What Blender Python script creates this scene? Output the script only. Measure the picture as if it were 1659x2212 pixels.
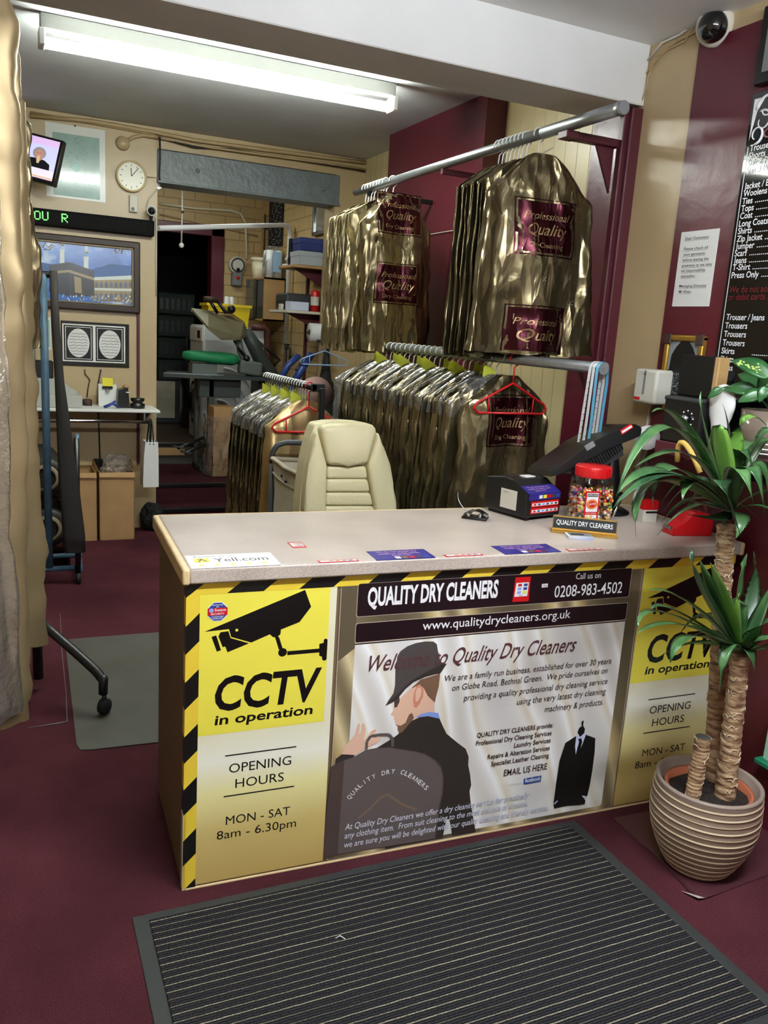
import bpy, bmesh, math, random
from mathutils import Vector, Matrix, noise
R = math.radians
sc = bpy.context.scene
for o in list(bpy.data.objects): bpy.data.objects.remove(o)
# ------------------------------------------------------------------ camera
FPX, YAW, PITCH, ROLL = 1800.0, 0.44059, 0.21203, 0.06392
CAM = Vector((-0.43143, -2.08352, 1.57452))
fw = Vector((math.sin(YAW)*math.cos(PITCH), math.cos(YAW)*math.cos(PITCH), -math.sin(PITCH)))
r0 = Vector((math.cos(YAW), -math.sin(YAW), 0)); u0 = r0.cross(fw)
rt = r0*math.cos(ROLL) + u0*math.sin(ROLL); up = -r0*math.sin(ROLL) + u0*math.cos(ROLL)
cd = bpy.data.cameras.new('camera'); cam = bpy.data.objects.new('camera', cd); sc.collection.objects.link(cam)
cam.matrix_world = Matrix(((rt.x, up.x, -fw.x, CAM.x), (rt.y, up.y, -fw.y, CAM.y), (rt.z, up.z, -fw.z, CAM.z), (0, 0, 0, 1)))
cd.sensor_fit = 'HORIZONTAL'; cd.sensor_width = 36.0; cd.lens = FPX/1659*36.0; cd.clip_start = 0.02
sc.camera = cam
# ------------------------------------------------------------------ world, exposure, lamps' strength
EXPO = 1.28
TUBE_BACK, TUBE_FRONT, TUBE_STORE = 36.0, 74.0, 12.0
wd = bpy.data.worlds.new('world'); sc.world = wd; wd.use_nodes = True
wd.node_tree.nodes['Background'].inputs[0].default_value = (0.75, 0.85, 1.0, 1)
wd.node_tree.nodes['Background'].inputs[1].default_value = 0.03
sc.view_settings.view_transform = 'Standard'; sc.view_settings.look = 'None'
sc.view_settings.exposure = EXPO; sc.view_settings.gamma = 1.0; sc.view_settings.use_curve_mapping = False
cy = sc.cycles
cy.use_denoising = True; cy.max_bounces = 8; cy.diffuse_bounces = 4; cy.glossy_bounces = 4
cy.transmission_bounces = 6; cy.transparent_max_bounces = 12; cy.caustics_reflective = False; cy.caustics_refractive = False
cy.sample_clamp_indirect = 6.0
# ------------------------------------------------------------------ measuring: a sight line meets a plane of the room
def ray(x, y): return fw + rt*((x-829.5)/FPX) - up*((y-1106)/FPX)
def onx(X, x, y): d = ray(x, y); return CAM + d*((X-CAM.x)/d.x)
def ony(Y, x, y): d = ray(x, y); return CAM + d*((Y-CAM.y)/d.y)
def onz(Z, x, y): d = ray(x, y); return CAM + d*((Z-CAM.z)/d.z)
CA = -0.04475                                  # the counter is turned a little against the room
CM = Matrix.Rotation(CA, 4, 'Z'); CI = CM.inverted()
def front(x, y, off=0.0):                      # counter front plane, counter coordinates
    d = CI.to_3x3() @ ray(x, y); c = CI @ CAM
    return c + d*((off-c.y)/d.y)
def ctop(x, y, z=0.95): return CI @ onz(z, x, y)
# ------------------------------------------------------------------ materials
def lin(c): return c/12.92 if c <= 0.04045 else ((c+0.055)/1.055)**2.4
def col(r, g=None, b=None):
    if isinstance(r, str): r, g, b = [int(r[i:i+2], 16) for i in (1, 3, 5)]
    return (lin(r/255), lin(g/255), lin(b/255), 1)
MATS = {}
class N:                                       # small node-tree helper
    def __init__(s, m): s.t = m.node_tree; s.t.links
    def new(s, typ, **kw):
        n = s.t.nodes.new(typ)
        for k, v in kw.items():
            if k.startswith('i_'): n.inputs[k[2:]].default_value = v
            elif k.startswith('n_'): n.inputs[int(k[2:])].default_value = v
            else: setattr(n, k, v)
        return n
    def link(s, a, b): s.t.links.new(a, b)
def mat(name, c=None, rough=0.5, metal=0.0, var=0.0, vscale=8.0, bump=0.0, bscale=40.0, emit=0.0, ior=1.5, coat=0.0, spec=0.5, detail=4, trans=0.0):
    if name in MATS: return MATS[name]
    m = bpy.data.materials.new(name); m.use_nodes = True; MATS[name] = m
    n = N(m); p = m.node_tree.nodes['Principled BSDF']
    c = col(*c) if isinstance(c, tuple) and len(c) == 3 else (col(c) if isinstance(c, str) else c)
    p.inputs['Base Color'].default_value = c; p.inputs['Roughness'].default_value = rough
    p.inputs['Metallic'].default_value = metal; p.inputs['IOR'].default_value = ior
    p.inputs['Coat Weight'].default_value = coat; p.inputs['Specular IOR Level'].default_value = spec
    p.inputs['Transmission Weight'].default_value = trans
    if emit:
        p.inputs['Emission Color'].default_value = c; p.inputs['Emission Strength'].default_value = emit
    if var or bump:
        tc = n.new('ShaderNodeTexCoord')
    if var:
        no = n.new('ShaderNodeTexNoise', i_Scale=vscale, i_Detail=float(detail)); n.link(tc.outputs['Object'], no.inputs['Vector'])
        mr = n.new('ShaderNodeMapRange', n_1=0.25, n_2=0.75, n_3=1-var, n_4=1+var); n.link(no.outputs[0], mr.inputs[0])
        mx = n.new('ShaderNodeMix', data_type='RGBA', blend_type='MULTIPLY'); mx.inputs[0].default_value = 1
        mx.inputs[6].default_value = c; n.link(mr.outputs[0], mx.inputs[7]); n.link(mx.outputs[2], p.inputs['Base Color'])
    if bump:
        nb = n.new('ShaderNodeTexNoise', i_Scale=bscale, i_Detail=4.0); n.link(tc.outputs['Object'], nb.inputs['Vector'])
        bp = n.new('ShaderNodeBump', i_Strength=bump, i_Distance=0.02); n.link(nb.outputs[0], bp.inputs['Height']); n.link(bp.outputs[0], p.inputs['Normal'])
    return m
def P(m): return m.node_tree.nodes['Principled BSDF']
def ramp(n, fac, stops, interp='LINEAR'):
    r = n.new('ShaderNodeValToRGB'); r.color_ramp.interpolation = interp
    e = r.color_ramp.elements
    while len(e) < len(stops): e.new(0.5)
    for i, (p, c) in enumerate(stops): e[i].position = p; e[i].color = col(*c)
    n.link(fac, r.inputs[0]); return r
# ------------------------------------------------------------------ things and parts
WM = {}                                        # world matrix of every thing and part
def thing(name, label, cat, loc=(0, 0, 0), rz=0.0, group=None, mat4=None):
    o = bpy.data.objects.new(name, None); sc.collection.objects.link(o); o.empty_display_size = 0.1
    m = mat4 if mat4 is not None else Matrix.Translation(Vector(loc)) @ Matrix.Rotation(rz, 4, 'Z')
    o.matrix_world = m; WM[o.name] = m.copy()
    o['label'] = label; o['category'] = cat
    if group: o['group'] = group
    return o
def tag(o, label, cat, group=None, kind=None):
    o['label'] = label; o['category'] = cat
    if group: o['group'] = group
    if kind: o['kind'] = kind
    return o
TEXT = {}
def text_geo(s, bold=0.0):
    k = (s, bold)
    if k in TEXT: return TEXT[k]
    cu = bpy.data.curves.new('lettering', 'FONT'); cu.body = s; cu.size = 1.0; cu.offset = bold; cu.resolution_u = 3; cu.fill_mode = 'FRONT'
    o = bpy.data.objects.new('lettering', cu); sc.collection.objects.link(o)
    dg = bpy.context.evaluated_depsgraph_get(); me = o.evaluated_get(dg).to_mesh()
    v = [(a.co.x, a.co.y) for a in me.vertices]; f = [tuple(p.vertices) for p in me.polygons]
    o.evaluated_get(dg).to_mesh_clear(); bpy.data.objects.remove(o); bpy.data.curves.remove(cu)
    TEXT[k] = (v, f); return TEXT[k]
CAPH = max(v[1] for v in text_geo('H')[0])
class MB:
    def __init__(s, M=None): s.bm = bmesh.new(); s.mats = []; s.M = M or Matrix()
    def mi(s, m):
        if isinstance(m, str): m = MATS[m]
        if m not in s.mats: s.mats.append(m)
        return s.mats.index(m)
    def _fin(s, verts, m, smooth=False, faces=None):
        i = s.mi(m)
        fs = faces if faces is not None else {f for v in verts for f in v.link_faces}
        for f in fs: f.material_index = i; f.smooth = smooth
    def box(s, lo, hi, m, bev=0.0, M=None, seg=1):
        lo, hi = Vector(lo), Vector(hi); c = (lo+hi)/2; d = hi-lo
        g = bmesh.ops.create_cube(s.bm, size=1, matrix=s.M @ (M or Matrix()) @ Matrix.Translation(c) @ Matrix.Diagonal((*d, 1)))
        vs = g['verts']; fs = {f for v in vs for f in v.link_faces}
        s._fin(vs, m, False, fs)
        if bev > 0:
            es = list({e for v in vs for e in v.link_edges}); i = s.mi(m)
            r = bmesh.ops.bevel(s.bm, geom=es, offset=min(bev, 0.45*min(d)), segments=seg, profile=0.5, affect='EDGES')
            for f in r['faces']: f.material_index = i; f.smooth = seg > 1
        return s
    def obox(s, c, size, m, rot=(0, 0, 0), bev=0.0, seg=1):
        from mathutils import Euler
        M = Matrix.Translation(Vector(c)) @ Euler(rot).to_matrix().to_4x4(); h = Vector(size)/2
        return s.box(-h, h, m, bev, M, seg)
    def grid(s, rows, m, smooth=True, closed=False, cap=False):
        vr = [[s.bm.verts.new(s.M @ Vector(p)) for p in r] for r in rows]; i = s.mi(m); n = len(rows[0])
        for a, b in zip(vr, vr[1:]):
            for k in range(n if closed else n-1):
                try: f = s.bm.faces.new((a[k], a[(k+1) % n], b[(k+1) % n], b[k])); f.material_index = i; f.smooth = smooth
                except ValueError: pass
        if cap:
            for r in (vr[0][::-1], vr[-1]):
                try: f = s.bm.faces.new(r); f.material_index = i
                except ValueError: pass
        return s
    def tube(s, pts, r, m, seg=8, smooth=True, cap=True):
        pts = [Vector(p) for p in pts]; rows = []; n = len(pts)
        rs = r if isinstance(r, (list, tuple)) else [r]*n
        prev = None
        for i, p in enumerate(pts):
            t = (pts[min(i+1, n-1)] - pts[max(i-1, 0)]).normalized()
            if prev is None: a = t.orthogonal().normalized()
            else: a = (prev - t*prev.dot(t)).normalized()
            prev = a; b = t.cross(a)
            rows.append([p + (a*math.cos(2*math.pi*k/seg) + b*math.sin(2*math.pi*k/seg))*rs[i] for k in range(seg)])
        return s.grid(rows, m, smooth, True, cap)
    def lathe(s, prof, m, c=(0, 0, 0), axis='Z', seg=24, cap=True, smooth=True):
        rows = []; c = Vector(c)
        ax = {'Z': (Vector((1, 0, 0)), Vector((0, 1, 0)), Vector((0, 0, 1))), 'Y': (Vector((1, 0, 0)), Vector((0, 0, 1)), Vector((0, -1, 0))), 'X': (Vector((0, 1, 0)), Vector((0, 0, 1)), Vector((1, 0, 0)))}[axis] if isinstance(axis, str) else axis
        for r, h in prof:
            rows.append([c + (ax[0]*math.cos(2*math.pi*k/seg) + ax[1]*math.sin(2*math.pi*k/seg))*max(r, 1e-5) + ax[2]*h for k in range(seg)])
        return s.grid(rows, m, smooth, True, cap)
    def ball(s, c, r, m, seg=12):
        r = Vector(r) if not isinstance(r, (int, float)) else Vector((r, r, r))
        g = bmesh.ops.create_uvsphere(s.bm, u_segments=seg, v_segments=max(6, seg//2), radius=1, matrix=s.M @ Matrix.Translation(Vector(c)) @ Matrix.Diagonal((*r, 1)))
        s._fin(g['verts'], m, True); return s
    def poly(s, pts, m, th=None, smooth=False):        # flat polygon, th = extrusion vector
        i = s.mi(m); a = [s.bm.verts.new(s.M @ Vector(p)) for p in pts]
        f = s.bm.faces.new(a); f.material_index = i
        if th is not None:
            th = (s.M.to_3x3() @ Vector(th)); b = [s.bm.verts.new(v.co + th) for v in a]
            g = s.bm.faces.new(b[::-1]); g.material_index = i
            for k in range(len(a)):
                q = s.bm.faces.new((a[k], b[k], b[(k+1) % len(a)], a[(k+1) % len(a)])); q.material_index = i; q.smooth = smooth
        return s
    def text(s, t, m, o, e, cap, up=(0, 0, 1), bold=0.0, shear=0.0, off=(0, 0, 0)):
        # baseline from o to e (the text is stretched to fill it), capital height cap along up
        v, f = text_geo(t, bold); o, e, up, off = Vector(o), Vector(e), Vector(up), Vector(off)
        x0 = min(a[0] for a in v); x1 = max(a[0] for a in v); L = (e-o); k = cap/CAPH; i = s.mi(m)
        kx = L.length/(x1-x0 or 1); d = L.normalized()
        vs = [s.bm.verts.new(s.M @ (o + d*((a[0]-x0)*kx + a[1]*k*shear) + up*(a[1]*k) + off)) for a in v]
        for q in f:
            try: g = s.bm.faces.new([vs[j] for j in q]); g.material_index = i
            except ValueError: pass
        return s
    def build(s, name, parent=None, kind=None, org='base', smooth=None):
        me = bpy.data.meshes.new(name)
        o = bpy.data.objects.new(name, me); sc.collection.objects.link(o)
        if smooth is not None:
            for f in s.bm.faces: f.smooth = smooth
        if parent is not None:
            W = WM[parent.name]; s.bm.transform(W.inverted()); o.parent = parent; WM[o.name] = W.copy()
        else:
            vs = [v.co for v in s.bm.verts]
            lo = [min(v[k] for v in vs) for k in range(3)]; hi = [max(v[k] for v in vs) for k in range(3)]
            c = Vector(((lo[0]+hi[0])/2, (lo[1]+hi[1])/2, lo[2])) if org == 'base' else Vector(org)
            W = Matrix.Translation(c); s.bm.transform(W.inverted()); o.matrix_world = W; WM[o.name] = W.copy()
        s.bm.normal_update(); s.bm.to_mesh(me); s.bm.free()
        for m in s.mats: me.materials.append(m)
        if kind: o['kind'] = kind
        return o
def arc(c, r, a0, a1, n, ux=(1, 0, 0), uy=(0, 0, 1)):
    c, ux, uy = Vector(c), Vector(ux), Vector(uy)
    return [c + ux*(r*math.cos(a0+(a1-a0)*i/n)) + uy*(r*math.sin(a0+(a1-a0)*i/n)) for i in range(n+1)]
def bez(a, b, c, d, n=8):
    a, b, c, d = map(Vector, (a, b, c, d)); out = []
    for i in range(n+1):
        t = i/n; q = 1-t; out.append(a*q**3 + b*3*q*q*t + c*3*q*t*t + d*t**3)
    return out
# ------------------------------------------------------------------ surface materials
def paint(name, c, rough=0.45, var=0.06, bump=0.06, bscale=25, vscale=3, spec=0.5): return mat(name, c, rough, var=var, vscale=vscale, bump=bump, bscale=bscale, spec=spec)
paint('tan_wall', (182, 160, 122), 0.35)
paint('cream_brick', (196, 165, 110), 0.5)
paint('maroon_paint', (88, 26, 39), 0.3, bump=0.1, bscale=14)
paint('maroon_dark', (76, 22, 34), 0.42)
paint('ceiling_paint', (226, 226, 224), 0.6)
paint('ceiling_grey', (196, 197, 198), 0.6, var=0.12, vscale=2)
paint('white_paint', (225, 225, 220), 0.5)
mat('lintel_grey', (112, 120, 124), 0.4, var=0.2, vscale=12, bump=0.3, bscale=30)
mat('black', (16, 16, 17), 0.35); mat('black_matt', (20, 20, 21), 0.7); mat('white', (232, 232, 230), 0.45); mat('off_white', (205, 200, 186), 0.5)
mat('chrome', (200, 202, 205), 0.18, 1.0); mat('steel', (150, 152, 155), 0.32, 1.0); mat('galv', (165, 170, 172), 0.38, 0.9, var=0.12, vscale=30)
mat('red', (200, 24, 28), 0.35); mat('yellow', (238, 224, 60), 0.45); mat('grey', (120, 122, 124), 0.5); mat('dark_grey', (52, 54, 56), 0.5)
mat('card', (172, 134, 88), 0.75, var=0.1, vscale=9); mat('wood', (176, 140, 92), 0.5, var=0.12, vscale=6); mat('gold_frame', (178, 140, 60), 0.35, 0.7)
mat('blue', (40, 60, 140), 0.4); mat('paper', (224, 224, 220), 0.6); mat('brass', (190, 150, 70), 0.3, 0.8)
mat('cable', (176, 152, 112), 0.5); mat('black_cable', (22, 22, 22), 0.5); mat('yellow_tag', (226, 232, 84), 0.5); mat('brown', (60, 40, 28), 0.6)
def brick_mat():
    m = mat('cream_blockwork', (192, 164, 114), 0.5); n = N(m); tc = n.new('ShaderNodeTexCoord')
    mp = n.new('ShaderNodeMapping'); mp.inputs['Rotation'].default_value = (R(90), 0, 0); n.link(tc.outputs['Object'], mp.inputs[0])
    sep = n.new('ShaderNodeSeparateXYZ'); n.link(tc.outputs['Object'], sep.inputs[0])
    ad = n.new('ShaderNodeMath', operation='ADD'); n.link(sep.outputs[0], ad.inputs[0]); n.link(sep.outputs[1], ad.inputs[1])
    cb = n.new('ShaderNodeCombineXYZ'); n.link(ad.outputs[0], cb.inputs[0]); n.link(sep.outputs[2], cb.inputs[1])
    b = n.new('ShaderNodeTexBrick', i_Scale=1.0); b.inputs['Brick Width'].default_value = 0.3; b.inputs['Row Height'].default_value = 0.11; b.inputs['Mortar Size'].default_value = 0.006
    b.inputs['Color1'].default_value = col(192, 164, 114); b.inputs['Color2'].default_value = col(186, 158, 110); b.inputs['Mortar'].default_value = col(158, 132, 90)
    n.link(cb.outputs[0], b.inputs['Vector']); n.link(b.outputs[0], P(m).inputs['Base Color'])
    bp = n.new('ShaderNodeBump', i_Strength=0.5, i_Distance=0.01); iv = n.new('ShaderNodeMath', operation='SUBTRACT', n_0=1.0); n.link(b.outputs[1], iv.inputs[1]); n.link(iv.outputs[0], bp.inputs['Height']); n.link(bp.outputs[0], P(m).inputs['Normal'])
brick_mat()
def groove_mat(name, c, pitch=0.1, axis=1, rough=0.35):        # tongue and groove boards
    m = mat(name, c, rough); n = N(m); tc = n.new('ShaderNodeTexCoord'); sep = n.new('ShaderNodeSeparateXYZ'); n.link(tc.outputs['Object'], sep.inputs[0])
    d = n.new('ShaderNodeMath', operation='DIVIDE', n_1=pitch); n.link(sep.outputs[axis], d.inputs[0])
    f = n.new('ShaderNodeMath', operation='FRACT'); n.link(d.outputs[0], f.inputs[0])
    r = ramp(n, f.outputs[0], [(0, tuple(int(x*0.45) for x in c)), (0.05, c), (1, c)]); n.link(r.outputs[0], P(m).inputs['Base Color'])
    bp = n.new('ShaderNodeBump', i_Strength=0.8, i_Distance=0.006); n.link(r.outputs[0], bp.inputs['Height']); n.link(bp.outputs[0], P(m).inputs['Normal'])
groove_mat('cream_boards', (196, 178, 134)); groove_mat('maroon_boards', (84, 24, 37)); 
def carpet_mat():
    m = mat('maroon_carpet', (92, 40, 48), 0.95, spec=0.1); n = N(m); tc = n.new('ShaderNodeTexCoord')
    a = n.new('ShaderNodeTexNoise', i_Scale=2.2, i_Detail=6.0); b = n.new('ShaderNodeTexNoise', i_Scale=260.0, i_Detail=3.0)
    for q in (a, b): n.link(tc.outputs['Object'], q.inputs['Vector'])
    mx = n.new('ShaderNodeMath', operation='ADD'); n.link(a.outputs[0], mx.inputs[0]); n.link(b.outputs[0], mx.inputs[1])
    d = n.new('ShaderNodeMath', operation='MULTIPLY', n_1=0.5); n.link(mx.outputs[0], d.inputs[0])
    r = ramp(n, d.outputs[0], [(0.3, (46, 21, 26)), (0.5, (72, 34, 40)), (0.7, (100, 52, 59))]); n.link(r.outputs[0], P(m).inputs['Base Color'])
    bp = n.new('ShaderNodeBump', i_Strength=0.7, i_Distance=0.004); n.link(b.outputs[0], bp.inputs['Height']); n.link(bp.outputs[0], P(m).inputs['Normal'])
carpet_mat(); mat('step_carpet', (62, 28, 34), 0.95, spec=0.1, var=0.2, vscale=40)
# ------------------------------------------------------------------ the setting
XR = 1.908                                     # right wall, shop front part
YB = onx(XR, 1390.6, 234).y                    # front face of the ceiling beam
ZB = ony(YB, 850, 110).z                       # underside of the beam
ZF = onx(XR, 1398, 102).z                      # front ceiling
ZC, YW = 2.87, 4.3                             # ceiling behind the beam, back wall
XA, XC = 2.15, 2.02                            # alcove wall, chimney breast
FLOOR_RAISE = 0.30
b = MB(); b.box((-1.6, -3.2, -0.1), (2.6, 4.42, 0), 'maroon_carpet'); b.build('floor', kind='structure')
b = MB()
b.box((-1.7, YW, 0), (0.645, YW+0.22, ZC), 'tan_wall'); b.box((0.645, YW, 2.735), (2.25, YW+0.22, ZC), 'tan_wall'); b.box((1.99, YW, 0), (2.6, YW+0.22, 2.735), 'tan_wall')
b.build('wall_back', kind='structure')
b = MB(); b.box((0.64, YW-0.012, 2.515), (2.02, YW+0.2, 2.73), 'lintel_grey', 0.006); b.box((0.64, YW-0.04, 2.505), (2.02, YW+0.2, 2.519), 'lintel_grey', 0.003)
for px, py in ((427, 369), (698, 409)):
    q = ony(YW-0.012, px, py); b.ball(q, 0.016, 'lintel_grey', 10)
o = b.build('steel_lintel', kind='structure')
yt = onx(XR, 1513, 95).y
b = MB(); b.box((XR, yt, 0), (2.6, YB+0.1, 2.87), 'tan_wall'); b.box((XR, -3.2, 0), (2.6, yt, 2.87), 'tan_wall'); b.build('wall_right', kind='structure')
b = MB(); b.box((XR-0.006, -3.1, 0), (XR+0.02, yt, ZF-0.06), 'maroon_paint'); b.build('trim_1', kind='structure')
b = MB()                                       # alcove with boards, chimney breast, far bit
b.box((XA, YB+0.1, 0), (2.6, 1.36, ZC), 'maroon_paint'); b.box((XA, 1.36, 0), (2.6, 2.14, ZC), 'cream_boards')
b.box((XC, 2.14, 0), (2.6, 3.4, ZC), 'maroon_boards'); b.box((2.22, 3.4, 0), (2.6, YW, ZC), 'cream_boards')
b.build('wall_alcove', kind='structure')
b = MB()
for k, (w, d) in enumerate(((0.0, 0.05), (0.02, 0.07), (0.045, 0.05))): b.box((XR-d, YB+w, 0), (XR+0.26, YB+w+0.035, ZB-0.01), 'maroon_dark', 0.004)
b.build('trim_2', kind='structure')
b = MB(); b.box((-1.7, -3.2, ZF), (2.6, YB+0.02, ZF+0.2), 'ceiling_paint'); b.build('ceiling', kind='structure')
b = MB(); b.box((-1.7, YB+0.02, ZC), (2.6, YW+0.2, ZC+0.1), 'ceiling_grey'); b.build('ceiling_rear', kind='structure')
b = MB(); b.box((-1.7, YB, ZB), (XR, YB+0.28, ZC+0.02), 'ceiling_paint', 0.004); b.build('ceiling_beam', kind='structure')
b = MB(); b.box((-1.7, -3.2, 0), (-1.5, YW, ZC), 'tan_wall'); b.build('wall_left', kind='structure')
b = MB(); b.box((-1.7, -3.4, 0), (2.6, -3.2, ZC), 'off_white'); b.build('wall_front', kind='structure')
# back room behind the opening
YF, XS, XL = 6.5, 2.05, 0.3
b = MB(); b.box((0.65, 4.24, 0), (2.6, 4.5, 0.15), 'step_carpet'); b.box((0.65, 4.232, 0.125), (2.0, 4.27, 0.156), 'black', 0.004); b.build('step', kind='structure')
b = MB(); b.box((-0.6, 4.46, 0), (2.6, 5.75, 0.30), 'step_carpet'); b.box((0.65, 4.452, 0.275), (2.0, 4.5, 0.306), 'black', 0.004)
b.box((0.3, 5.42, 0.30), (2.0, 5.75, 0.304), 'dark_grey'); b.build('step', kind='structure')
b = MB(); b.box((-0.6, 5.75, 0), (2.6, 9.3, 0.44), 'brown'); b.box((0.3, 5.74, 0.41), (2.0, 5.78, 0.446), 'black', 0.004); b.box((0.7, 5.735, 0.33), (1.15, 5.75, 0.40), 'wood'); b.build('floor_rear', kind='structure')
D0, D1, DZ = ony(YF, 340, 470).x-0.12, ony(YF, 480, 487).x, ony(YF, 480, 495).z
b = MB(); b.box((-0.6, YF, 0.4), (D0, YF+0.15, ZC), 'cream_blockwork'); b.box((D1, YF, 0.4), (2.6, YF+0.15, ZC), 'cream_blockwork'); b.box((D0, YF, DZ), (D1, YF+0.15, ZC), 'cream_blockwork')
b.build('wall_rear', kind='structure')
b = MB(); b.box((D1-0.11, YF-0.03, 0.44), (D1+0.02, YF+0.14, DZ+0.02), 'maroon_paint', 0.005); b.box((D0-0.02, YF-0.03, DZ-0.08), (D1+0.02, YF+0.14, DZ+0.02), 'maroon_paint', 0.005); b.box((D0-0.02, YF-0.03, 0.44), (D0+0.08, YF+0.14, DZ), 'maroon_paint')
b.build('door_1', kind='structure')
b = MB(); b.box((XS, YW+0.22, 0.2), (2.6, YF, ZC), 'cream_blockwork'); b.build('wall_rear_right', kind='structure')
b = MB(); b.box((-0.6, YW+0.22, 0.2), (XL-0.3, YF, ZC), 'cream_blockwork'); b.build('wall_rear_left', kind='structure')
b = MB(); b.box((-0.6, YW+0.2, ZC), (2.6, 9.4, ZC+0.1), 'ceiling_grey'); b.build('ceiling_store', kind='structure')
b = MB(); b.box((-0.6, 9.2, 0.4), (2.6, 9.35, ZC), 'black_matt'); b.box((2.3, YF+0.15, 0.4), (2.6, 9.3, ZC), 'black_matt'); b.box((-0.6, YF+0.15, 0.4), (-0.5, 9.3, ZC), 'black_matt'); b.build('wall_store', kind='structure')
# ------------------------------------------------------------------ fluorescent fittings
mat('batten_grey', (120, 120, 116), 0.5)
def tube_light(name, label, x0, x1, y, z, power, zc, c=(248, 255, 246)):
    t = thing(name, label, 'light', ((x0+x1)/2, y, zc))
    m = mat('tube_glow_%g' % power, c, 0.4, emit=power)
    MB().box((x0-0.02, y-0.024, z+0.05), (x1+0.02, y+0.024, zc), 'batten_grey', 0.006).build('batten', t)
    for dy in (-0.021, 0.021): MB().tube([(x0, y+dy, z), (x1, y+dy, z)], 0.019, m, 12).build('tube', t)
    for x in (x0-0.012, x1+0.012): MB().box((x-0.014, y-0.048, z-0.022), (x+0.014, y+0.048, z+0.05), 'white', 0.005).build('lamp_holder', t)
    return t
zt = ZC-0.12; pa, pc = onz(zt, 96, 92), onz(zt, 843, 232)
yl = (pa.y+pc.y)/2
tube_light('fluorescent_light', 'long white fluorescent tube fitting on the ceiling behind the beam', pa.x, pc.x, yl, zt, TUBE_BACK, ZC)
tube_light('fluorescent_light', 'fluorescent tube fitting on the front ceiling above the doormat', -0.1, 1.4, -1.35, ZF-0.22, TUBE_FRONT, ZF, (241, 248, 255))
tube_light('fluorescent_light', 'fluorescent tube fitting on the ceiling of the back room', 0.7, 1.5, 5.3, ZC-0.1, TUBE_STORE, ZC)
# ------------------------------------------------------------------ the counter
L, D, D2, H, T = 1.8596, 0.6125, 0.554, 0.95, 0.042
def speckle(name, c, c2, rough):
    m = mat(name, c, rough); n = N(m); tc = n.new('ShaderNodeTexCoord'); no = n.new('ShaderNodeTexNoise', i_Scale=420.0, i_Detail=2.0); n.link(tc.outputs['Object'], no.inputs['Vector'])
    n2 = n.new('ShaderNodeTexNoise', i_Scale=5.0, i_Detail=5.0); n.link(tc.outputs['Object'], n2.inputs['Vector'])
    ad = n.new('ShaderNodeMix', data_type='FLOAT'); ad.inputs[0].default_value = 0.3; n.link(no.outputs[0], ad.inputs[2]); n.link(n2.outputs[0], ad.inputs[3])
    r = ramp(n, ad.outputs[0], [(0.36, c2), (0.5, c), (0.64, tuple(min(255, x+16) for x in c))]); n.link(r.outputs[0], P(m).inputs['Base Color']); return m
speckle('laminate', (190, 176, 164), (160, 145, 136), 0.32)
mat('edging', (222, 196, 148), 0.45, var=0.08, vscale=20); mat('side_board', (112, 92, 66), 0.55, var=0.08, vscale=4)
def hazard(name, sx, period=0.142):
    m = mat(name, (236, 206, 60), 0.3); n = N(m); tc = n.new('ShaderNodeTexCoord'); sep = n.new('ShaderNodeSeparateXYZ'); n.link(tc.outputs['Object'], sep.inputs[0])
    ms = n.new('ShaderNodeMath', operation='MULTIPLY', n_1=sx); n.link(sep.outputs[0], ms.inputs[0])
    ad = n.new('ShaderNodeMath', operation='SUBTRACT'); n.link(ms.outputs[0], ad.inputs[0]); n.link(sep.outputs[2], ad.inputs[1])
    dv = n.new('ShaderNodeMath', operation='DIVIDE', n_1=period); n.link(ad.outputs[0], dv.inputs[0]); f = n.new('ShaderNodeMath', operation='FRACT'); n.link(dv.outputs[0], f.inputs[0])
    r = ramp(n, f.outputs[0], [(0, (18, 18, 18)), (0.5, (238, 208, 66))], 'CONSTANT'); n.link(r.outputs[0], P(m).inputs['Base Color'])
hazard('hazard_tape', 0.8, 0.158); hazard('hazard_tape_side', 1.0, 0.158)
def gradz(name, stops, z0, z1, rough=0.3):       # a printed gradient, up the height of a sign
    m = mat(name, (220, 200, 120), rough); n = N(m); tc = n.new('ShaderNodeTexCoord'); sep = n.new('ShaderNodeSeparateXYZ'); n.link(tc.outputs['Object'], sep.inputs[0])
    mr = n.new('ShaderNodeMapRange', n_1=z0, n_2=z1, n_3=0.0, n_4=1.0); n.link(sep.outputs[2], mr.inputs[0])
    r = ramp(n, mr.outputs[0], stops); n.link(r.outputs[0], P(m).inputs['Base Color'])
gradz('sign_gold', [(0.0, (196, 168, 98)), (0.35, (212, 190, 118)), (0.62, (244, 236, 168)), (0.82, (250, 250, 232)), (1.0, (236, 232, 200))], 0.0, 0.47)
def silk(name, stops, scale, dist, rough=0.3, rot=0.6):
    m = mat(name, (230, 225, 205), rough); n = N(m); tc = n.new('ShaderNodeTexCoord'); mp = n.new('ShaderNodeMapping'); n.link(tc.outputs['Object'], mp.inputs[0])
    mp.inputs['Rotation'].default_value = (0, rot, 0); mp.inputs['Scale'].default_value = (1, 1, 0.55)
    w = n.new('ShaderNodeTexWave', i_Scale=scale, i_Distortion=dist, i_Detail=2.0); w.inputs['Detail Scale'].default_value = 0.9; n.link(mp.outputs[0], w.inputs['Vector'])
    r = ramp(n, w.outputs[1], stops); n.link(r.outputs[0], P(m).inputs['Base Color'])
silk('print_silk', [(0, (226, 224, 222)), (0.35, (240, 238, 232)), (0.6, (232, 224, 204)), (0.78, (254, 254, 254)), (1, (222, 218, 212))], 1.3, 4.0)
silk('print_gold', [(0, (92, 82, 62)), (0.5, (116, 104, 78)), (0.75, (186, 164, 112)), (0.9, (220, 204, 160)), (1, (120, 106, 78))], 0.9, 3.0)
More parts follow.
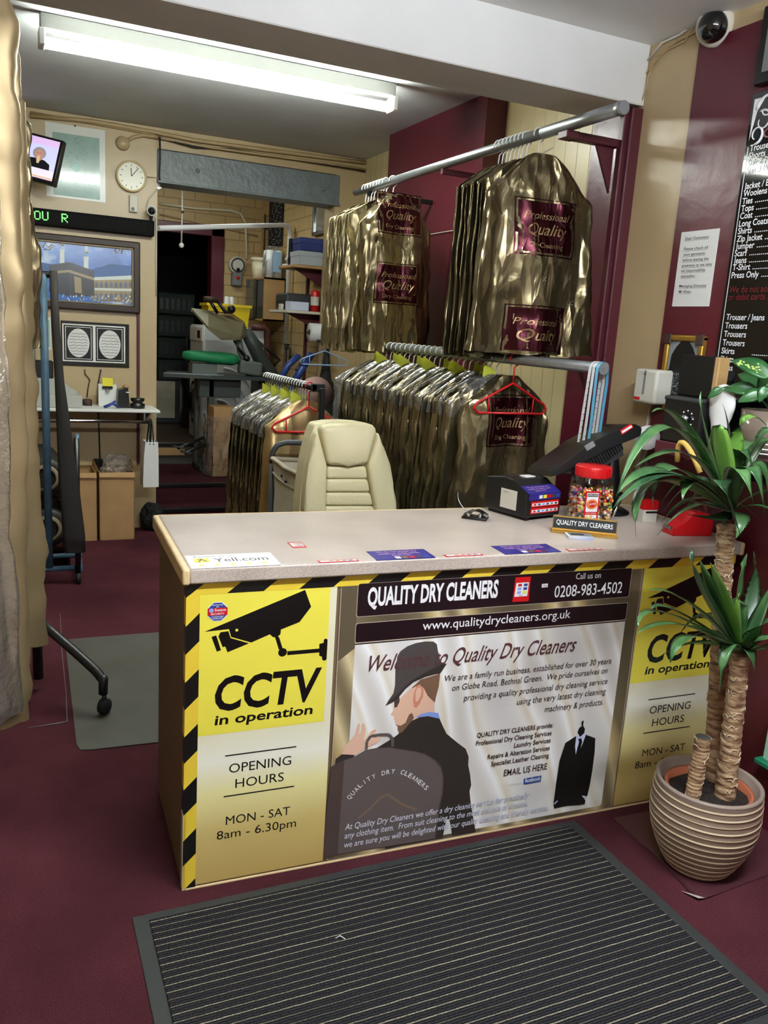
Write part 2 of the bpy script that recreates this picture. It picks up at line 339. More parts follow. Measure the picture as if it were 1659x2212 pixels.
mat('print_yellow', (242, 230, 84), 0.3); mat('print_black', (14, 12, 12), 0.3); mat('print_dark', (28, 16, 20), 0.28); mat('print_white', (240, 240, 242), 0.35)
mat('print_grey', (98, 88, 86), 0.35); mat('print_hat', (74, 68, 66), 0.4); mat('print_jacket', (52, 46, 42), 0.4); mat('print_skin', (232, 190, 164), 0.4); mat('print_hair', (122, 92, 72), 0.4)
mat('print_blue', (140, 168, 236), 0.4); mat('print_brown', (88, 52, 54), 0.35); mat('print_text', (58, 40, 40), 0.4); mat('print_pale', (206, 188, 172), 0.4); mat('print_hanger', (122, 100, 86), 0.4)
mat('print_navy', (40, 72, 150), 0.4); mat('print_suit', (20, 19, 19), 0.4); mat('print_shirt', (214, 220, 246), 0.4); mat('print_olive', (92, 82, 62), 0.35); mat('print_band', (172, 148, 94), 0.35); mat('print_ear', (214, 140, 112), 0.4); mat('print_taupe', (78, 64, 60), 0.4)  # last colour: printed brown of the sunglasses and the garment bag
counter = thing('reception_counter', 'long reception counter with speckled beige worktop and advertising panels', 'counter', mat4=CM)
b = MB(CM); b.box((0.0, 0.02, 0), (0.018, D2, H-T), 'side_board', 0.002); b.build('side_panel', counter)
b = MB(CM); b.box((L-0.018, 0.02, 0), (L, D2, H-T), 'side_board', 0.002); b.build('side_panel', counter)
b = MB(CM); b.box((0.0, 0.003, 0), (L, 0.022, H-T), 'side_board', 0.001); b.build('front_panel', counter)
b = MB(CM); b.box((0.003, -0.02, H-T), (L+0.002, D-0.003, H), 'laminate', 0.006, seg=2); wt = b.build('worktop', counter)
b = MB(CM)
b.box((-0.015, -0.021, H-T-0.002), (0.005, D, H+0.0006), 'edging', 0.006, seg=2); b.box((L-0.004, -0.021, H-T-0.002), (L+0.015, D, H+0.0006), 'edging', 0.006, seg=2); b.box((0.0, D-0.005, H-T), (L, D, H+0.0006), 'edging', 0.002)
e = b.build('edge_strip', wt); e['label'] = 'pale wood edging strip'
UPZ = Vector((0, 0, 1)); 
def lay(k): return -0.0002*k
def F(pt, k): q = front(pt[0], pt[1]); return (q.x, lay(k), q.z)
class Print(MB):                                 # flat print on the counter front, layer by layer
    def p(s, pts, m, k): return s.poly([F(q, k) for q in pts], m)
    def t(s, txt, m, a, c, cap, k, **kw):
        qa, qc = F(a, k), F(c, k); z = (qa[2]+qc[2])/2; pp = 0.00104 if a[0] < 900 else 0.00116
        return s.text(txt, m, (qa[0], qa[1], z), (qc[0], qc[1], z), cap*s.pm(a, c), **kw)
    def pm(s, a, c):                              # metres per picture height unit around a place
        x, y = (a[0]+c[0])/2, (a[1]+c[1])/2; return abs(front(x, y+10).z-front(x, y-10).z)/20
    def stroke(s, pts, w, m, k, closed=False):
        q = [Vector(F(a, k)) for a in pts]; n = len(q)
        for i in range(n if closed else n-1):
            a, c = q[i], q[(i+1) % n]; d = (c-a); nrm = Vector((-d.z, 0, d.x)).normalized()*w/2
            s.poly([a-nrm, c-nrm, c+nrm, a+nrm], m)
        return s
    def disc(s, c, r, m, k, sx=1.0, n=20):
        q = Vector(F(c, k)); return s.poly([(q.x+r*sx*math.cos(2*math.pi*i/n), q.y, q.z+r*math.sin(2*math.pi*i/n)) for i in range(n)], m)
def rr(x0, x1, z0, z1, y, r, n=5):               # rounded rectangle
    out = []
    for cx, cz, a in ((x1-r, z1-r, 0), (x0+r, z1-r, 90), (x0+r, z0+r, 180), (x1-r, z0+r, 270)):
        for i in range(n+1): t = R(a+90*i/n); out.append((cx+r*math.cos(t), y, cz+r*math.sin(t)))
    return out
def sc_(pts, ox, oy, k): return [(ox+x/k, oy+y/k) for x, y in pts]
# --- left and right camera notice with the opening hours
xs0, xs1 = 0.032, front(727, 1300).x; zyel = front(560, 1575).z
def notice(name, dx, x0, x1, lab):
    b = Print(CM)
    def sh(pts): return [(F(q, 0)[0]+dx, F(q, 0)[2]) for q in pts]
    def pp(pts, m, k): b.poly([(x, lay(k), z) for x, z in pts], m)
    b.box((x0, lay(2), 0.012), (x1, 0.003, H-T-0.004), 'sign_gold')
    b.box((x0, lay(3), zyel), (x1-0.02, lay(2)+0.0001, H-T-0.004), 'print_yellow')
    c2 = lambda pts: sc_(pts, 380, 1220, 4.366)
    cam_shapes = [[(268, 632), (1218, 236), (1275, 395), (1165, 540), (990, 610), (985, 655), (955, 682), (915, 682), (885, 655), (710, 733), (520, 680), (500, 606)],
        [(335, 680), (380, 665), (425, 805), (385, 818)], [(420, 635), (495, 625), (515, 690), (690, 740), (485, 825), (465, 770), (440, 776), (400, 675)],
        [(930, 670), (972, 680), (1005, 785), (970, 800)], [(1050, 815), (1360, 788), (1360, 825), (1050, 852)], [(1352, 745), (1392, 735), (1395, 705), (1412, 693), (1430, 705), (1420, 890), (1400, 905), (1378, 895), (1378, 868), (1350, 855)]]
    for q in cam_shapes: pp(sh(c2(q)), 'print_black', 4)
    q = sh(c2([(1005, 825)]))[0]; pp([(q[0]+0.0125*math.cos(i*0.3142), q[1]+0.0125*math.sin(i*0.3142)) for i in range(20)], 'print_black', 5)
    q = sh(c2([(574, 615)]))[0]; pp([(q[0]+0.0042*math.cos(i*0.5236), q[1]+0.0042*math.sin(i*0.5236)) for i in range(12)], 'print_yellow', 5)
    def tx(t, a, c, cap, **kw):
        qa, qc = sh([a, c]); z = (qa[1]+qc[1])/2; b.text(t, 'print_black', (qa[0], lay(4), z), (qc[0], lay(4), z), cap, **kw)
    m = 0.00104
    tx('CCTV', (459, 1535), (684, 1511), 0.093, bold=0.028, shear=0.12); tx('in operation', (463, 1567), (674, 1541), 0.0275, bold=0.022, shear=0.12)
    tx('OPENING', (494.5, 1669), (628.5, 1652), 0.0275); tx('HOURS', (508, 1701.5), (612.5, 1687), 0.0275)
    tx('MON - SAT', (487.6, 1780), (626, 1761), 0.0262); tx('8am - 6.30pm', (468, 1811), (639, 1788), 0.0262)
    for a, c in (((486, 1633), (640, 1612.5)), ((483, 1721), (635, 1698))):
        qa, qc = sh([a, c]); z = (qa[1]+qc[1])/2; pp([(qa[0], z-0.0019), (qc[0], z-0.0019), (qc[0], z+0.0019), (qa[0], z+0.0019)], 'print_black', 4)
    o = b.build(name, counter); o['label'] = lab
dxr = front(1393, 1428).x - front(459, 1535).x
xp1 = front(1392, 1240).x
notice('camera_notice', 0.0, xs0, xs1, 'camera warning notice with opening hours on the left')
notice('camera_notice', dxr, xp1, L-0.004, 'camera warning notice with opening hours on the right')
# --- security sticker
b = Print(CM); q = front(470, 1321); oc = [(q.x+0.029*math.cos(R(22.5+45*i)), lay(5), q.z+0.029*math.sin(R(22.5+45*i))) for i in range(8)]
b.poly(oc, 'print_white'); b.poly([(q.x+(x-q.x)*0.93, lay(6), q.z+(z-q.z)*0.93) for x, y, z in oc], 'print_navy')
b.poly([(q.x-0.0265, lay(7), q.z-0.0105), (q.x+0.0265, lay(7), q.z-0.0105), (q.x+0.0265, lay(7), q.z+0.0105), (q.x-0.0265, lay(7), q.z+0.0105)], 'red')
for t, dz, w, cp in (('PROTECTED', 0.017, 0.028, 0.0036), ('BY', 0.0118, 0.007, 0.0034), ('Swann', 0.001, 0.030, 0.0075), ('SECURITY', -0.0085, 0.036, 0.005), ('24 HOURS VIDEO', -0.016, 0.032, 0.0034), ('SURVEILLANCE', -0.021, 0.026, 0.0034)):
    dx = 0.007 if t == 'Swann' else 0
    b.text(t, 'print_white', (q.x-w/2+dx, lay(8), q.z+dz), (q.x+w/2+dx, lay(8), q.z+dz), cp, bold=0.012)
b.poly([(q.x-0.0165+0.006*math.cos(i*0.5236), lay(8), q.z+0.0042+0.006*math.sin(i*0.5236)) for i in range(12)], 'print_blue')
o = b.build('security_sticker', counter); o['label'] = 'small blue and red octagonal security sticker'
# --- hazard tape
zt0 = front(1000, 1250).z; 
b = MB(CM); b.box((0.0, lay(6), H-T-0.034), (L, 0.003, H-T-0.001), 'hazard_tape'); b.build('hazard_tape', counter)
b = MB(CM); b.box((-0.002, lay(5), 0.004), (0.034, 0.03, H-T-0.02), 'hazard_tape_side'); b.build('hazard_tape', counter)
b = MB(CM); b.box((-0.0035, -0.001, 0.0), (0.006, 0.026, 0.24), 'off_white', 0.001); b.box((0.006, -0.0025, 0.0), (L, 0.003, 0.006), 'edging', 0.001); o = b.build('corner_trim', counter); o['label'] = 'thin white corner trim'
# --- main advertising poster
X0, X1 = front(716, 1560).x, front(1345, 1480).x
X0, X1 = front(735, 1300).x, front(1390, 1240).x-0.004
Z0, Z1 = 0.008, H-T-0.03
b = Print(CM)
b.poly(rr(X0, X1, Z0, Z1, lay(3), 0.012), 'print_pale'); b.poly(rr(X0+0.002, X1-0.002, Z0+0.002, Z1, lay(4), 0.010), 'print_gold')
for x0, x1, q in ((X0+0.002, 0, 0),): pass
xi0, xi1 = front(765, 1420).x, front(1340, 1420).x
b.poly([(X0+0.002, lay(5), front(720, 1430).z), (xi0, lay(5), front(765, 1400).z), (xi0, lay(5), Z1), (X0+0.002, lay(5), Z1)], 'print_olive')
zb1 = front(1000, 1322).z
def band(za, zb_, m, k, r=0.006):
    b.poly(rr(xi0-0.0015, xi1+0.0015, za-0.0015, zb_+0.0015, lay(k), r), 'print_pale'); b.poly(rr(xi0, xi1, za, zb_, lay(k+1), r), m)
ztA, ztB = front(770, 1332).z, H-T-0.03
ztC, ztD = front(768, 1388).z, front(772, 1347).z
zin0 = front(728, 1846).z
b.poly(rr(xi0, xi1, zin0, ztC+0.01, lay(5), 0.010), 'print_silk')
band(ztA, ztB, 'print_dark', 6); band(ztC, ztD, 'print_dark', 6)
b.poly([(xi0, lay(8), ztC-0.003), (xi1, lay(8), ztC-0.003), (xi1, lay(8), ztC-0.0005), (xi0, lay(8), ztC-0.0005)], 'print_pale')
b.poly([(xi0, lay(8), ztC-0.0065), (xi1, lay(8), ztC-0.0065), (xi1, lay(8), ztC-0.003), (xi0, lay(8), ztC-0.003)], 'print_black')
b.t('QUALITY DRY CLEANERS', 'print_white', (793, 1307.5), (1074, 1289.5), 36, 9, bold=0.035)
b.t('Call us on', 'print_white', (1243, 1251), (1297, 1248), 12.5, 9); b.t('0208-983-4502', 'print_white', (1196, 1290.5), (1342, 1280), 24, 9, bold=0.004)
b.t('www.qualitydrycleaners.org.uk', 'print_white', (912, 1359.5), (1231, 1335), 18, 9, bold=0.004)
# the man in the hat
k5 = lambda pts: sc_(pts, 680, 1500, 4.608); k4 = lambda pts: sc_(pts, 680, 1200, 4.608); k7 = lambda pts: sc_(pts, 1000, 1500, 3.95)
jacket = [(600, 540), (780, 430), (820, 400), (900, 330), (960, 262), (1040, 225), (1130, 215), (1240, 240), (1280, 330), (1310, 390), (1420, 480), (1500, 540), (1530, 620), (1525, 700), (1545, 800), (1555, 900), (1538, 960), (1550, 1080), (1570, 1200), (1600, 1368), (1365, 1408), (1350, 1300), (1335, 1240), (1310, 1240), (1290, 1330), (1270, 1425), (700, 1540), (600, 900)]
b.p(k5(jacket), 'print_jacket', 7)
b.p(k5([(1000, 228), (1060, 190), (1140, 172), (1228, 183), (1242, 240), (1130, 214), (1040, 224)]), 'print_blue', 9)
face = [(800, 80), (930, -40), (1050, -150), (1245, -210), (1232, -80), (1205, 20), (1186, 120), (1190, 180), (1140, 172), (1060, 190), (1000, 228), (960, 265), (905, 330), (870, 372), (835, 385), (822, 340), (826, 318), (802, 292), (795, 262), (785, 240), (792, 216), (765, 208), (754, 196), (778, 160), (782, 120)]
b.p(k5(face), 'print_skin', 8)
b.p(k5([(1050, -150), (1245, -210), (1232, -80), (1205, 20), (1192, 80), (1120, 10), (1085, -60), (1040, -100), (985, -90), (960, -60)]), 'print_hair', 9)
b.p(k5([(870, 372), (835, 385), (822, 340), (826, 318), (802, 296), (850, 310), (900, 280), (935, 200), (965, 180), (985, 232), (960, 265), (905, 330)]), 'print_hair', 9)
b.p(k5([(985, -20), (1010, -85), (1050, -95), (1082, -50), (1075, 20), (1040, 90), (1010, 130), (985, 125), (975, 60)]), 'print_ear', 10)
b.p(k5([(1000, -15), (1015, -65), (1045, -75), (1060, -40), (1050, 15), (1020, 70), (1000, 60)]), 'print_skin', 11)
b.p(k5([(788, 60), (840, 20), (842, 70), (815, 125), (790, 130)]), 'print_taupe', 9)
hat = [(820, 1000), (850, 950), (920, 900), (1000, 870), (1100, 852), (1180, 855), (1212, 880), (1225, 960), (1250, 1060), (1310, 1075), (1275, 1130), (1245, 1172), (1200, 1178), (1100, 1205), (980, 1258), (900, 1325), (830, 1412), (770, 1460), (700, 1495), (730, 1440), (780, 1370), (797, 1290), (800, 1150)]
b.p(k4(hat), 'print_hat', 10)
b.p(k4([(1310, 1075), (1275, 1130), (1245, 1172), (1200, 1178), (1100, 1205), (980, 1258), (900, 1325), (830, 1412), (770, 1460), (700, 1495), (850, 1350), (960, 1240), (1120, 1150), (1240, 1090)]), 'print_jacket', 11)
# garment bag in his hand
bag = [(160, 718), (200, 690), (300, 645), (400, 612), (500, 552), (620, 528), (740, 518), (850, 540), (1000, 560), (1100, 588), (1200, 650), (1258, 720), (1283, 830), (1275, 980), (1245, 1100), (1200, 1432), (215, 1592), (80, 1640), (110, 1200)]
b.p(k5(bag), 'print_taupe', 12)
b.p(k5([(292, 652), (400, 618), (500, 560), (620, 536), (740, 526), (850, 548), (1000, 568), (1095, 596), (1190, 657), (1246, 726), (1270, 830), (1262, 980), (1232, 1100), (1190, 1430), (222, 1588)]), 'print_grey', 13)
b.p(k5([(200, 690), (205, 640), (265, 592), (400, 600), (380, 618), (300, 645)]), 'print_jacket', 13)
b.p(k5([(265, 592), (290, 520), (345, 460), (395, 400), (410, 340), (430, 282), (446, 292), (442, 350), (436, 405), (462, 355), (468, 290), (490, 284), (504, 340), (494, 400), (482, 450), (520, 420), (555, 362), (596, 340), (612, 356), (575, 412), (598, 430), (638, 402), (656, 440), (604, 488), (540, 510), (480, 545), (405, 598)]), 'print_skin', 14)
b.stroke(k5([(508, 545), (515, 465), (552, 412), (640, 398), (735, 396), (770, 440), (772, 515)]), 0.0095, 'print_grey', 15)
b.stroke(k5([(430, 1230), (560, 1120), (650, 1020), (720, 990), (780, 1030), (860, 1085), (1010, 1145)]), 0.008, 'print_hanger', 14)
def arc_text(t, path, cap, m, k):
    q = [Vector(F(p, k)) for p in path]; seg = [(q[i+1]-q[i]).length for i in range(len(q)-1)]; tot = sum(seg); n = len(t)
    for i, ch in enumerate(t):
        if ch == ' ': continue
        def at(s):
            s *= tot
            for j, g in enumerate(seg):
                if s <= g or j == len(seg)-1: return q[j] + (q[j+1]-q[j])*(s/g)
                s -= g
        a, c = at((i+0.1)/n), at((i+0.86)/n); d = (c-a).normalized()
        if ch == 'I': mid = (a+c)/2; a, c = mid-d*0.001, mid+d*0.001
        b.text(ch, m, a, c, cap, up=(-d.z, 0, d.x), bold=0.01)
arc_text('QUALITY DRY CLEANERS', k5([(340, 1048), (395, 985), (470, 905), (560, 843), (650, 806), (750, 783), (830, 782), (900, 803), (980, 850), (1040, 895), (1105, 955)]), 0.0145, 'print_white', 15)
b.t('Welcome to Quality Dry Cleaners', 'print_brown', (786, 1451), (1238, 1406), 32, 16, bold=0.006, shear=0.32)
for t, a, c in (('We are a family run business, established for over 30 years', (958, 1469.5), (1318, 1434)), ('on Globe Road, Bethnal Green.  We pride ourselves on', (975, 1490), (1310, 1454.5)), ('providing a quality professional dry cleaning service', (1001, 1512), (1310, 1477)), ('using the very latest dry cleaning', (1115, 1520.5), (1306, 1499)), ('machinery & products.', (1175, 1537), (1301, 1521.5))):
    b.t(t, 'print_text', a, c, 12.5, 16, shear=0.1)
for t, a, c in (('QUALITY DRY CLEANERS provide:', (1029, 1591), (1193, 1571)), ('Professional Dry Cleaning Services', (1027, 1609), (1190, 1587.5)), ('Laundry Services', (1109, 1613.5), (1188, 1603)), ('Repairs & Alteration Services', (1052, 1639), (1186, 1619)), ('Specialist Leather Cleaning', (1059.5, 1653.5), (1184, 1635.5))):
    b.t(t, 'print_text', a, c, 9.5, 16, bold=0.014)
b.t('EMAIL US HERE', 'print_text', (1087, 1675), (1180, 1661), 13, 16, bold=0.008)
b.p([(1130.5, 1681), (1168.5, 1674), (1167, 1687), (1130, 1694)], 'print_navy', 16); b.t('facebook', 'print_white', (1132.5, 1690), (1166, 1683.5), 8.5, 17, bold=0.012); b.t('Like us on', 'print_white', (1098, 1696), (1127, 1690.5), 7, 16)
for t, a, c in (('At Quality Dry Cleaners we offer a dry cleaning service for practically', (744.5, 1791), (1140.5, 1723)), ('any clothing item.  From suit cleaning to the most delicate of dresses,', (743, 1809.5), (1139, 1740.5)), ('we are sure you will be delighted with our quality cleaning and friendly service.', (741.4, 1830), (1183, 1749.5))):
    b.t(t, 'print_navy', a, c, 12, 16, bold=0.016, shear=0.12); b.t(t, 'print_white', a, c, 12, 17, shear=0.12)
suit = [(870, 410), (955, 355), (1045, 340), (1125, 370), (1120, 480), (1100, 640), (1080, 760), (1055, 870), (1012, 862), (1040, 900), (1035, 932), (990, 940), (900, 945), (840, 955), (775, 970), (768, 930), (790, 760), (820, 560)]
b.p(k7(suit), 'print_suit', 16); b.p(k7([(962, 352), (985, 320), (1040, 318), (1042, 345), (1015, 420), (960, 540), (952, 440)]), 'print_shirt', 17); b.p(k7([(978, 375), (1006, 370), (1012, 400), (1000, 450), (965, 550), (955, 520), (972, 450), (985, 405)]), 'print_suit', 18)
b.p(k7([(1013, 222), (1026, 220), (1020, 262), (1036, 290), (1030, 325), (995, 360), (972, 320), (985, 285), (1010, 265), (1006, 240)]), 'print_suit', 18)
b.p(k7([(1012, 858), (1056, 866), (1050, 880), (1014, 872)]), 'print_shirt', 17); b.p(k7([(770, 928), (800, 900), (805, 906), (776, 936)]), 'print_shirt', 17)
o = b.build('advertising_poster', counter); o['label'] = 'large glossy poster with a man in a hat carrying a garment bag'
# card stickers on the front
b = Print(CM); b.p([(1113, 1247), (1146, 1245), (1141, 1298), (1106, 1300)], 'red', 10); b.p([(1115, 1259), (1142, 1257), (1138, 1287), (1110, 1289)], 'print_white', 11)
for i, m in enumerate(('red', 'print_navy', 'print_blue', 'print_navy', 'print_blue', 'yellow')):
    x, y = 1119+(i % 2)*12.5-(i//2)*1.2, 1264-(i % 2)*0.6+(i//2)*8; b.p([(x, y-3), (x+8, y-3.5), (x+7, y+2), (x-1, y+2.5)], m, 12)
b.t('PAY', 'print_black', (1120, 1288), (1128, 1287), 4, 12); o = b.build('card_sticker', counter); o['label'] = 'red bordered payment card sticker beside the phone number'
b = Print(CM); b.p([(1170, 1261), (1183, 1260), (1182, 1268), (1169, 1269)], 'print_white', 10); b.t('Pay', 'print_black', (1173, 1267), (1180, 1266), 4, 11); b.build('card_sticker', counter)['label'] = 'tiny white payment sticker'
# stickers on the worktop
def topsheet(name, x0, x1, y0, y1, m, lab, skew=0.0, k=1):
    b = MB(CM); z = H+0.0009*k; b.poly([(x0, y0, z), (x1, y0, z), (x1+skew, y1, z), (x0+skew, y1, z)], m, th=(0, 0, -0.0008)); b.z = z+0.0002
    def tt(t, mm, xa, xb, y, cap, **kw): b.text(t, mm, (xa, y, b.z), (xb, y, b.z), cap, up=(0, 1, 0), **kw)
    b.tt = tt; b.lab = lab; b.nm = name; return b
def fin(b): o = b.build(b.nm, wt); o['label'] = b.lab
b = topsheet('review_sticker', 0.009, 0.246, -0.018, 0.108, 'white', 'white review sticker with gold stars'); mat('star_gold', (234, 214, 70), 0.4)
b.tt('Review us on', 'grey', 0.03, 0.14, 0.083, 0.014); b.tt('Yell.com', 'dark_grey', 0.078, 0.225, 0.035, 0.034, bold=0.004)
b.poly([(0.026, 0.034, b.z), (0.066, 0.034, b.z), (0.066, 0.074, b.z), (0.026, 0.074, b.z)], 'star_gold'); b.z += 0.0002
for p in ([(0.034, 0.040), (0.038, 0.040), (0.050, 0.066), (0.046, 0.066)], [(0.047, 0.058), (0.050, 0.062), (0.060, 0.044), (0.057, 0.041)], [(0.036, 0.064), (0.050, 0.068), (0.050, 0.064), (0.036, 0.060)]): b.poly([(x, y, b.z) for x, y in p], 'dark_grey')
for i in range(5):
    cx = 0.038+i*0.042; b.poly([(cx+(0.012 if j % 2 == 0 else 0.005)*math.sin(j*math.pi/5), 0.008+(0.012 if j % 2 == 0 else 0.005)*math.cos(j*math.pi/5), b.z) for j in range(10)], 'star_gold')
fin(b)
def card_row(b, x0, x1, y, h):
    for i, m in enumerate(('white', 'gold_frame', 'red', 'print_brown', 'print_navy')):
        w = (x1-x0)/5; b.poly([(x0+i*w, y, b.z), (x0+(i+0.75)*w, y, b.z), (x0+(i+0.75)*w, y+h, b.z), (x0+i*w, y+h, b.z)], m)
mat('sticker_blue', (46, 40, 124), 0.35); mat('sticker_pink', (206, 150, 190), 0.5)
for x0, x1, lab in ((0.519, 0.703, 'blue card payment sticker near the middle of the worktop edge'), (0.931, 1.131, 'blue card payment sticker on the right half of the worktop edge')):
    b = topsheet('payment_sticker', x0, x1, -0.03+0.011, 0.075, 'sticker_blue', lab, 0.004); w = x1-x0
    for t, y, a, c in (('We do not accept any', 0.054, 0.15, 0.85), ('credit or debit cards', 0.034, 0.15, 0.85), ('below £10', 0.016, 0.35, 0.65)): b.tt(t, 'sticker_pink', x0+w*a, x0+w*c, y, 0.013, bold=0.012)
    card_row(b, x0+w*0.35, x0+w*0.95, -0.012, 0.02); fin(b)
for x0, x1, lab in ((0.352, 0.468, 'long red and white card sticker left of the blue sticker'), (0.737, 0.86, 'long red and white card sticker between the blue stickers'), (1.16, 1.285, 'long red and white card sticker right of the blue stickers')):
    b = topsheet('card_sticker', x0, x1, -0.017, 0.004, 'red', lab); b.poly([(x0+0.006, -0.013, b.z), (x1-0.004, -0.013, b.z), (x1-0.004, 0.0, b.z), (x0+0.006, 0.0, b.z)], 'white'); b.z += 0.0002; card_row(b, x0+0.012, x1-0.01, -0.010, 0.007); fin(b)
b = topsheet('card_sticker', 0.323, 0.366, 0.145, 0.208, 'red', 'small upright red and white card sticker'); b.poly([(0.327, 0.157, b.z), (0.362, 0.157, b.z), (0.362, 0.198, b.z), (0.327, 0.198, b.z)], 'white'); b.z += 0.0002; card_row(b, 0.330, 0.36, 0.18, 0.010); card_row(b, 0.330, 0.36, 0.162, 0.010); fin(b)
# ------------------------------------------------------------------ things on the counter
def lm(lx, ly, lz=H, rz=0.0): return CM @ Matrix.Translation(Vector((lx, ly, lz))) @ Matrix.Rotation(rz, 4, 'Z')
# receipt printer
M = lm(1.238, 0.37, H, R(15)); t = thing('receipt_printer', 'squat black receipt printer with a blue card payment sticker on the counter', 'printer', mat4=M)
pr = [(0, 0.012), (0, 0.098), (0.045, 0.118), (0.075, 0.138), (0.12, 0.142), (0.215, 0.128), (0.215, 0.012)]; w = 0.178
b = MB(M); b.poly([(0, y, z) for y, z in pr][::-1], 'black', th=(w, 0, 0)); bmesh.ops.bevel(b.bm, geom=list(b.bm.edges), offset=0.005, segments=2, affect='EDGES', profile=0.5); b.build('housing', t)
b = MB(M)
for x in (0.012, w-0.03): b.box((x, 0.01, 0), (x+0.018, 0.2, 0.014), 'black_matt')
b.build('foot', t)
sl = Vector((0, 0.045, 0.02)).normalized(); nn = Vector((0, -0.02, 0.045)).normalized()
b = MB(M); q = lambda x, s: Vector((x, 0.0, 0.098)) + sl*s + nn*0.0012
b.poly([(0.008, -0.001, 0.075), (w-0.006, -0.001, 0.075), q(w-0.006, 0.0), q(0.008, 0.0)], 'sticker_blue'); b.poly([q(0.008, 0), q(w-0.006, 0), q(w-0.006, 0.05), q(0.008, 0.05)], 'sticker_blue')
up_ = sl
for tx, s, a, c in (('We do not accept any', 0.036, 0.15, 0.8), ('credit or debit cards', 0.024, 0.15, 0.8), ('below £10', 0.012, 0.3, 0.6)): b.text(tx, 'sticker_pink', q(w*a, s)+nn*0.0004, q(w*c, s)+nn*0.0004, 0.007, up=up_, bold=0.012)
for i, m in enumerate(('white', 'yellow', 'red', 'print_brown', 'print_navy')): b.box((0.06+i*0.022, -0.0018, 0.08), (0.077+i*0.022, -0.001, 0.092), m)
b.build('payment_sticker', t)['label'] = 'blue card payment sticker'
for z in (0.026, 0.05):
    b = MB(M); b.box((0.022, -0.0016, z), (w-0.012, -0.0002, z+0.021), 'red'); b.box((0.027, -0.0022, z+0.004), (w-0.016, -0.001, z+0.014), 'white')
    for i in range(6): b.box((0.034+i*0.022, -0.0028, z+0.006), (0.046+i*0.022, -0.002, z+0.012), ('red', 'print_navy', 'print_blue', 'print_navy', 'grey', 'dark_grey')[i])
    b.build('card_sticker', t)['label'] = 'red and white card strip'
b = MB(M); b.box((-0.0012, 0.05, 0.03), (0.0, 0.13, 0.10), 'off_white'); b.text('TM', 'dark_grey', (-0.0016, 0.12, 0.086), (-0.0016, 0.095, 0.086), 0.005); b.build('rating_label', t)
b = MB(M); b.box((0.075, 0.085, 0.139), (0.125, 0.12, 0.1436), 'white', 0.001); b.build('paper_label', t)
# till screen seen from behind
A_, B_ = ony(0.36, 1188, 1028), ony(0.30, 1380, 908); ex = (B_-A_).normalized(); ey = Vector((fw.x, fw.y, 0)).normalized(); ez = ex.cross(ey).normalized(); 
if ez.z < 0: ez = -ez
ey = ez.cross(ex).normalized(); LM = (B_-A_).length
MS = Matrix((( *[v.x for v in (ex, ey, ez)], A_.x), (*[v.y for v in (ex, ey, ez)], A_.y), (*[v.z for v in (ex, ey, ez)], A_.z), (0, 0, 0, 1)))
bs = onz(H, 1345, 1118)
t = thing('till_screen', 'black touch screen till tilted on its stand, seen from behind', 'screen', (bs.x, bs.y+0.1, H))
b = MB(MS); b.poly([(x, 0, z) for x, z in ((0.0, -0.005), (0.02, 0.012), (LM*0.5, 0.022), (LM*0.82, 0.014), (LM-0.02, -0.002), (LM, -0.03), (LM-0.02, -0.055), (LM*0.6, -0.03), (0.06, -0.022))], 'black', th=(0, 0.26, 0)); bmesh.ops.bevel(b.bm, geom=list(b.bm.edges), offset=0.004, segments=2, affect='EDGES'); b.build('screen_housing', t)
b = MB(MS); b.poly([(x, 0.01, z) for x, z in ((0.05, -0.02), (LM*0.78, -0.028), (LM*0.72, -0.085), (LM*0.3, -0.075), (0.08, -0.04))], 'black_matt', th=(0, 0.2, 0))
for i in range(20): x = 0.08+i*0.011; b.box((x, 0.003, -0.07+0.01*abs(i-10)/10), (x+0.004, 0.012, -0.028), 'black')
b.build('vent_cover', t)
b = MB(MS); b.box((LM*0.42, -0.002, 0.004), (LM*0.52, 0.006, 0.026), 'grey', 0.002); b.build('latch', t)
b = MB(MS); b.box((LM*0.79, -0.0015, -0.012), (LM*0.92, 0.002, 0.006), 'red'); b.box((LM*0.80, -0.0022, -0.008), (LM*0.91, 0.0, 0.0), 'white'); b.build('card_sticker', t)['label'] = 'small red card sticker'
q = MS @ Vector((LM*0.75, 0.12, -0.05))
b = MB(); b.tube([(bs.x+0.01, bs.y+0.12, H+0.01), (bs.x+0.02, bs.y+0.12, H+0.1), q], [0.05, 0.042, 0.035], 'black', 12); b.lathe([(0.0, 0), (0.085, 0), (0.085, 0.008), (0.06, 0.022), (0.0, 0.026)], 'black', (bs.x+0.005, bs.y+0.1, H), seg=24); b.build('stand', t)
# display stand with chrome legs
t = thing('display_stand', 'chrome legged display stand behind the sweet jar', 'stand', lm(1.5, 0.42).translation)
for a, c, y in (((1226, 1118), (1246, 1056), 0.36), ((1318, 1128), (1346, 1068), 0.28), ((1393, 1088), (1412, 1068), 0.34)):
    p0 = ony(y, *a); p0 = Vector((p0.x, p0.y, H)); p1 = ony(y+0.03, *c); b = MB(); b.tube([p0, p1], 0.0055, 'chrome', 8); b.build('leg', t)
p1, p2 = ony(0.39, 1246, 1056), ony(0.31, 1346, 1068); b = MB(); b.tube([p1, p2], 0.008, 'black', 8); b.build('crossbar', t)
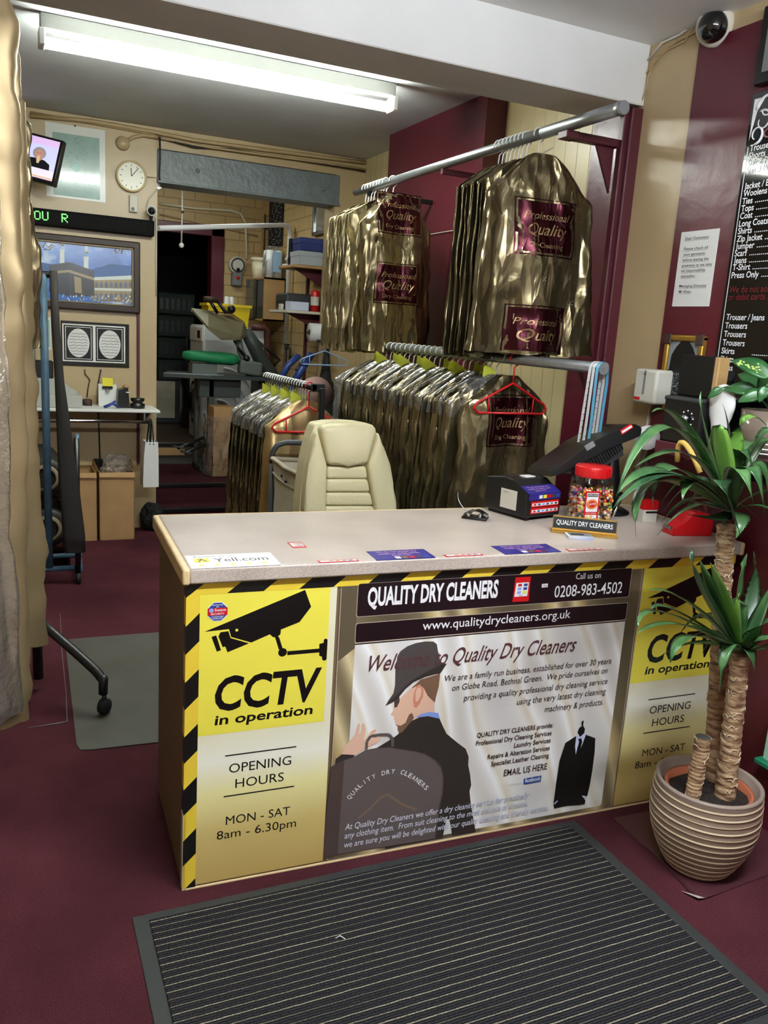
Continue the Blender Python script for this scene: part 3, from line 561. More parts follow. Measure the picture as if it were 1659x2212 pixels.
# jar of sweets
mg = mat('clear_plastic', (235, 240, 240), 0.05, ior=1.3, trans=1.0)
n = N(mg); tr = n.new('ShaderNodeBsdfTransparent'); gl = n.new('ShaderNodeBsdfGlossy'); gl.inputs['Roughness'].default_value = 0.06; fr = n.new('ShaderNodeLayerWeight', i_Blend=0.25); ms = n.new('ShaderNodeMixShader')
n.link(fr.outputs[1], ms.inputs[0]); n.link(tr.outputs[0], ms.inputs[1]); n.link(gl.outputs[0], ms.inputs[2]); n.link(ms.outputs[0], mg.node_tree.nodes['Material Output'].inputs['Surface'])
JM = lm(1.475, 0.33, H, R(-8)); t = thing('sweet_jar', 'clear jar with a red screw lid and a red fruit sweets label', 'jar', mat4=JM)
jw = 0.066; b = MB(JM); pf = [(0.9, 0.0), (1.0, 0.012), (1.0, 0.135), (0.93, 0.155), (0.80, 0.168), (0.78, 0.178)]
def sq(k, z, n=32, e=0.45): return [(jw*k*math.copysign(abs(math.cos(2*math.pi*i/n))**e, math.cos(2*math.pi*i/n)), jw*k*math.copysign(abs(math.sin(2*math.pi*i/n))**e, math.sin(2*math.pi*i/n)), z) for i in range(n)]
b.grid([sq(k, z) for k, z in pf], mg, True, True, True); b.build('jar_body', t)
b = MB(JM); b.lathe([(0.062, 0.17), (0.0635, 0.173), (0.0635, 0.205), (0.060, 0.210), (0.0, 0.211)], 'red', (0, 0, 0), seg=40)
for i in range(40): a = 2*math.pi*i/40; b.obox((0.0636*math.cos(a), 0.0636*math.sin(a), 0.19), (0.002, 0.003, 0.03), 'red', (0, 0, a))
b.build('lid', t)
b = MB(JM); y = -jw-0.0012; x0, x1 = -0.056, 0.0
b.box((x0, y, 0.012), (x1, y+0.001, 0.128), 'red'); b.box((x0+0.006, y-0.0004, 0.055), (x1-0.006, y, 0.122), 'white'); b.box((x0+0.008, y-0.0008, 0.109), (x1-0.008, y, 0.119), 'black'); b.text('KIRKLAND', 'white', (x0+0.010, y-0.0011, 0.1115), (x1-0.010, y-0.0011, 0.1115), 0.0055, bold=0.01)
for r, m, k in ((1.0, 'red', 0), (0.84, 'yellow', 1), (0.74, 'red', 2)): b.poly([((x0+x1)/2+0.021*r*math.cos(i*0.3142), y-0.001-0.0003*k, 0.082+0.017*r*math.sin(i*0.3142)) for i in range(20)], m)
b.text('Jelly Belly', 'white', ((x0+x1)/2-0.013, y-0.0021, 0.079), ((x0+x1)/2+0.013, y-0.0021, 0.082), 0.007, bold=0.012)
b.text('49 FLAVOURS', 'white', (x0+0.009, y-0.0006, 0.048), (x1-0.009, y-0.0006, 0.048), 0.004, bold=0.01); b.box((x0+0.006, y-0.0004, 0.014), (x1-0.006, y, 0.044), 'white')
rd = random.Random(4); beanc = [(226, 80, 50), (244, 176, 70), (246, 226, 120), (120, 170, 80), (244, 240, 222), (150, 80, 130), (70, 46, 44), (240, 160, 160), (216, 214, 130), (236, 128, 50)]
bm_ = [mat('sweet_%d' % i, c, 0.25) for i, c in enumerate(beanc)]
for i in range(9): b.ball((x0+0.011+(i % 3)*0.016+rd.uniform(-.002, .002), y-0.0005, 0.018+(i//3)*0.010), (0.006, 0.0008, 0.0045), bm_[(i*3) % 10], 8)
b.build('label', t)['label'] = 'red and white fruit sweets label'
b = MB(JM)
ns = 0
for layer in range(12):
    z = 0.008+layer*0.0105
    for i in range(64):
        a = rd.uniform(0, 6.28)
        e = sq(rd.uniform(0.84, 0.92) if i < 44 else rd.uniform(0.1, 0.8), z)[int(a/6.2832*32) % 32]
        q = Vector(e)+Vector((rd.uniform(-.004, .004), rd.uniform(-.004, .004), rd.uniform(-.003, .003)))
        if abs(q.x) > jw-0.006 or abs(q.y) > jw-0.006: q.x = max(-jw+0.0065, min(jw-0.0065, q.x)); q.y = max(-jw+0.0065, min(jw-0.0065, q.y))
        g = bmesh.ops.create_icosphere(b.bm, subdivisions=1, radius=1, matrix=JM @ Matrix.Translation(q) @ Matrix.Rotation(rd.uniform(0, 3), 4, 'Z') @ Matrix.Rotation(rd.uniform(0, 3), 4, 'Y') @ Matrix.Diagonal((0.0085, 0.0058, 0.0058, 1)))
        b._fin(g['verts'], bm_[rd.randrange(10)], True)
o = b.build('jelly_beans'); tag(o, 'many coloured jelly beans filling the clear jar', 'sweets', kind='stuff')
# name plate
a0, a1 = ctop(1192, 1149), ctop(1331, 1163); ang = math.atan2(a1.y-a0.y, a1.x-a0.x); PL = (a1-a0).length
M = lm(a0.x, a0.y, H, ang); t = thing('name_plate', 'black desk name plate with gold edges lettered QUALITY DRY CLEANERS', 'sign', mat4=M)
b = MB(M); b.box((-0.004, -0.01, 0), (PL+0.004, 0.03, 0.006), 'brass', 0.001); b.box((-0.002, 0.0, 0.004), (PL+0.002, 0.016, 0.012), 'brass', 0.001); b.build('base', t)
TM = M @ Matrix.Translation(Vector((0, 0.004, 0.011))) @ Matrix.Rotation(R(-14), 4, 'X')
b = MB(TM); b.box((0, 0, 0), (PL, 0.005, 0.047), 'brass', 0.001); b.box((0.002, -0.001, 0.0045), (PL-0.002, 0.002, 0.0425), 'black'); b.text('QUALITY DRY CLEANERS', 'white', (0.012, -0.0014, 0.017), (PL-0.014, -0.0014, 0.017), 0.0155, bold=0.012); b.build('plate', t)
# business cards
M = lm(1.255, 0.125, H, R(-20)); b = MB(M)
for i in range(9): b.obox((0.04+0.0015*math.sin(i*3), 0.025, 0.0006+i*0.0011), (0.082, 0.05, 0.0009), 'white' if i % 3 else 'print_blue', (0, 0, 0.03*math.sin(i*2)))
b.box((0.005, 0.004, 0.0105), (0.08, 0.046, 0.0112), 'grey'); b.box((0.012, 0.015, 0.0112), (0.055, 0.034, 0.0117), 'black_matt'); tag(b.build('business_card'), 'small stack of business cards in front of the name plate', 'cards')
# chrome clips
M = lm(1.075, 0.44, H, R(-38)); t = thing('hole_punch', 'chrome and black hole punch near the back edge of the counter', 'punch', mat4=M)
b = MB(M); b.box((-0.045, -0.028, 0), (0.045, 0.028, 0.009), 'black', 0.003, seg=2); b.build('base', t)
b = MB(M); b.grid([[(-0.04+x, y, 0.016+0.02*math.sin(x*36)-abs(y)*0.18) for y in (-0.026, -0.013, 0, 0.013, 0.026)] for x in (0, 0.015, 0.03, 0.045, 0.06, 0.075, 0.085)], 'chrome'); b.tube([(-0.02, -0.026, 0.016), (-0.02, 0.026, 0.016)], 0.006, 'chrome'); b.tube([(0.02, -0.018, 0.0), (0.02, -0.018, 0.022)], 0.006, 'chrome'); b.tube([(0.02, 0.018, 0.0), (0.02, 0.018, 0.022)], 0.006, 'chrome'); b.build('lever', t)
b = MB(M); b.tube(bez((-0.03, 0, 0.02), (-0.04, 0, 0.03), (-0.075, 0.01, 0.05), (-0.072, 0.018, 0.085)), 0.0016, 'steel', 6); b.build('spring', t)
# red tape dispenser and red box at the wall end
M = lm(1.725, 0.13, H, R(-8)); t = thing('tape_dispenser', 'large bright red tape dispenser at the wall end of the counter', 'dispenser', mat4=M)
mat('red_plastic', (190, 16, 22), 0.35)
b = MB(M); b.poly([(x, -0.035, z) for x, z in ((-0.055, 0), (0.10, 0), (0.10, 0.05), (0.085, 0.078), (0.02, 0.085), (-0.005, 0.05), (-0.055, 0.022))], 'red_plastic', th=(0, 0.07, 0)); bmesh.ops.bevel(b.bm, geom=list(b.bm.edges), offset=0.003, segments=2, affect='EDGES'); b.build('housing', t)
b = MB(M); b.lathe([(0.0, -0.02), (0.03, -0.02), (0.03, 0.02), (0.0, 0.02)], 'clear_plastic', (0.05, 0, 0.085), 'Y', 24); b.build('tape_roll', t)
b = MB(M); b.box((-0.058, -0.022, 0.02), (-0.05, 0.022, 0.03), 'steel'); b.build('cutter', t)
M = lm(1.735, 0.33, H, R(-4)); t = thing('card_box', 'small red and cream box standing behind the red tape dispenser', 'box', mat4=M)
b = MB(M); b.box((-0.03, -0.022, 0), (0.03, 0.022, 0.05), 'off_white', 0.001); b.build('box', t); b = MB(M); b.box((-0.031, -0.023, 0.046), (0.031, 0.023, 0.08), 'red_plastic', 0.001); b.box((-0.02, -0.0236, 0.034), (0.031, -0.022, 0.041), 'black'); b.build('lid', t)
# ------------------------------------------------------------------ right wall
XW = XR-0.006
def wall_text(b, t, m, a, cap, width=None, X=XW-0.0035, **kw):
    q = onx(X, *a); v, f = text_geo(t, kw.get('bold', 0)); nat = (max(p[0] for p in v)-min(p[0] for p in v))*cap/CAPH
    w = nat*0.86 if width is None else width; return b.text(t, m, q, q+Vector((0, -w, 0)), cap, **kw)
q0, q1 = onx(XW, 1473, 502), onx(XW, 1556, 491); q2 = onx(XW, 1454, 662)
b = MB(); b.box((XW-0.0012, q1.y, q2.z), (XW, q0.y, q0.z), 'paper')
for t_, x, y, xe in (('Dear Customers', 1480, 519, 1530), ('Please check all', 1477, 541, 1528), ('your garments', 1476, 553, 1522), ('before leaving the', 1474.5, 565, 1530), ('premises as we take', 1473, 577, 1537), ('no responsibility', 1471.5, 588, 1523), ('thereafter.', 1470, 600, 1502), ('Managing Director', 1467, 621, 1526), ('Mr Khan.', 1466, 633, 1493)):
    a, c = onx(XW-0.002, x, y), onx(XW-0.002, xe, y); w = a.y-c.y; wall_text(b, t_, 'dark_grey', (x, y), 0.0098, w, XW-0.002, bold=0.004); b.poly([(XW-0.002, a.y, a.z-0.003), (XW-0.002, a.y-w, a.z-0.003), (XW-0.002, a.y-w, a.z-0.0037), (XW-0.002, a.y, a.z-0.0037)], 'dark_grey')
tag(b.build('wall_notice'), 'white paper notice beginning Dear Customers taped to the maroon wall', 'notice')
# price list
XP = XW-0.012; mat('board_black', (14, 14, 16), 0.05, coat=0.5); mat('board_red', (120, 20, 28), 0.3)
yl_ = onx(XP, 1626, 203).y; zt_ = onx(XP, 1626, 203).z; yr_ = -0.85; zb_ = 1.16
t = thing('price_board', 'tall glossy black price list with white lettering on the right wall', 'sign', (XP, (yl_+yr_)/2, zb_))
b = MB(); b.box((XP, yr_, zb_), (XW, yl_, zt_), 'board_black', 0.002); b.build('panel', t)
b = MB(); X = XP-0.001
yb_ = yl_-0.014; b.box((X, yb_-0.0022, zb_+0.01), (XP, yb_, zt_-0.17), 'print_white')
def curl(b, cy_, cz_, r, a0, a1, w): b.tube([(X, cy_-r*(1-0.5*i/18)*math.cos(a0+(a1-a0)*i/18), cz_+r*(1-0.5*i/18)*math.sin(a0+(a1-a0)*i/18)) for i in range(19)], [w*(1-0.6*i/18) for i in range(19)], 'print_white', 5)
zt2 = zt_-0.02
b.poly([(X, yb_, zt2), (X, yb_-0.05, zt2), (X, yb_-0.02, zt2-0.04), (X, yb_, zt2-0.13)], 'print_white')
curl(b, yb_-0.06, zt2-0.035, 0.042, R(180), R(-160), 0.006); curl(b, yb_-0.03, zt2-0.115, 0.03, R(-90), R(240), 0.005); curl(b, yb_-0.11, zt2-0.03, 0.03, R(200), R(-120), 0.005); curl(b, yb_-0.05, zt2-0.075, 0.035, R(120), R(-200), 0.004)
b.build('ornament', t)
b = MB(); rows = [('Trousers', 885, 1035), ('Shorts', 875, 1088), ('Suit 2 Piece', 865, 1138), ('Suit 3 Piece', 852, 1190), ('Jacket / Blazer', 840, 1295), ('Woolens', 835, 1345), ('Ties', 828, 1397), ('Tops', 820, 1447), ('Coat', 812, 1497), ('Long Coats', 804, 1550), ('Shirts', 797, 1600), ('Zip Jacket', 787, 1653), ('Jumper', 780, 1703), ('Scarf', 772, 1752), ('Jeans', 765, 1800), ('T-Shirt', 760, 1847), ('Press Only', 752, 1900)]
rows = [(a, 1340+x/3.16, y/3.16) for a, x, y in rows] + [('Trouser / Jeans', 1565.6, 691), ('Trousers', 1563, 709), ('Trousers', 1561, 727), ('Trousers', 1558, 745.5), ('Skirts', 1555, 763), ('Shirts', 1553, 780.5), ('Dress', 1550, 798)]
ytx = onx(XP-0.001, 1620, 327).y
def natw(t_, cap): v, f = text_geo(t_, 0.012); return (max(p[0] for p in v)-min(p[0] for p in v))*cap/CAPH*0.94
for t_, x, y in rows:
    z = onx(XP-0.001, x, y).z; cap = 0.0200; w = natw(t_, cap); yy = ytx if y < 650 else ytx-0.004
    b.text(t_, 'print_white', (XP-0.0012, yy, z), (XP-0.0012, yy-w, z), cap, bold=0.012)
    if y < 650 or t_ in ('Skirts', 'Shirts', 'Dress'):
        k = yy-w-0.012 if y < 650 else yy-0.14
        while k > yy-0.46: b.box((XP-0.0014, k-0.003, z), (XP, k, z+0.003), 'print_white'); k -= 0.0085
for t_, x, y in (('We do not accept credit', 1583, 632), ('or debit cards below £10', 1580, 648)): z = onx(XP-0.001, x, y).z; b.text(t_, 'board_red', (XP-0.0012, ytx, z), (XP-0.0012, ytx-natw(t_, 0.021), z), 0.021)
z = onx(XP-0.001, 1648, 300).z; b.text('Garments', 'board_red', (XP-0.0012, ytx-0.05, z), (XP-0.0012, ytx-0.28, z), 0.03)
for i, t_ in enumerate(('Shorten', 'Lengthen', 'Taper', 'New Zip')):
    pass
b.build('lettering', t)
pv = Vector((XP, yl_, 0)); t.matrix_world = Matrix.Translation(pv) @ Matrix.Rotation(R(-2.6), 4, 'Z') @ Matrix.Translation(-pv) @ WM[t.name]      # near end tilted off the wall, added so the board mirrors the tube
# black frame above the price list
q = onx(XW, 1640, 190); t = thing('picture_frame', 'black wall frame above the price list', 'frame', (XW, q.y-0.3, q.z))
b = MB(); b.box((XW-0.03, q.y-0.6, q.z), (XW, q.y, q.z+0.24), 'black', 0.004); b.build('frame', t); b = MB(); b.box((XW-0.032, q.y-0.57, q.z+0.035), (XW-0.028, q.y-0.03, q.z+0.21), 'grey'); b.build('picture', t)
# dome camera
q = onx(XW, 1550, 55); ax = Vector((-0.86, -0.36, -0.36)).normalized(); a1_ = ax.orthogonal().normalized(); a2_ = ax.cross(a1_)
t = thing('dome_camera', 'white rimmed dome camera with a smoked cover high on the right wall', 'camera', q)
b = MB(); b.lathe([(0.0, -0.02), (0.062, -0.02), (0.066, 0.0), (0.066, 0.03), (0.054, 0.038), (0.0, 0.038)], 'off_white', q, (a1_, a2_, ax), 28); b.build('housing', t)
mat('smoked', (10, 12, 14), 0.06, coat=1.0); b = MB(); b.lathe([(0.053*math.cos(R(i*9)), 0.034+0.05*math.sin(R(i*9))) for i in range(11)], 'smoked', q, (a1_, a2_, ax), 28); b.build('dome', t)
# cables in the corner by the beam
def cable(name, pts, r, m, lab, cat='cable', grp=None): b = MB(); b.tube(pts, r, m, 6); return tag(b.build(name), lab, cat, grp)
X = XR-0.008
cable('cable', [onx(X, *p) for p in ((1345, 228), (1372, 205), (1385, 180), (1395, 160), (1420, 120), (1460, 90), (1500, 70), (1520, 52))], 0.004, 'cable', 'cream cable running from the dome camera down to the rail')
cable('cable', [onx(X-0.004, *p) for p in ((1352, 233), (1385, 222), (1396, 190), (1400, 165), (1412, 135), (1440, 108), (1480, 88), (1506, 40), (1530, 20))], 0.0035, 'cable', 'second cream cable looping under the dome camera')
cable('cable', [onx(X-0.002, *p) for p in ((1400, 130), (1430, 92), (1470, 74), (1490, 58), (1512, 34), (1560, 6))], 0.005, 'off_white', 'pale cable bundle along the ceiling edge by the dome camera')
# dispenser on the tan strip
X = XR-0.095; ya, yb2 = onx(X, 1367, 840).y, onx(X, 1416, 840).y; za, zb2 = onx(X, 1395, 872).z, onx(X, 1395, 797).z
t = thing('paper_dispenser', 'cream plastic dispenser box on the tan wall beside the gold frame', 'dispenser', (XR, (ya+yb2)/2, za)); mat('cream_plastic', (206, 204, 190), 0.35)
b = MB(); b.box((X, yb2, za), (XR, ya, zb2), 'cream_plastic', 0.012, seg=3); b.build('casing', t); b = MB(); b.box((X-0.002, ya-0.065, (za+zb2)/2-0.03), (X+0.001, ya-0.055, (za+zb2)/2+0.06), 'grey', 0.001); b.ball((X, ya-0.06, zb2-0.018), 0.005, 'black', 8); b.build('viewing_slot', t); b = MB(); b.box((X-0.0015, ya-0.045, za+0.012), (X+0.001, ya-0.012, za+0.022), 'red'); b.build('label', t)
# framed calligraphy
X = XW-0.025; f0, f1, f2 = onx(X, 1437, 722), onx(X, 1521, 721), onx(X, 1424, 884)
t = thing('picture_frame', 'gold framed black calligraphy picture behind the black cash box', 'picture', (XW, (f0.y+f1.y)/2, f2.z))
b = MB()
for lo, hi in (((X, f1.y, f0.z-0.022), (XW, f0.y, f0.z)), ((X, f1.y, f2.z), (XW, f0.y, f2.z+0.022)), ((X, f1.y, f2.z), (XW, f1.y+0.022, f0.z)), ((X, f0.y-0.022, f2.z), (XW, f0.y, f0.z))): b.box(lo, hi, 'gold_frame', 0.006, seg=2)
for y in (f0.y-0.016, f1.y+0.016):
    for z in (f0.z-0.016, f2.z+0.016): b.box((X-0.004, y-0.02, z-0.02), (X+0.004, y+0.02, z+0.02), 'brown', 0.004)
b.build('frame', t)
b = MB(); b.box((X+0.012, f1.y+0.018, f2.z+0.018), (XW-0.004, f0.y-0.018, f0.z-0.018), 'black'); ym = (f0.y+f1.y)/2; hw = (f0.y-f1.y)/2-0.02
mat('silver_print', (130, 138, 142), 0.5)
for s in (-1, 1): b.poly([(X+0.011, ym+s*hw, f0.z-0.022), (X+0.011, ym+s*hw*0.25, f0.z-0.022), (X+0.011, ym+s*hw*0.55, f0.z-0.045), (X+0.011, ym+s*hw*0.8, f0.z-0.075), (X+0.011, ym+s*hw*0.86, f0.z-0.13), (X+0.011, ym+s*hw, f0.z-0.13)], 'silver_print')
rd = random.Random(8)
for i in range(70): y, z = ym+rd.uniform(-0.7, 0.7)*hw, f0.z-0.14-rd.random()*(f0.z-f2.z-0.2); b.tube([(X+0.0105, y+rd.uniform(-.012, .012), z+rd.uniform(-.006, .006)) for _ in range(3)], 0.0012, 'silver_print', 4)
b.build('picture', t)
# wall shelf with black box
XB_ = XR-0.25; k0, k1 = onx(XB_, 1437, 852), onx(XB_, 1517, 866); zsh = onx(XB_, 1480, 962).z
b = MB(); b.box((XB_-0.006, -0.55, zsh-0.035), (XW, k0.y+0.002, zsh), 'maroon_dark', 0.004); b.box((XB_-0.016, -0.55, zsh-0.04), (XB_-0.002, k0.y+0.002, zsh+0.002), 'maroon_dark', 0.003); tag(b.build('wall_shelf'), 'maroon wall shelf carrying the black box and plant pot', 'shelf')
t = thing('cash_box', 'black metal safe box with a chrome knob on the maroon shelf', 'safe', ((XB_+XR)/2, (k0.y+k1.y)/2, zsh))
b = MB(); b.box((XB_, k1.y, zsh), (XR-0.03, k0.y, k0.z), 'black', 0.008, seg=2); b.box((XB_-0.004, k1.y-0.003, k0.z-0.016), (XB_+0.02, k0.y, k0.z-0.002), 'dark_grey', 0.004); b.build('casing', t)
q = onx(XB_, 1484, 905); b = MB(); b.lathe([(0.0, 0), (0.016, 0.0), (0.014, 0.02), (0.0, 0.024)], 'chrome', q, (Vector((0, 1, 0)), Vector((0, 0, 1)), Vector((-1, 0, 0))), 16); b.build('knob', t)
b = MB(); 
for i in range(7): a = R(i*42-80); b.ball(q+Vector((-0.001, -0.027*math.cos(a), 0.027*math.sin(a))), 0.0028, 'white', 6)
b.build('dial_mark', t)
k2, k3 = onx(XB_+0.05, 1472, 765), onx(XB_+0.05, 1546, 776)
t = thing('black_folder', 'flat black case standing upright on the safe box with cream spine', 'case', (XB_+0.06, (k2.y+k3.y)/2, k0.z)); b = MB(); b.box((XB_+0.05, k3.y, k0.z+0.0005), (XB_+0.09, k2.y, k2.z), 'black', 0.004); b.build('body', t); b = MB(); b.box((XB_+0.046, k3.y-0.022, k0.z+0.0005), (XB_+0.094, k3.y-0.001, k2.z-0.002), 'wood', 0.003); b.build('spine', t)['label'] = 'cream spine'
# receipt paper roll on a wall bracket
q = onx(XR-0.085, 1399, 945); b = MB(); t = thing('paper_roll', 'white paper roll hanging on the tan wall beside the till screen', 'roll', q)
d = (CAM-q).normalized(); d = Vector((d.x-0.1, d.y, 0.05)).normalized(); u1 = Vector((0, 0, 1)); u2 = u1.cross(d).normalized(); u1 = d.cross(u2)
b.lathe([(0.010, 0.03), (0.046, 0.03), (0.046, -0.04), (0.010, -0.04)], 'white', q, (u2, u1, d), 28, cap=False); b.build('paper', t)
b = MB(); b.lathe([(0.007, 0.031), (0.0115, 0.031), (0.0115, -0.04), (0.007, -0.04)], 'card', q, (u2, u1, d), 18, cap=False); b.build('core', t)
b = MB(); b.tube([q+d*0.03, q-d*0.05, q-d*0.06+Vector((0.05, 0, 0.0)), Vector((XR-0.002, q.y+0.06, q.z))], 0.004, 'steel', 8); b.build('bracket', t)
# clear wrap hanging below the dispenser
q = onx(XR-0.04, 1388, 1005); b = MB(); b.grid([[q+Vector((0.03*math.cos(a)*(0.5+0.5*math.sin(3.1*v)), 0.05*math.sin(a)*(0.4+0.6*math.sin(3.1*v))+0.006*math.sin(5*a+v*9), 0.06-0.14*v)) for a in [i*0.6283 for i in range(10)]] for v in [j/8 for j in range(9)]], 'clear_plastic', True, True); tag(b.build('plastic_bag'), 'small clear plastic bag hanging on the tan wall under the paper roll', 'bag')
cable('cable', [onx(XR-0.006, *p) for p in ((1404, 876), (1400, 900), (1396, 925), (1404, 960), (1380, 1010), (1376, 1060))], 0.004, 'off_white', 'cream cable dropping from the dispenser box')
# white paddle
q = Vector((XB_+0.04, onx(XB_+0.04, 1556, 900).y, zsh)); rows = []
for z, w in ((0.0, 0.036), (0.03, 0.03), (0.055, 0.028), (0.08, 0.034), (0.11, 0.047), (0.14, 0.054), (0.17, 0.052), (0.195, 0.038), (0.208, 0.02), (0.212, 0.004)):
    rows.append([q+Vector((0.016*math.sin(a)*(w/0.05)**0.5, w*math.cos(a), z)) for a in [i*math.pi/8 for i in range(16)]])
b = MB(); b.grid(rows, 'white', True, True, True); tag(b.build('white_paddle'), 'white rounded plastic paddle shape standing on the maroon shelf', 'mirror')
# yellow cloth loop under the shelf
q = onx(XB_-0.02, 1485, 968); b = MB(); mat('yellow_cloth', (210, 176, 88), 0.8); b.tube(bez(q+Vector((0, 0.035, -0.05)), q+Vector((-0.03, 0.03, 0.05)), q+Vector((-0.03, -0.02, 0.04)), q+Vector((0, -0.07, -0.07))), 0.009, 'yellow_cloth', 8); tag(b.build('duster'), 'yellow duster draped over the edge of the maroon shelf', 'cloth')
# green leaflet low on the right wall
q, q2 = onx(XR-0.05, 1652, 1548), onx(XR-0.05, 1646, 1640); mat('pale_green', (176, 216, 196), 0.5); mat('deep_green', (20, 120, 84), 0.5)
t = thing('leaflet_rack', 'pale green leaflet holder low on the right wall', 'holder', (XR-0.03, q2.y-0.1, q2.z)); b = MB(); b.box((XR-0.05, q2.y-0.2, q2.z), (XW-0.001, q2.y, q.z+0.03), 'pale_green', 0.003); b.build('leaflet', t); b = MB(); b.box((XR-0.075, q2.y-0.2, q2.z-0.012), (XW-0.001, q2.y+0.012, q2.z+0.006), 'deep_green', 0.003); b.build('tray', t)
# ------------------------------------------------------------------ garment bags, rails, chair, laundry cart
def foil(name, c, rough, bs, strength=0.8):
    m = mat(name, c, rough, 0.82); n = N(m); tc = n.new('ShaderNodeTexCoord'); mp = n.new('ShaderNodeMapping'); mp.inputs['Scale'].default_value = (1, 1, 0.32); n.link(tc.outputs['Object'], mp.inputs[0])
    v = n.new('ShaderNodeTexVoronoi', feature='F1', i_Scale=bs); n1 = n.new('ShaderNodeTexNoise', i_Scale=bs*0.5, i_Detail=3.0, i_Distortion=0.8)
    for q in (v, n1): n.link(mp.outputs[0], q.inputs['Vector'])
    ad = n.new('ShaderNodeMath', operation='ADD'); n.link(v.outputs[0], ad.inputs[0]); n.link(n1.outputs[0], ad.inputs[1])
    bp = n.new('ShaderNodeBump', i_Strength=strength, i_Distance=0.02); n.link(ad.outputs[0], bp.inputs['Height']); n.link(bp.outputs[0], P(m).inputs['Normal']); return m
foil('gold_foil', (120, 108, 80), 0.25, 17); foil('maroon_foil', (62, 18, 28), 0.25, 14); foil('dark_gold_foil', (96, 86, 62), 0.25, 18); foil('fade_gold', (176, 150, 104), 0.34, 9, 0.35)
mat('print_mark', (84, 62, 44), 0.4); mat('foil_text', (150, 120, 84), 0.35, 0.5)
class Bag:                                       # a hanging garment cover; surf(x, v, side) lies on it
    def __init__(s, seed, hw, top, length, th, drop=0.13, fold=0.012, flare=1.04, crk=0.010, neck=0.03):
        s.__dict__.update(seed=seed, hw=hw, top=top, len=length, th=th, drop=drop, fold=fold, flare=flare, crk=crk, neck=neck)
        r = random.Random(seed//10); s.f = [(r.uniform(0.5, 1), r.choice([2.2, 3.1, 4.3, 5.6, 7.5]), r.uniform(0, 6.28), r.uniform(-2.2, 2.2)) for _ in range(4)]
    def w(s, v):
        d = max(0.0, v*s.len)
        if d < s.drop: t = d/s.drop; k = s.neck+(s.hw*0.93-s.neck)*(t**0.8)
        else: t = (d-s.drop)/(s.len-s.drop); k = s.hw*(0.93+(s.flare-0.93)*t)
        j = 1+0.05*noise.noise((v*6*s.len, s.seed*3.1, 0))+0.035*noise.noise((v*16*s.len, s.seed*1.7, 4))
        return k*(j if d > s.drop*0.5 else 1)
    def t(s, v): d = v*s.len; return s.th*(0.35+0.65*min(1, d/(s.drop*2.2)))
    def fin(s, x, y, v, side):
        z = s.top-v*s.len; g = min(1, v*s.len/s.drop)*(0.5+0.7*v)
        k = sum(a*(2*abs(((x/s.hw*f+p+d*v)/3.14159) % 2-1)-1) for a, f, p, d in s.f)*s.fold*g
        q = Vector((x*9, side*1.5+s.seed, z*2.6)); q2 = Vector((x*15+z*4, side+s.seed*2, z*9)); y += k+(noise.noise(q)-0.7*abs(noise.noise(q2)))*s.crk
        x += noise.noise(q*1.4+Vector((9, 2, 1)))*s.crk*0.7
        if v > 0.985: z += 0.02*noise.noise((x*9, side, s.seed))
        return Vector((x, y, z))
    def ring(s, a, v):
        w, t = s.w(v), s.t(v); c, si = math.cos(a), math.sin(a)
        return s.fin(w*math.copysign(abs(c)**0.8, c), t*math.copysign(abs(si)**0.75, si), v, si)
    def front(s, x, v, off=0.0025):
        w, t = s.w(v), s.t(v); c = max(-0.999, min(0.999, x/w)); cc = math.copysign(abs(c)**1.25, c); si = -math.sqrt(max(0, 1-cc*cc))
        q = s.fin(x, t*math.copysign(abs(si)**0.75, si), v, si); q.y -= off; return q
    def body(s, m, nr=34, nc=44):
        b = MB(); vs = sorted(set([i/nr for i in range(nr+1)] + [s.drop/s.len*i/6 for i in range(7)]))
        b.grid([[s.ring(2*math.pi*k/nc, v) for k in range(nc)] for v in vs], m, True, True); 
        b.poly([s.ring(2*math.pi*k/nc, 0) for k in range(nc)][::-1], m); return b
    def panel(s, b, x0, x1, v0, v1, m, off, n=12):
        b.grid([[s.front(x0+(x1-x0)*i/n, v0+(v1-v0)*j/n, off) for i in range(n+1)] for j in range(n+1)], m); return b
    def text(s, b, t, m, xa, xb, v, cap, bold=0.0, shear=0.0, off=0.0045):
        vv, f = text_geo(t, bold); x0 = min(p[0] for p in vv); x1 = max(p[0] for p in vv); k = (xb-xa)/(x1-x0); c = cap/CAPH; i = b.mi(m)
        q = [b.bm.verts.new(b.M @ s.front(xa+(p[0]-x0)*k+p[1]*c*shear, max(0, v-p[1]*c/s.len), off)) for p in vv]
        for g in f:
            try: h = b.bm.faces.new([q[j] for j in g]); h.material_index = i
            except ValueError: pass
    def print_on(s, parent, M, va, hw2, x_c):
        h = 0.20/s.len
        for v in va:
            b = MB(M); v1 = min(0.985, v+h); s.panel(b, x_c-hw2-0.012, x_c+hw2+0.012, v-0.012/s.len, min(0.99, v1+0.012/s.len), 'maroon_foil', 0.002); s.panel(b, x_c-hw2-0.007, x_c+hw2+0.007, v-0.007/s.len, min(0.99, v1+0.007/s.len), 'gold_foil', 0.0028); s.panel(b, x_c-hw2, x_c+hw2, v, v1, 'maroon_foil', 0.0036)
            for t, f, c, sh, k in (('Professional', 0.34, 0.028, 0.35, 0.85), ('Quality', 0.65, 0.045, 0.35, 0.8), ('Dry Cleaning', 0.9, 0.019, 0, 0.72)):
                if v+h*f < 0.98: s.text(b, t, 'foil_text', x_c-hw2*k, x_c+hw2*k*0.9, v+h*f, c, 0.004, sh, 0.0055)
            b.build('print', parent)['label'] = 'maroon printed panel with gold script'
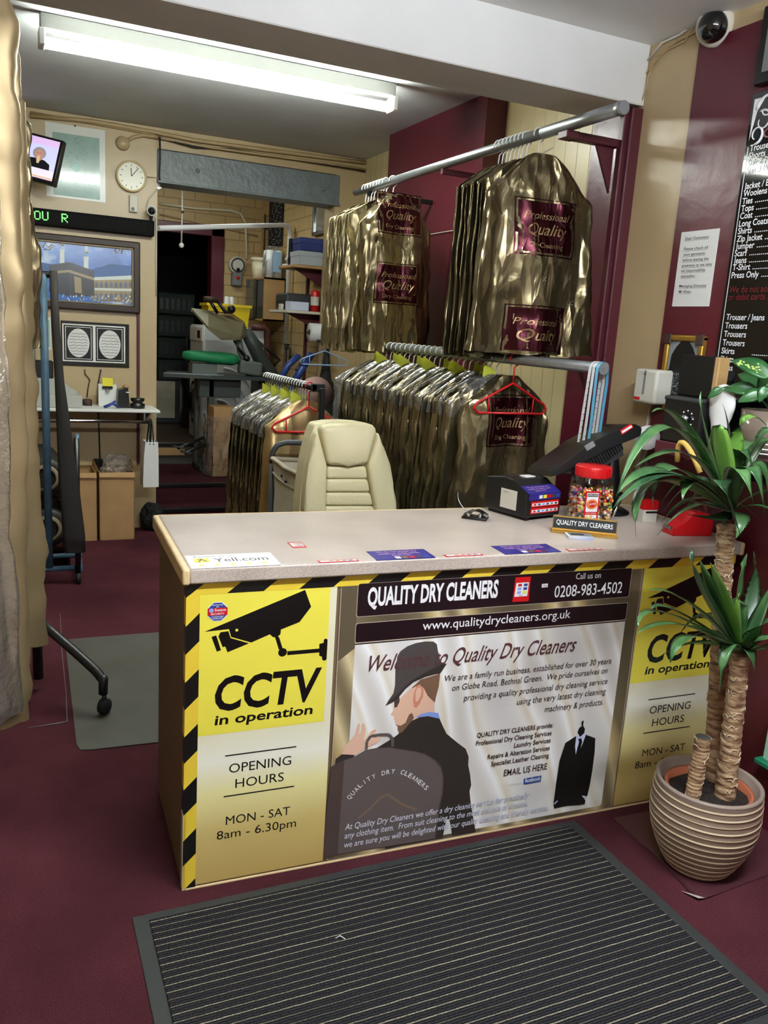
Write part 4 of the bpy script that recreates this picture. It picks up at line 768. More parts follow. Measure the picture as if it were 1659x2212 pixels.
    def marks(s, b, va, hw2, x_c):
        h = 0.20/s.len
        for j in range(int(s.len/0.085)):
            for i in range(3):
                x = x_c+(i-1)*0.11+(0.05 if j % 2 else 0); v = 0.2+j*0.085/s.len
                if v < 0.95 and all(not (q-0.05 < v < q+h+0.03 and abs(x-x_c) < hw2+0.02) for q in va) and abs(x) < s.w(v)*0.85: s.text(b, 'QC', 'print_mark', x-0.011, x+0.011, v, 0.017, 0.012, 0, 0.0035)
def hook_geo(M, rr, neck_z, m):
    b = MB(M); r = rr+0.004; b.tube(arc((0, 0, 0), r, R(-30), R(200), 12, (0, 0, 1) if False else (1, 0, 0), (0, 0, 1)) [::-1] + [(r*0.9, 0, -r*0.7), (0.006, 0, -r*1.4), (0, 0, neck_z)], 0.0030, m, 6); return b
def tag_geo(M, z, k=0):
    x = (k % 5)*0.018-0.085; t = (k % 3)*0.008; b = MB(M); b.grid([[(x+0.075*i/2, -0.012+0.008*i+0.004*j, z+0.058-t-0.058*j/2-0.018*i) for i in range(3)] for j in range(3)], 'yellow_tag', False); return b
def cape_geo(bag, M):                             # loose clear film over the shoulders
    b = MB(M); k = Bag(bag.seed+50, bag.hw*1.03, bag.top+0.004, bag.len, bag.th*1.15, bag.drop, bag.fold, bag.flare, bag.crk*1.6, bag.neck*1.2); vs = [i/12*min(0.95, bag.drop*1.5/bag.len) for i in range(13)]
    b.grid([[k.ring(2*math.pi*j/26, v) for j in range(26)] for v in vs], 'film', True, True); return b
mf = mat('film', (220, 222, 226), 0.15); n = N(mf); tr = n.new('ShaderNodeBsdfTransparent'); gl = n.new('ShaderNodeBsdfGlossy'); gl.inputs['Roughness'].default_value = 0.12; lw = n.new('ShaderNodeLayerWeight', i_Blend=0.45); ms = n.new('ShaderNodeMixShader')
nz = n.new('ShaderNodeTexNoise', i_Scale=28.0, i_Detail=3.0); tcc = n.new('ShaderNodeTexCoord'); n.link(tcc.outputs['Object'], nz.inputs['Vector']); bpp = n.new('ShaderNodeBump', i_Strength=0.7, i_Distance=0.02); n.link(nz.outputs[0], bpp.inputs['Height']); n.link(bpp.outputs[0], gl.inputs['Normal']); n.link(bpp.outputs[0], lw.inputs['Normal'])
df = n.new('ShaderNodeBsdfDiffuse'); df.inputs['Color'].default_value = (0.8, 0.8, 0.82, 1); m0 = n.new('ShaderNodeMixShader', i_Fac=0.08); n.link(tr.outputs[0], m0.inputs[1]); n.link(df.outputs[0], m0.inputs[2])
n.link(lw.outputs[1], ms.inputs[0]); n.link(m0.outputs[0], ms.inputs[1]); n.link(gl.outputs[0], ms.inputs[2]); n.link(ms.outputs[0], mf.node_tree.nodes['Material Output'].inputs['Surface'])
ORD = ['first', 'second', 'third', 'fourth', 'fifth', 'sixth', 'seventh', 'eighth', 'ninth', 'tenth', 'eleventh', 'twelfth', 'thirteenth', 'fourteenth', 'fifteenth', 'sixteenth', 'seventeenth', 'eighteenth', 'nineteenth', 'twentieth', 'twenty-first', 'twenty-second', 'twenty-third', 'twenty-fourth']
def proto_bag(bag, m, rr, hookm, label, grp, tagged, cape, loc):
    t = thing('garment_bag', label, 'garment bag', loc, 0.0, grp); M = Matrix.Translation(Vector(loc))
    b = bag.body(m); b.bm.transform(M); b.build('cover', t)
    hook_geo(M, rr, bag.top-0.01, hookm).build('hanger_hook', t)
    if tagged: tag_geo(M, bag.top, bag.seed).build('tag', t)['label'] = 'yellow ticket'
    if cape: cape_geo(bag, M).build('film_cape', t)['label'] = 'clear film over the shoulders'
    return t
def dup(root, loc, rz, label):
    r = root.copy(); sc.collection.objects.link(r); r.matrix_world = Matrix.Translation(Vector(loc)) @ Matrix.Rotation(rz, 4, 'Z'); r['label'] = label
    for c in list(root.children):
        k = c.copy(); sc.collection.objects.link(k); k.parent = r
    return r
def rail_of_bags(protos, ys, xz, rr, labels, seed, jx=0.012, jr=0.8):
    rd = random.Random(seed)
    for i, (y, lab) in enumerate(zip(ys, labels)):
        p, used = protos[i % len(protos)]; x, z = xz(y); loc = (x+rd.uniform(-jx, jx), y, z); rz = R(rd.uniform(-jr, jr))
        loc = (x, y, z)
        if not used: p.matrix_world = Matrix.Translation(Vector(loc)) @ Matrix.Rotation(rz, 4, 'Z'); p['label'] = lab; protos[i % len(protos)] = (p, True)
        else: dup(p, loc, rz, lab)
def rail(name, lab, p0, p1, r, m, cap=True):
    b = MB(); b.tube([p0, p1], r, m, 16); b.lathe([(0.0, -0.002), (r*1.13, -0.0015)], 'grey', p1, (Vector((1, 0, 0)), Vector((0, 0, 1)), (Vector(p0)-Vector(p1)).normalized()), 16, cap=False); b.lathe([(r*1.12, 0), (r*1.12, 0.03)], m, p1, (Vector((1, 0, 0)), Vector((0, 0, 1)), (Vector(p0)-Vector(p1)).normalized()), 16); return b
# ---- long upper rod
UX, UZ = 1.6, 2.398
ur = thing('clothes_rail', 'long galvanised upper clothes rod with maroon wall bracket', 'rail', (UX, 1.6, UZ))
b = rail('', '', (UX, 2.92, UZ), (UX, 0.465, UZ), 0.021, 'galv'); b.tube([(UX, 0.95, UZ), (UX, 0.465, UZ)], 0.0235, 'galv', 16); b.build('rod', ur)
b = MB(); y = YB+0.06; b.box((UX+0.02, y-0.02, UZ-0.05), (XR-0.06, y+0.02, UZ-0.02), 'maroon_dark', 0.003); b.box((UX-0.02, y-0.03, UZ-0.05), (UX+0.04, y+0.03, UZ-0.022), 'maroon_dark', 0.003); b.poly([(XR-0.075, y, UZ-0.05), (XR-0.075, y, UZ-0.22), (XR-0.16, y, UZ-0.05)], 'maroon_dark', th=(0, 0.012, 0)); b.build('bracket', ur)
b = MB(); b.box((UX-0.01, 1.78, UZ-0.045), (XC+0.14, 1.80, UZ-0.02), 'maroon_dark'); b.build('bracket', ur); b = MB(); b.box((UX-0.01, 2.7, UZ-0.045), (XC, 2.72, UZ-0.02), 'black'); b.build('bracket', ur)
cable('wire', [(UX+0.02, 0.9, UZ-0.06), (UX+0.15, 1.3, UZ-0.04), (XC-0.01, 2.2, UZ-0.22), (XC-0.008, 3.1, UZ-0.22), (XC-0.008, 3.35, UZ-0.2)], 0.003, 'off_white', 'thin pale wire strung behind the upper clothes rod')
# near group
GRP = 'gold bags on the upper rod'
nb = Bag(11, 0.275, -0.075, 0.80, 0.055, 0.17, 0.022, 1.15, 0.022, 0.05)
t = thing('garment_bag', 'large gold garment bag nearest the camera on the upper rod, two maroon panels', 'garment bag', (UX+0.03, 0.98, UZ), 0, GRP); M = Matrix.Translation(Vector((UX+0.03, 0.98, UZ)))
b = nb.body('gold_foil', 60, 72); nb.marks(b, (0.235, 0.765), 0.135, 0.02); b.bm.transform(M); b.build('cover', t); hook_geo(Matrix.Translation(Vector((UX, 0.98, UZ))), 0.021, -0.085, 'white').build('hanger_hook', t); nb.print_on(t, M, (0.235, 0.765), 0.135, 0.02)
pr_ = []
for sd in (21, 22, 23, 24): g = Bag(sd, 0.212+0.008*(sd % 3), -0.085, 0.80+0.01*(sd % 3), 0.011, 0.11, 0.020, 1.0, 0.014); pr_.append((proto_bag(g, 'gold_foil', 0.021, 'white', 'x y z w', GRP, False, False, (UX, 1.1, UZ)), False))
rail_of_bags(pr_, [1.058+0.031*i for i in range(8)], lambda y: (UX-0.005, UZ), 0.021, ['gold garment bag on the upper rod, %s behind the large front bag' % ORD[i] for i in range(8)], 5)
# far group
fb = Bag(31, 0.245, -0.075, 0.86, 0.055, 0.17, 0.020, 1.09, 0.020, 0.04)
t = thing('garment_bag', 'gold garment bag fronting the far bunch on the upper rod, maroon panel at the middle', 'garment bag', (UX+0.03, 2.38, UZ), 0, GRP); M = Matrix.Translation(Vector((UX+0.03, 2.38, UZ)))
b = fb.body('gold_foil', 60, 72); fb.marks(b, (0.0005, 0.44), 0.125, 0.01); b.bm.transform(M); b.build('cover', t); hook_geo(Matrix.Translation(Vector((UX, 2.38, UZ))), 0.021, -0.085, 'white').build('hanger_hook', t); fb.print_on(t, M, (0.0005, 0.44), 0.125, 0.01)
pr_ = []
for sd in (41, 42, 43): g = Bag(sd, 0.24, -0.09, 0.83+0.012*(sd % 3), 0.014, 0.10, 0.018, 1.0, 0.014); pr_.append((proto_bag(g, 'gold_foil', 0.021, 'white', 'x y z w', GRP, False, False, (UX, 2.5, UZ)), False))
rail_of_bags(pr_, [2.462+0.042*i for i in range(8)], lambda y: (UX-0.005, UZ), 0.021, ['gold garment bag in the far upper bunch, %s behind its front bag' % ORD[i] for i in range(8)], 6)
# ---- lower right rail
LX, LZ = 1.60, 1.495
lr = thing('clothes_rail', 'lower grey clothes rail packed with ticketed garments under the upper rod', 'rail', (LX, 1.4, LZ))
b = rail('', '', (LX, 2.45, LZ), (LX, 0.41, LZ), 0.021, 'galv'); b.build('rod', lr)
for y, xw in ((2.36, XC), (1.3, XA)): b = MB(); b.tube([(LX, y, LZ), (xw-0.001, y, LZ)], 0.012, 'black', 10); b.build('bracket', lr)
GRP = 'ticketed garments on the lower rail'
ft = Bag(51, 0.235, -0.07, 0.95, 0.05, 0.14, 0.018, 1.16, 0.018, 0.04)
t = thing('garment_bag', 'gold garment bag at the near end of the lower rail behind the red hanger', 'garment bag', (LX, 1.05, LZ), 0, GRP); M = Matrix.Translation(Vector((LX, 1.05, LZ)))
b = ft.body('gold_foil', 60, 72); ft.marks(b, (0.10,), 0.12, 0.01); b.bm.transform(M); b.build('cover', t); hook_geo(M, 0.021, -0.08, 'white').build('hanger_hook', t); ft.print_on(t, M, (0.10,), 0.12, 0.01)
pr_ = []
for sd in (61, 62, 63, 64, 65): g = Bag(sd, 0.25, -0.075, 1.0+0.03*(sd % 3), 0.020, 0.13, 0.018, 0.98, 0.017); pr_.append((proto_bag(g, 'gold_foil' if sd % 2 else 'dark_gold_foil', 0.021, 'white', 'x y z w', GRP, sd != 63, True, (LX, 1.2, LZ)), False))
nl = 22; rail_of_bags(pr_, [1.135+0.059*i for i in range(nl)], lambda y: (LX-0.01, LZ), 0.021, ['gold wrapped garment with yellow ticket, %s from near end of lower rail' % ORD[i+1] for i in range(nl)], 7)
g = Bag(71, 0.27, -0.08, 0.42, 0.04, 0.12, 0.012, 1.0, 0.014); b = g.body('film', 24, 36); M = Matrix.Translation(Vector((LX-0.02, 2.43, LZ))); b.bm.transform(M)
t = thing('garment_bag', 'clear film garment cover at the far end of the lower rail', 'garment bag', (LX-0.02, 2.43, LZ), 0, GRP); b.build('cover', t); hook_geo(M, 0.021, -0.09, 'white').build('hanger_hook', t)
def hanger(name, lab, loc, m, hw=0.19, rr=0.021, rz=0.0, dz=0.0, slope=0.11, grp=None, r=0.0055):
    M = Matrix.Translation(Vector(loc)) @ Matrix.Rotation(rz, 4, 'Z'); t = thing(name, lab, 'hanger', mat4=M, group=grp)
    b = MB(M); z0 = -0.07-dz; b.tube([(-hw+0.02, 0, z0-slope-0.02), (-hw, 0, z0-slope), (-hw+0.015, 0, z0-slope+0.022), (0, 0, z0), (hw-0.015, 0, z0-slope+0.022), (hw, 0, z0-slope), (hw-0.02, 0, z0-slope-0.02), (-hw+0.02, 0, z0-slope-0.02)], r, m, 8)
    for s in (-1, 1): b.tube([(s*hw*0.62, 0, z0-slope*0.55), (s*hw*0.6, 0, z0-slope-0.02)], r*0.7, m, 6)
    b.build('frame', t); b = MB(M); b.tube([(0, 0, z0), (0, 0, -rr-0.012)] + arc((0, 0, 0), rr+0.006, R(-70), R(190), 12), 0.0035, m, 6); b.build('hook', t); return t
hanger('coat_hanger', 'empty red plastic hanger at the near end of the lower rail', (LX-0.01, 0.985, LZ), 'red', 0.185, dz=0.03)
mat('tape_white', (214, 218, 220), 0.5); mat('tape_blue', (96, 176, 214), 0.5)
for i, (y, z1, m, lab) in enumerate(((0.455, 1.02, 'tape_white', 'white tape measure hanging from the lower rail, left of the pair'), (0.435, 1.06, 'tape_white', 'white tape measure hanging from the lower rail, between its neighbours'), (0.415, 1.12, 'tape_blue', 'blue tape measure hanging from the end of the lower rail'))):
    b = MB(); x = LX-0.023; xx = [-0.03+i*0.018, -0.03+i*0.018+0.016]
    path = [(x-0.03+i*0.01, y, z1), (x-0.015+i*0.006, y, LZ-0.2), (x-0.003, y, LZ)] + [(LX+0.024*math.cos(a), y, LZ+0.024*math.sin(a)) for a in [R(170-20*k) for k in range(8)]] + [(LX+0.026, y, LZ-0.05), (LX+0.02, y+0.003, LZ-0.3), (LX+0.02, y+0.003, z1+0.04)]
    b.grid([[(p[0], p[1]-0.008, p[2]) for p in path], [(p[0], p[1]+0.008, p[2]) for p in path]], m)
    for k in range(18): zz = z1+0.012+k*0.024; f = (zz-z1)/(LZ-z1); b.box((x-0.032+i*0.01+0.03*f-0.002, y-0.0085, zz), (x-0.031+i*0.01+0.03*f, y-0.003, zz+0.002), 'black')
    tag(b.build('tape_measure'), lab, 'tape measure', 'tape measures on the rail end')
# ---- left rack
CX, CZ = 1.0, 1.283
cr = thing('clothes_rail', 'low black clothes rack of garments behind the cream chair', 'rail', (CX, 2.2, 0))
b = MB(); b.tube([(CX, 2.75, CZ), (CX, 1.86, CZ)], 0.016, 'black', 12); b.build('rod', cr)
b = MB(); b.box((CX+0.03, 1.85, 0), (CX+0.06, 1.885, CZ-0.0), 'black', 0.004); b.box((CX-0.01, 1.86, CZ-0.02), (CX+0.06, 1.88, CZ+0.02), 'black', 0.003); b.build('upright', cr)
b = MB(); b.box((CX+0.03, 2.72, 0), (CX+0.06, 2.75, CZ), 'black', 0.004); b.build('upright', cr); b = MB(); b.box((CX-0.2, 1.85, 0.0), (CX+0.25, 1.885, 0.03), 'black', 0.004); b.box((CX-0.2, 2.72, 0.0), (CX+0.25, 2.755, 0.03), 'black', 0.004); b.build('foot_bar', cr)
GRP = 'ticketed garments on the low black rack'
ff = Bag(81, 0.225, -0.075, 0.86, 0.045, 0.13, 0.018, 1.08, 0.010, 0.04)
t = thing('garment_bag', 'pale gold garment bag at the front of the low black rack', 'garment bag', (CX, 1.985, CZ), 0, GRP); M = Matrix.Translation(Vector((CX, 1.985, CZ))); b = ff.body('fade_gold', 60, 72); ff.marks(b, (0.42,), 0.10, 0.06); b.bm.transform(M); b.build('cover', t); hook_geo(M, 0.016, -0.085, 'white').build('hanger_hook', t); ff.print_on(t, M, (0.42,), 0.10, 0.06)
pr_ = []
for sd in (91, 92, 93, 94): g = Bag(sd, 0.225, -0.08, 0.88+0.03*(sd % 3), 0.013, 0.13, 0.014, 1.02, 0.014); pr_.append((proto_bag(g, 'gold_foil' if sd % 2 else 'dark_gold_foil', 0.016, 'white', 'x y z w', GRP, sd in (91, 94), True, (CX, 2.1, CZ)), False))
nl = 16; rail_of_bags(pr_, [2.03+0.0425*i for i in range(nl)], lambda y: (CX, CZ), 0.016, ['gold wrapped garment on the low black rack, %s behind its front bag' % ORD[i] for i in range(nl)], 9)
hanger('coat_hanger', 'empty red plastic hanger at the front of the low black rack', (CX, 1.925, CZ), 'red', 0.19, 0.016, dz=0.03)
# ---- cream office chair
mat('cream_leather', (222, 212, 170), 0.42, bump=0.12, bscale=60)
YC = 1.0; cc = lambda pts: [ony(YC, 490+x/4.046, 720+y/4.046) for x, y in pts]
t = thing('office_chair', 'cream leather high-backed office chair behind the counter', 'chair', (0.87, 0.95, 0))
def cushion(name, pts, y0, y1, parent, bev=0.02, m='cream_leather', M=None):
    b = MB(); b.poly([(p.x, YC+y0, p.z) for p in pts], m, th=(0, y1-y0, 0), smooth=True); bmesh.ops.bevel(b.bm, geom=[e for e in b.bm.edges], offset=bev, segments=4, profile=0.5, affect='EDGES', clamp_overlap=True)
    o = b.build(name, parent, smooth=True); return o
lowL, lowR = 0.62, 1.11
out = cc([(780, 812), (800, 795), (900, 780), (1050, 776), (1180, 785), (1290, 805), (1318, 835), (1345, 980), (1370, 1150), (1430, 1300), (1470, 1450), (1475, 1560)]); out += [Vector((1.06, YC, 0.60)), Vector((0.68, YC, 0.60))] + cc([(648, 1560), (655, 1450), (670, 1300), (690, 1150), (715, 1040), (740, 930), (772, 835)])
bk = cushion('backrest', out, 0.02, 0.10, t, 0.03)
cushion('headrest', cc([(800, 812), (900, 790), (1050, 786), (1180, 795), (1298, 820), (1212, 1140), (1040, 1150), (865, 1148)]), -0.035, 0.06, bk, 0.022)
cushion('side_bolster', cc([(778, 850), (860, 1150), (850, 1560), (655, 1560), (672, 1300), (692, 1150), (742, 930)]), -0.03, 0.05, bk, 0.018); cushion('side_bolster', cc([(1312, 850), (1345, 985), (1368, 1150), (1428, 1300), (1466, 1450), (1470, 1560), (1285, 1560), (1215, 1148)]), -0.03, 0.05, bk, 0.018)
for a, c, l0, l1, r0_, r1_ in ((1158, 1268, 866, 864, 1214, 1228), (1272, 1384, 864, 858, 1229, 1250), (1390, 1502, 858, 850, 1252, 1278), (1508, 1640, 850, 842, 1280, 1310)): cushion('back_panel', cc([(l0+3, a), (r0_-3, a), (r1_-3, c), (l1+3, c)]), -0.012, 0.04, bk, 0.012)
b = MB(); b.box((0.64, 0.70, 0.44), (1.1, 1.06, 0.54), 'cream_leather', 0.035, seg=4); b.build('seat', t)
for x in (0.60, 1.08): b = MB(); b.box((x, 0.74, 0.66), (x+0.06, 1.02, 0.70), 'cream_leather', 0.015, seg=3); b.tube([(x+0.03, 0.8, 0.67), (x+0.03, 0.82, 0.48)], 0.018, 'black'); b.build('armrest', t)
b = MB(); b.tube([(0.87, 0.9, 0.1), (0.87, 0.9, 0.44)], 0.028, 'black', 12); b.build('column', t)
b = MB(); 
for k in range(5): a = R(72*k+20); b.tube([(0.87, 0.9, 0.11), (0.87+0.24*math.cos(a), 0.9+0.24*math.sin(a), 0.07)], [0.025, 0.016], 'black', 8)
b.build('star_base', t)
for k in range(5): a = R(72*k+20); b = MB(); b.lathe([(0.0, -0.012), (0.026, -0.012), (0.026, 0.012), (0.0, 0.012)], 'black_matt', (0.87+0.24*math.cos(a), 0.9+0.24*math.sin(a), 0.027), 'Y', 14); b.tube([(0.87+0.24*math.cos(a), 0.9+0.24*math.sin(a), 0.03), (0.87+0.24*math.cos(a), 0.9+0.24*math.sin(a), 0.08)], 0.007, 'black'); b.build('caster', t)
# small white knob beside the chair
# ---- laundry cart
mat('canvas', (192, 184, 162), 0.8, var=0.12, vscale=7, bump=0.25, bscale=120); mat('canvas_band', (160, 150, 130), 0.8)
A0 = onz(0.955, 590, 990); B0 = onz(0.955, 658, 1032); u_ = (B0-A0).normalized(); v_ = Vector((-u_.y, u_.x, 0)); UL, VL = 0.46, 0.36
t = thing('laundry_cart', 'canvas laundry cart with a dark tubular frame left of the cream chair', 'cart', (A0+u_*UL/2+v_*VL/2).to_tuple()[:2]+(0,))
def cp(a, c, z): p = A0+u_*a*UL+v_*c*VL; return Vector((p.x, p.y, z))
rows = []
for z, k in ((0.955, 1.0), (0.93, 1.0), (0.9, 0.975), (0.80, 0.97), (0.6, 0.985), (0.4, 0.98), (0.26, 0.93), (0.22, 0.6)):
    ring = []
    for (a0_, c0_), (a1_x, c1_x) in (((0, 0), (1, 0)), ((1, 0), (1, 1)), ((1, 1), (0, 1)), ((0, 1), (0, 0))):
        for i in range(8):
            f = i/8; a, c = a0_+(a1_x-a0_)*f, c0_+(c1_x-c0_)*f; q = cp(0.5+(a-0.5)*k, 0.5+(c-0.5)*k, z); sag = 0.02*math.sin(f*math.pi) if z < 0.93 else 0.008*math.sin(f*math.pi)
            nz_ = noise.noise((q.x*9, q.y*9, z*7)); q += Vector((nz_*0.014, nz_*0.014, -sag)); ring.append(q)
    rows.append(ring)
b = MB(); b.grid(rows, 'canvas', True, True); b.build('canvas_bag', t)
b = MB(); rim = rows[0]; b.tube(rim+[rim[0]], 0.011, 'canvas_band', 8); b.tube([p+Vector((0, 0, -0.012)) for p in rows[2]]+[rows[2][0]+Vector((0, 0, -0.012))], 0.006, 'canvas_band', 6); b.build('hem', t)
b = MB()
for c_ in (0.0, 1.0): b.tube([cp(-0.03, c_, 0.1), cp(-0.03, c_, 0.93)], 0.014, 'dark_grey', 10); b.tube([cp(1.03, c_, 0.1), cp(1.03, c_, 0.93)], 0.014, 'dark_grey', 10)
h0, h1 = cp(-0.03, 0.0, 0.93), cp(-0.03, 1.0, 0.93); b.tube([h0, h0+Vector((0, 0, 0.05)), h0+v_*0.02+Vector((0, 0, 0.085)), h0+v_*0.06+Vector((0, 0, 0.1)), h1-v_*0.06+Vector((0, 0, 0.1)), h1-v_*0.02+Vector((0, 0, 0.085)), h1+Vector((0, 0, 0.05)), h1], 0.014, 'dark_grey', 10)
for c_ in (0.0, 1.0): b.tube([cp(-0.03, c_, 0.12), cp(1.03, c_, 0.12)], 0.012, 'dark_grey', 8)
for a_ in (-0.03, 1.03): b.tube([cp(a_, 0, 0.12), cp(a_, 1, 0.12)], 0.012, 'dark_grey', 8)
b.build('frame', t)
for a_ in (-0.03, 1.03):
    for c_ in (0.0, 1.0): b = MB(); q = cp(a_, c_, 0.04); b.lathe([(0.0, -0.012), (0.04, -0.012), (0.04, 0.012), (0.0, 0.012)], 'black_matt', q, 'Y', 16); b.tube([q, cp(a_, c_, 0.12)], 0.008, 'steel'); b.build('caster', t)
b = MB(); 
for px, py in ((640, 1012), (622, 1036)): 
    q = onz(0.90, px, py); b.ball(cp(0.35 if px == 640 else 0.5, 0.0, 0.90 if px == 640 else 0.885), 0.007, 'black', 8)
b.build('stud', t)
# ------------------------------------------------------------------ back wall
YB0 = YW-0.002
def bw(x, y, off=0.0): return ony(YW-off, x, y)
def rectw(b, tl, br, m, off, th=0.002):
    a, c = bw(*tl, off), bw(*br, off); b.box((a.x, YW-off, c.z), (c.x, YW-off+th, a.z), m)
mat('poster_white', (214, 216, 208), 0.25); mat('poster_teal', (150, 178, 170), 0.12, var=0.12, vscale=14); mat('teal_spot', (74, 150, 146), 0.2); mat('faint', (108, 134, 128), 0.4)
b = MB(); rectw(b, (97, 262), (228, 438), 'poster_white', 0.004); rectw(b, (113, 284), (216, 432), 'poster_teal', 0.0048, 0.0006); q = bw(164, 361, 0.0056); b.lathe([(0.0, 0), (0.03, 0.0005)], 'teal_spot', q, 'Y', 20)
rd = random.Random(2)
for i in range(90):
    v = rd.random(); x = 164+(rd.random()-0.5)*(24+70*v); y = 296+v*108
    if abs(x-164) < 10 and abs(y-361) < 12: continue
    q = bw(x, y, 0.0056); l = rd.uniform(0.006, 0.014); b.box((q.x, YW-0.0058, q.z), (q.x+l, YW-0.005, q.z+0.0025), 'faint')
q = bw(162, 272, 0.006); b.ball(q, 0.006, 'black', 8); tag(b.build('wall_poster'), 'pale green poster with cream margins pinned to the tan wall behind the television', 'poster')
# television, turned and tilted on its bracket
a_, c_, d_ = ony(4.0, 138, 304), ony(3.98, 126, 404), ony(4.12, 60, 284)
ex = (a_-d_).normalized(); ez = (a_-c_).normalized(); ey = ez.cross(ex).normalized(); ez = ex.cross(ey).normalized(); Wt, Ht = 0.46, (a_-c_).length
MT = Matrix(((ex.x, ey.x, ez.x, a_.x), (ex.y, ey.y, ez.y, a_.y), (ex.z, ey.z, ez.z, a_.z), (0, 0, 0, 1)))
t = thing('television', 'small wall mounted television showing a grey haired news presenter', 'television', (a_.x-0.1, 4.1, c_.z))
b = MB(MT); b.box((-Wt, 0, -Ht), (0, 0.045, 0), 'black', 0.006, seg=2); b.build('casing', t)
def em(name, c, s): return mat(name, c, 0.5, emit=s)
em('screen_lilac', (206, 176, 222), 0.36); em('screen_blue', (190, 192, 232), 0.36); em('screen_pale', (214, 206, 232), 0.36); em('screen_black', (14, 14, 22), 0.3); em('screen_skin', (184, 134, 118), 0.3); em('screen_hair', (150, 144, 142), 0.25); em('screen_tan', (196, 170, 130), 0.4)
b = MB(MT); S = lambda u, v, k=0: (-Wt+0.02+u*(Wt-0.04), -0.0008-0.0005*k, -Ht+0.025+v*(Ht-0.04))
def sp(pts, m, k): b.poly([S(u, v, k) for u, v in pts], m)
sp([(0, 0), (1, 0), (1, 1), (0, 1)], 'screen_lilac', 0); sp([(0, 0.24), (1, 0.24), (1, 0.83), (0, 0.83)], 'screen_blue', 1); sp([(0, 0.02), (1, 0.02), (1, 0.24), (0, 0.24)], 'screen_pale', 1); sp([(0, 0.02), (1, 0.02), (1, 0.06), (0, 0.06)], 'screen_tan', 2)
u0 = 0.72
sp([(u0-0.24, 0.24), (u0+0.2, 0.24), (u0+0.19, 0.38), (u0+0.1, 0.46), (u0-0.04, 0.48), (u0-0.14, 0.46), (u0-0.22, 0.38)], 'screen_black', 2); sp([(u0-0.05, 0.48), (u0+0.06, 0.48), (u0+0.02, 0.40), (u0-0.01, 0.40)], 'screen_skin', 3)
sp([(u0+0.105*math.cos(i*0.3142), 0.61+0.15*math.sin(i*0.3142)) for i in range(20)], 'screen_hair', 3); sp([(u0+0.065*math.cos(i*0.3142), 0.585+0.11*math.sin(i*0.3142)) for i in range(20)], 'screen_skin', 4)
for s_ in (-1, 1): sp([(u0+s_*0.026-0.012, 0.61), (u0+s_*0.026+0.012, 0.61), (u0+s_*0.026+0.012, 0.62), (u0+s_*0.026-0.012, 0.62)], 'screen_black', 5)
sp([(u0-0.02, 0.54), (u0+0.02, 0.54), (u0+0.02, 0.36), (u0-0.02, 0.36)], 'screen_tan', 5); b.build('screen', t)
b = MB(); p = MT @ Vector((-Wt/2, 0.045, -Ht/2)); b.tube([p, Vector((p.x, YW-0.03, p.z)), Vector((p.x, YW-0.001, p.z))], 0.02, 'black', 8); b.build('bracket', t)
# conduit, cables and junction cover
cable('conduit', [bw(66, 250, 0.02), bw(200, 262, 0.02), bw(330, 285, 0.02), bw(420, 303, 0.03), bw(560, 322, 0.03), bw(700, 340, 0.03), bw(795, 352, 0.03)], 0.014, 'cable', 'cream conduit running along the top of the rear wall', 'conduit')
cable('cable', [bw(66, 243, 0.012), bw(330, 290, 0.012), bw(343, 298, 0.03), bw(450, 318, 0.05), bw(560, 333, 0.05), bw(700, 352, 0.05), bw(790, 366, 0.05)], 0.008, 'cable', 'cream cable sagging just above the steel lintel')
cable('cable', [bw(341, 296, 0.03), bw(420, 318, 0.045), bw(500, 322, 0.045), bw(640, 345, 0.045), bw(770, 366, 0.045), bw(792, 372, 0.03), bw(794, 400, 0.03)], 0.006, 'black_cable', 'dark cable slung along the front of the steel lintel')
t = thing('junction_cover', 'round cream junction cover with a curved pipe above the clock', 'cover', bw(265, 310)); q = bw(265, 310); b = MB(); b.lathe([(0.0, 0.03), (0.042, 0.028), (0.048, 0.0)], 'tan_wall', (q.x, YW-0.002, q.z), 'Y', 24); b.build('cover', t)
b = MB(); b.tube([bw(270, 306, 0.015), bw(290, 296, 0.02), bw(310, 292, 0.02), bw(342, 297, 0.02)], 0.013, 'cable', 8); b.build('pipe', t)
# clock
q = bw(283, 382); rc = 0.104; t = thing('wall_clock', 'round cream wall clock on the tan wall left of the lintel', 'clock', (q.x, YW, q.z-rc)); mat('clock_rim', (206, 186, 140), 0.35); mat('clock_face', (226, 224, 206), 0.3)
b = MB(); c0 = (q.x, YW-0.001, q.z); b.lathe([(rc*0.96, 0.0), (rc, 0.012), (rc, 0.028), (rc*0.95, 0.036), (rc*0.87, 0.034), (rc*0.86, 0.024)], 'clock_rim', c0, 'Y', 48, cap=False); b.build('rim', t); b = MB(); b.lathe([(0.0, 0.024), (rc*0.87, 0.024)], 'clock_face', c0, 'Y', 48, cap=False)
for i in range(12): a = R(i*30); b.obox((q.x+rc*0.7*math.sin(a), YW-0.0255, q.z+rc*0.7*math.cos(a)), (0.006, 0.001, 0.012), 'grey', (0, a, 0))
b.build('dial', t)
for nm, a, l, w in (('hour_hand', -4, 0.055, 0.006), ('minute_hand', 38, 0.075, 0.005)): b = MB(); r_ = R(a); b.obox((q.x+l/2*math.sin(r_), YW-0.028, q.z+l/2*math.cos(r_)), (w, 0.002, l), 'black', (0, r_, 0)); b.build(nm, t)
# small white sensor
b = MB(); a, c = bw(280, 420, 0.03), bw(298, 459, 0.03); b.box((a.x, YW-0.03, c.z), (c.x, YW, a.z), 'off_white', 0.004); b.ball((a.x+0.022, YW-0.031, c.z+0.02), (0.012, 0.004, 0.012), 'grey', 10); tag(b.build('wall_sensor'), 'small cream rectangular sensor box fixed below the wall clock', 'sensor')
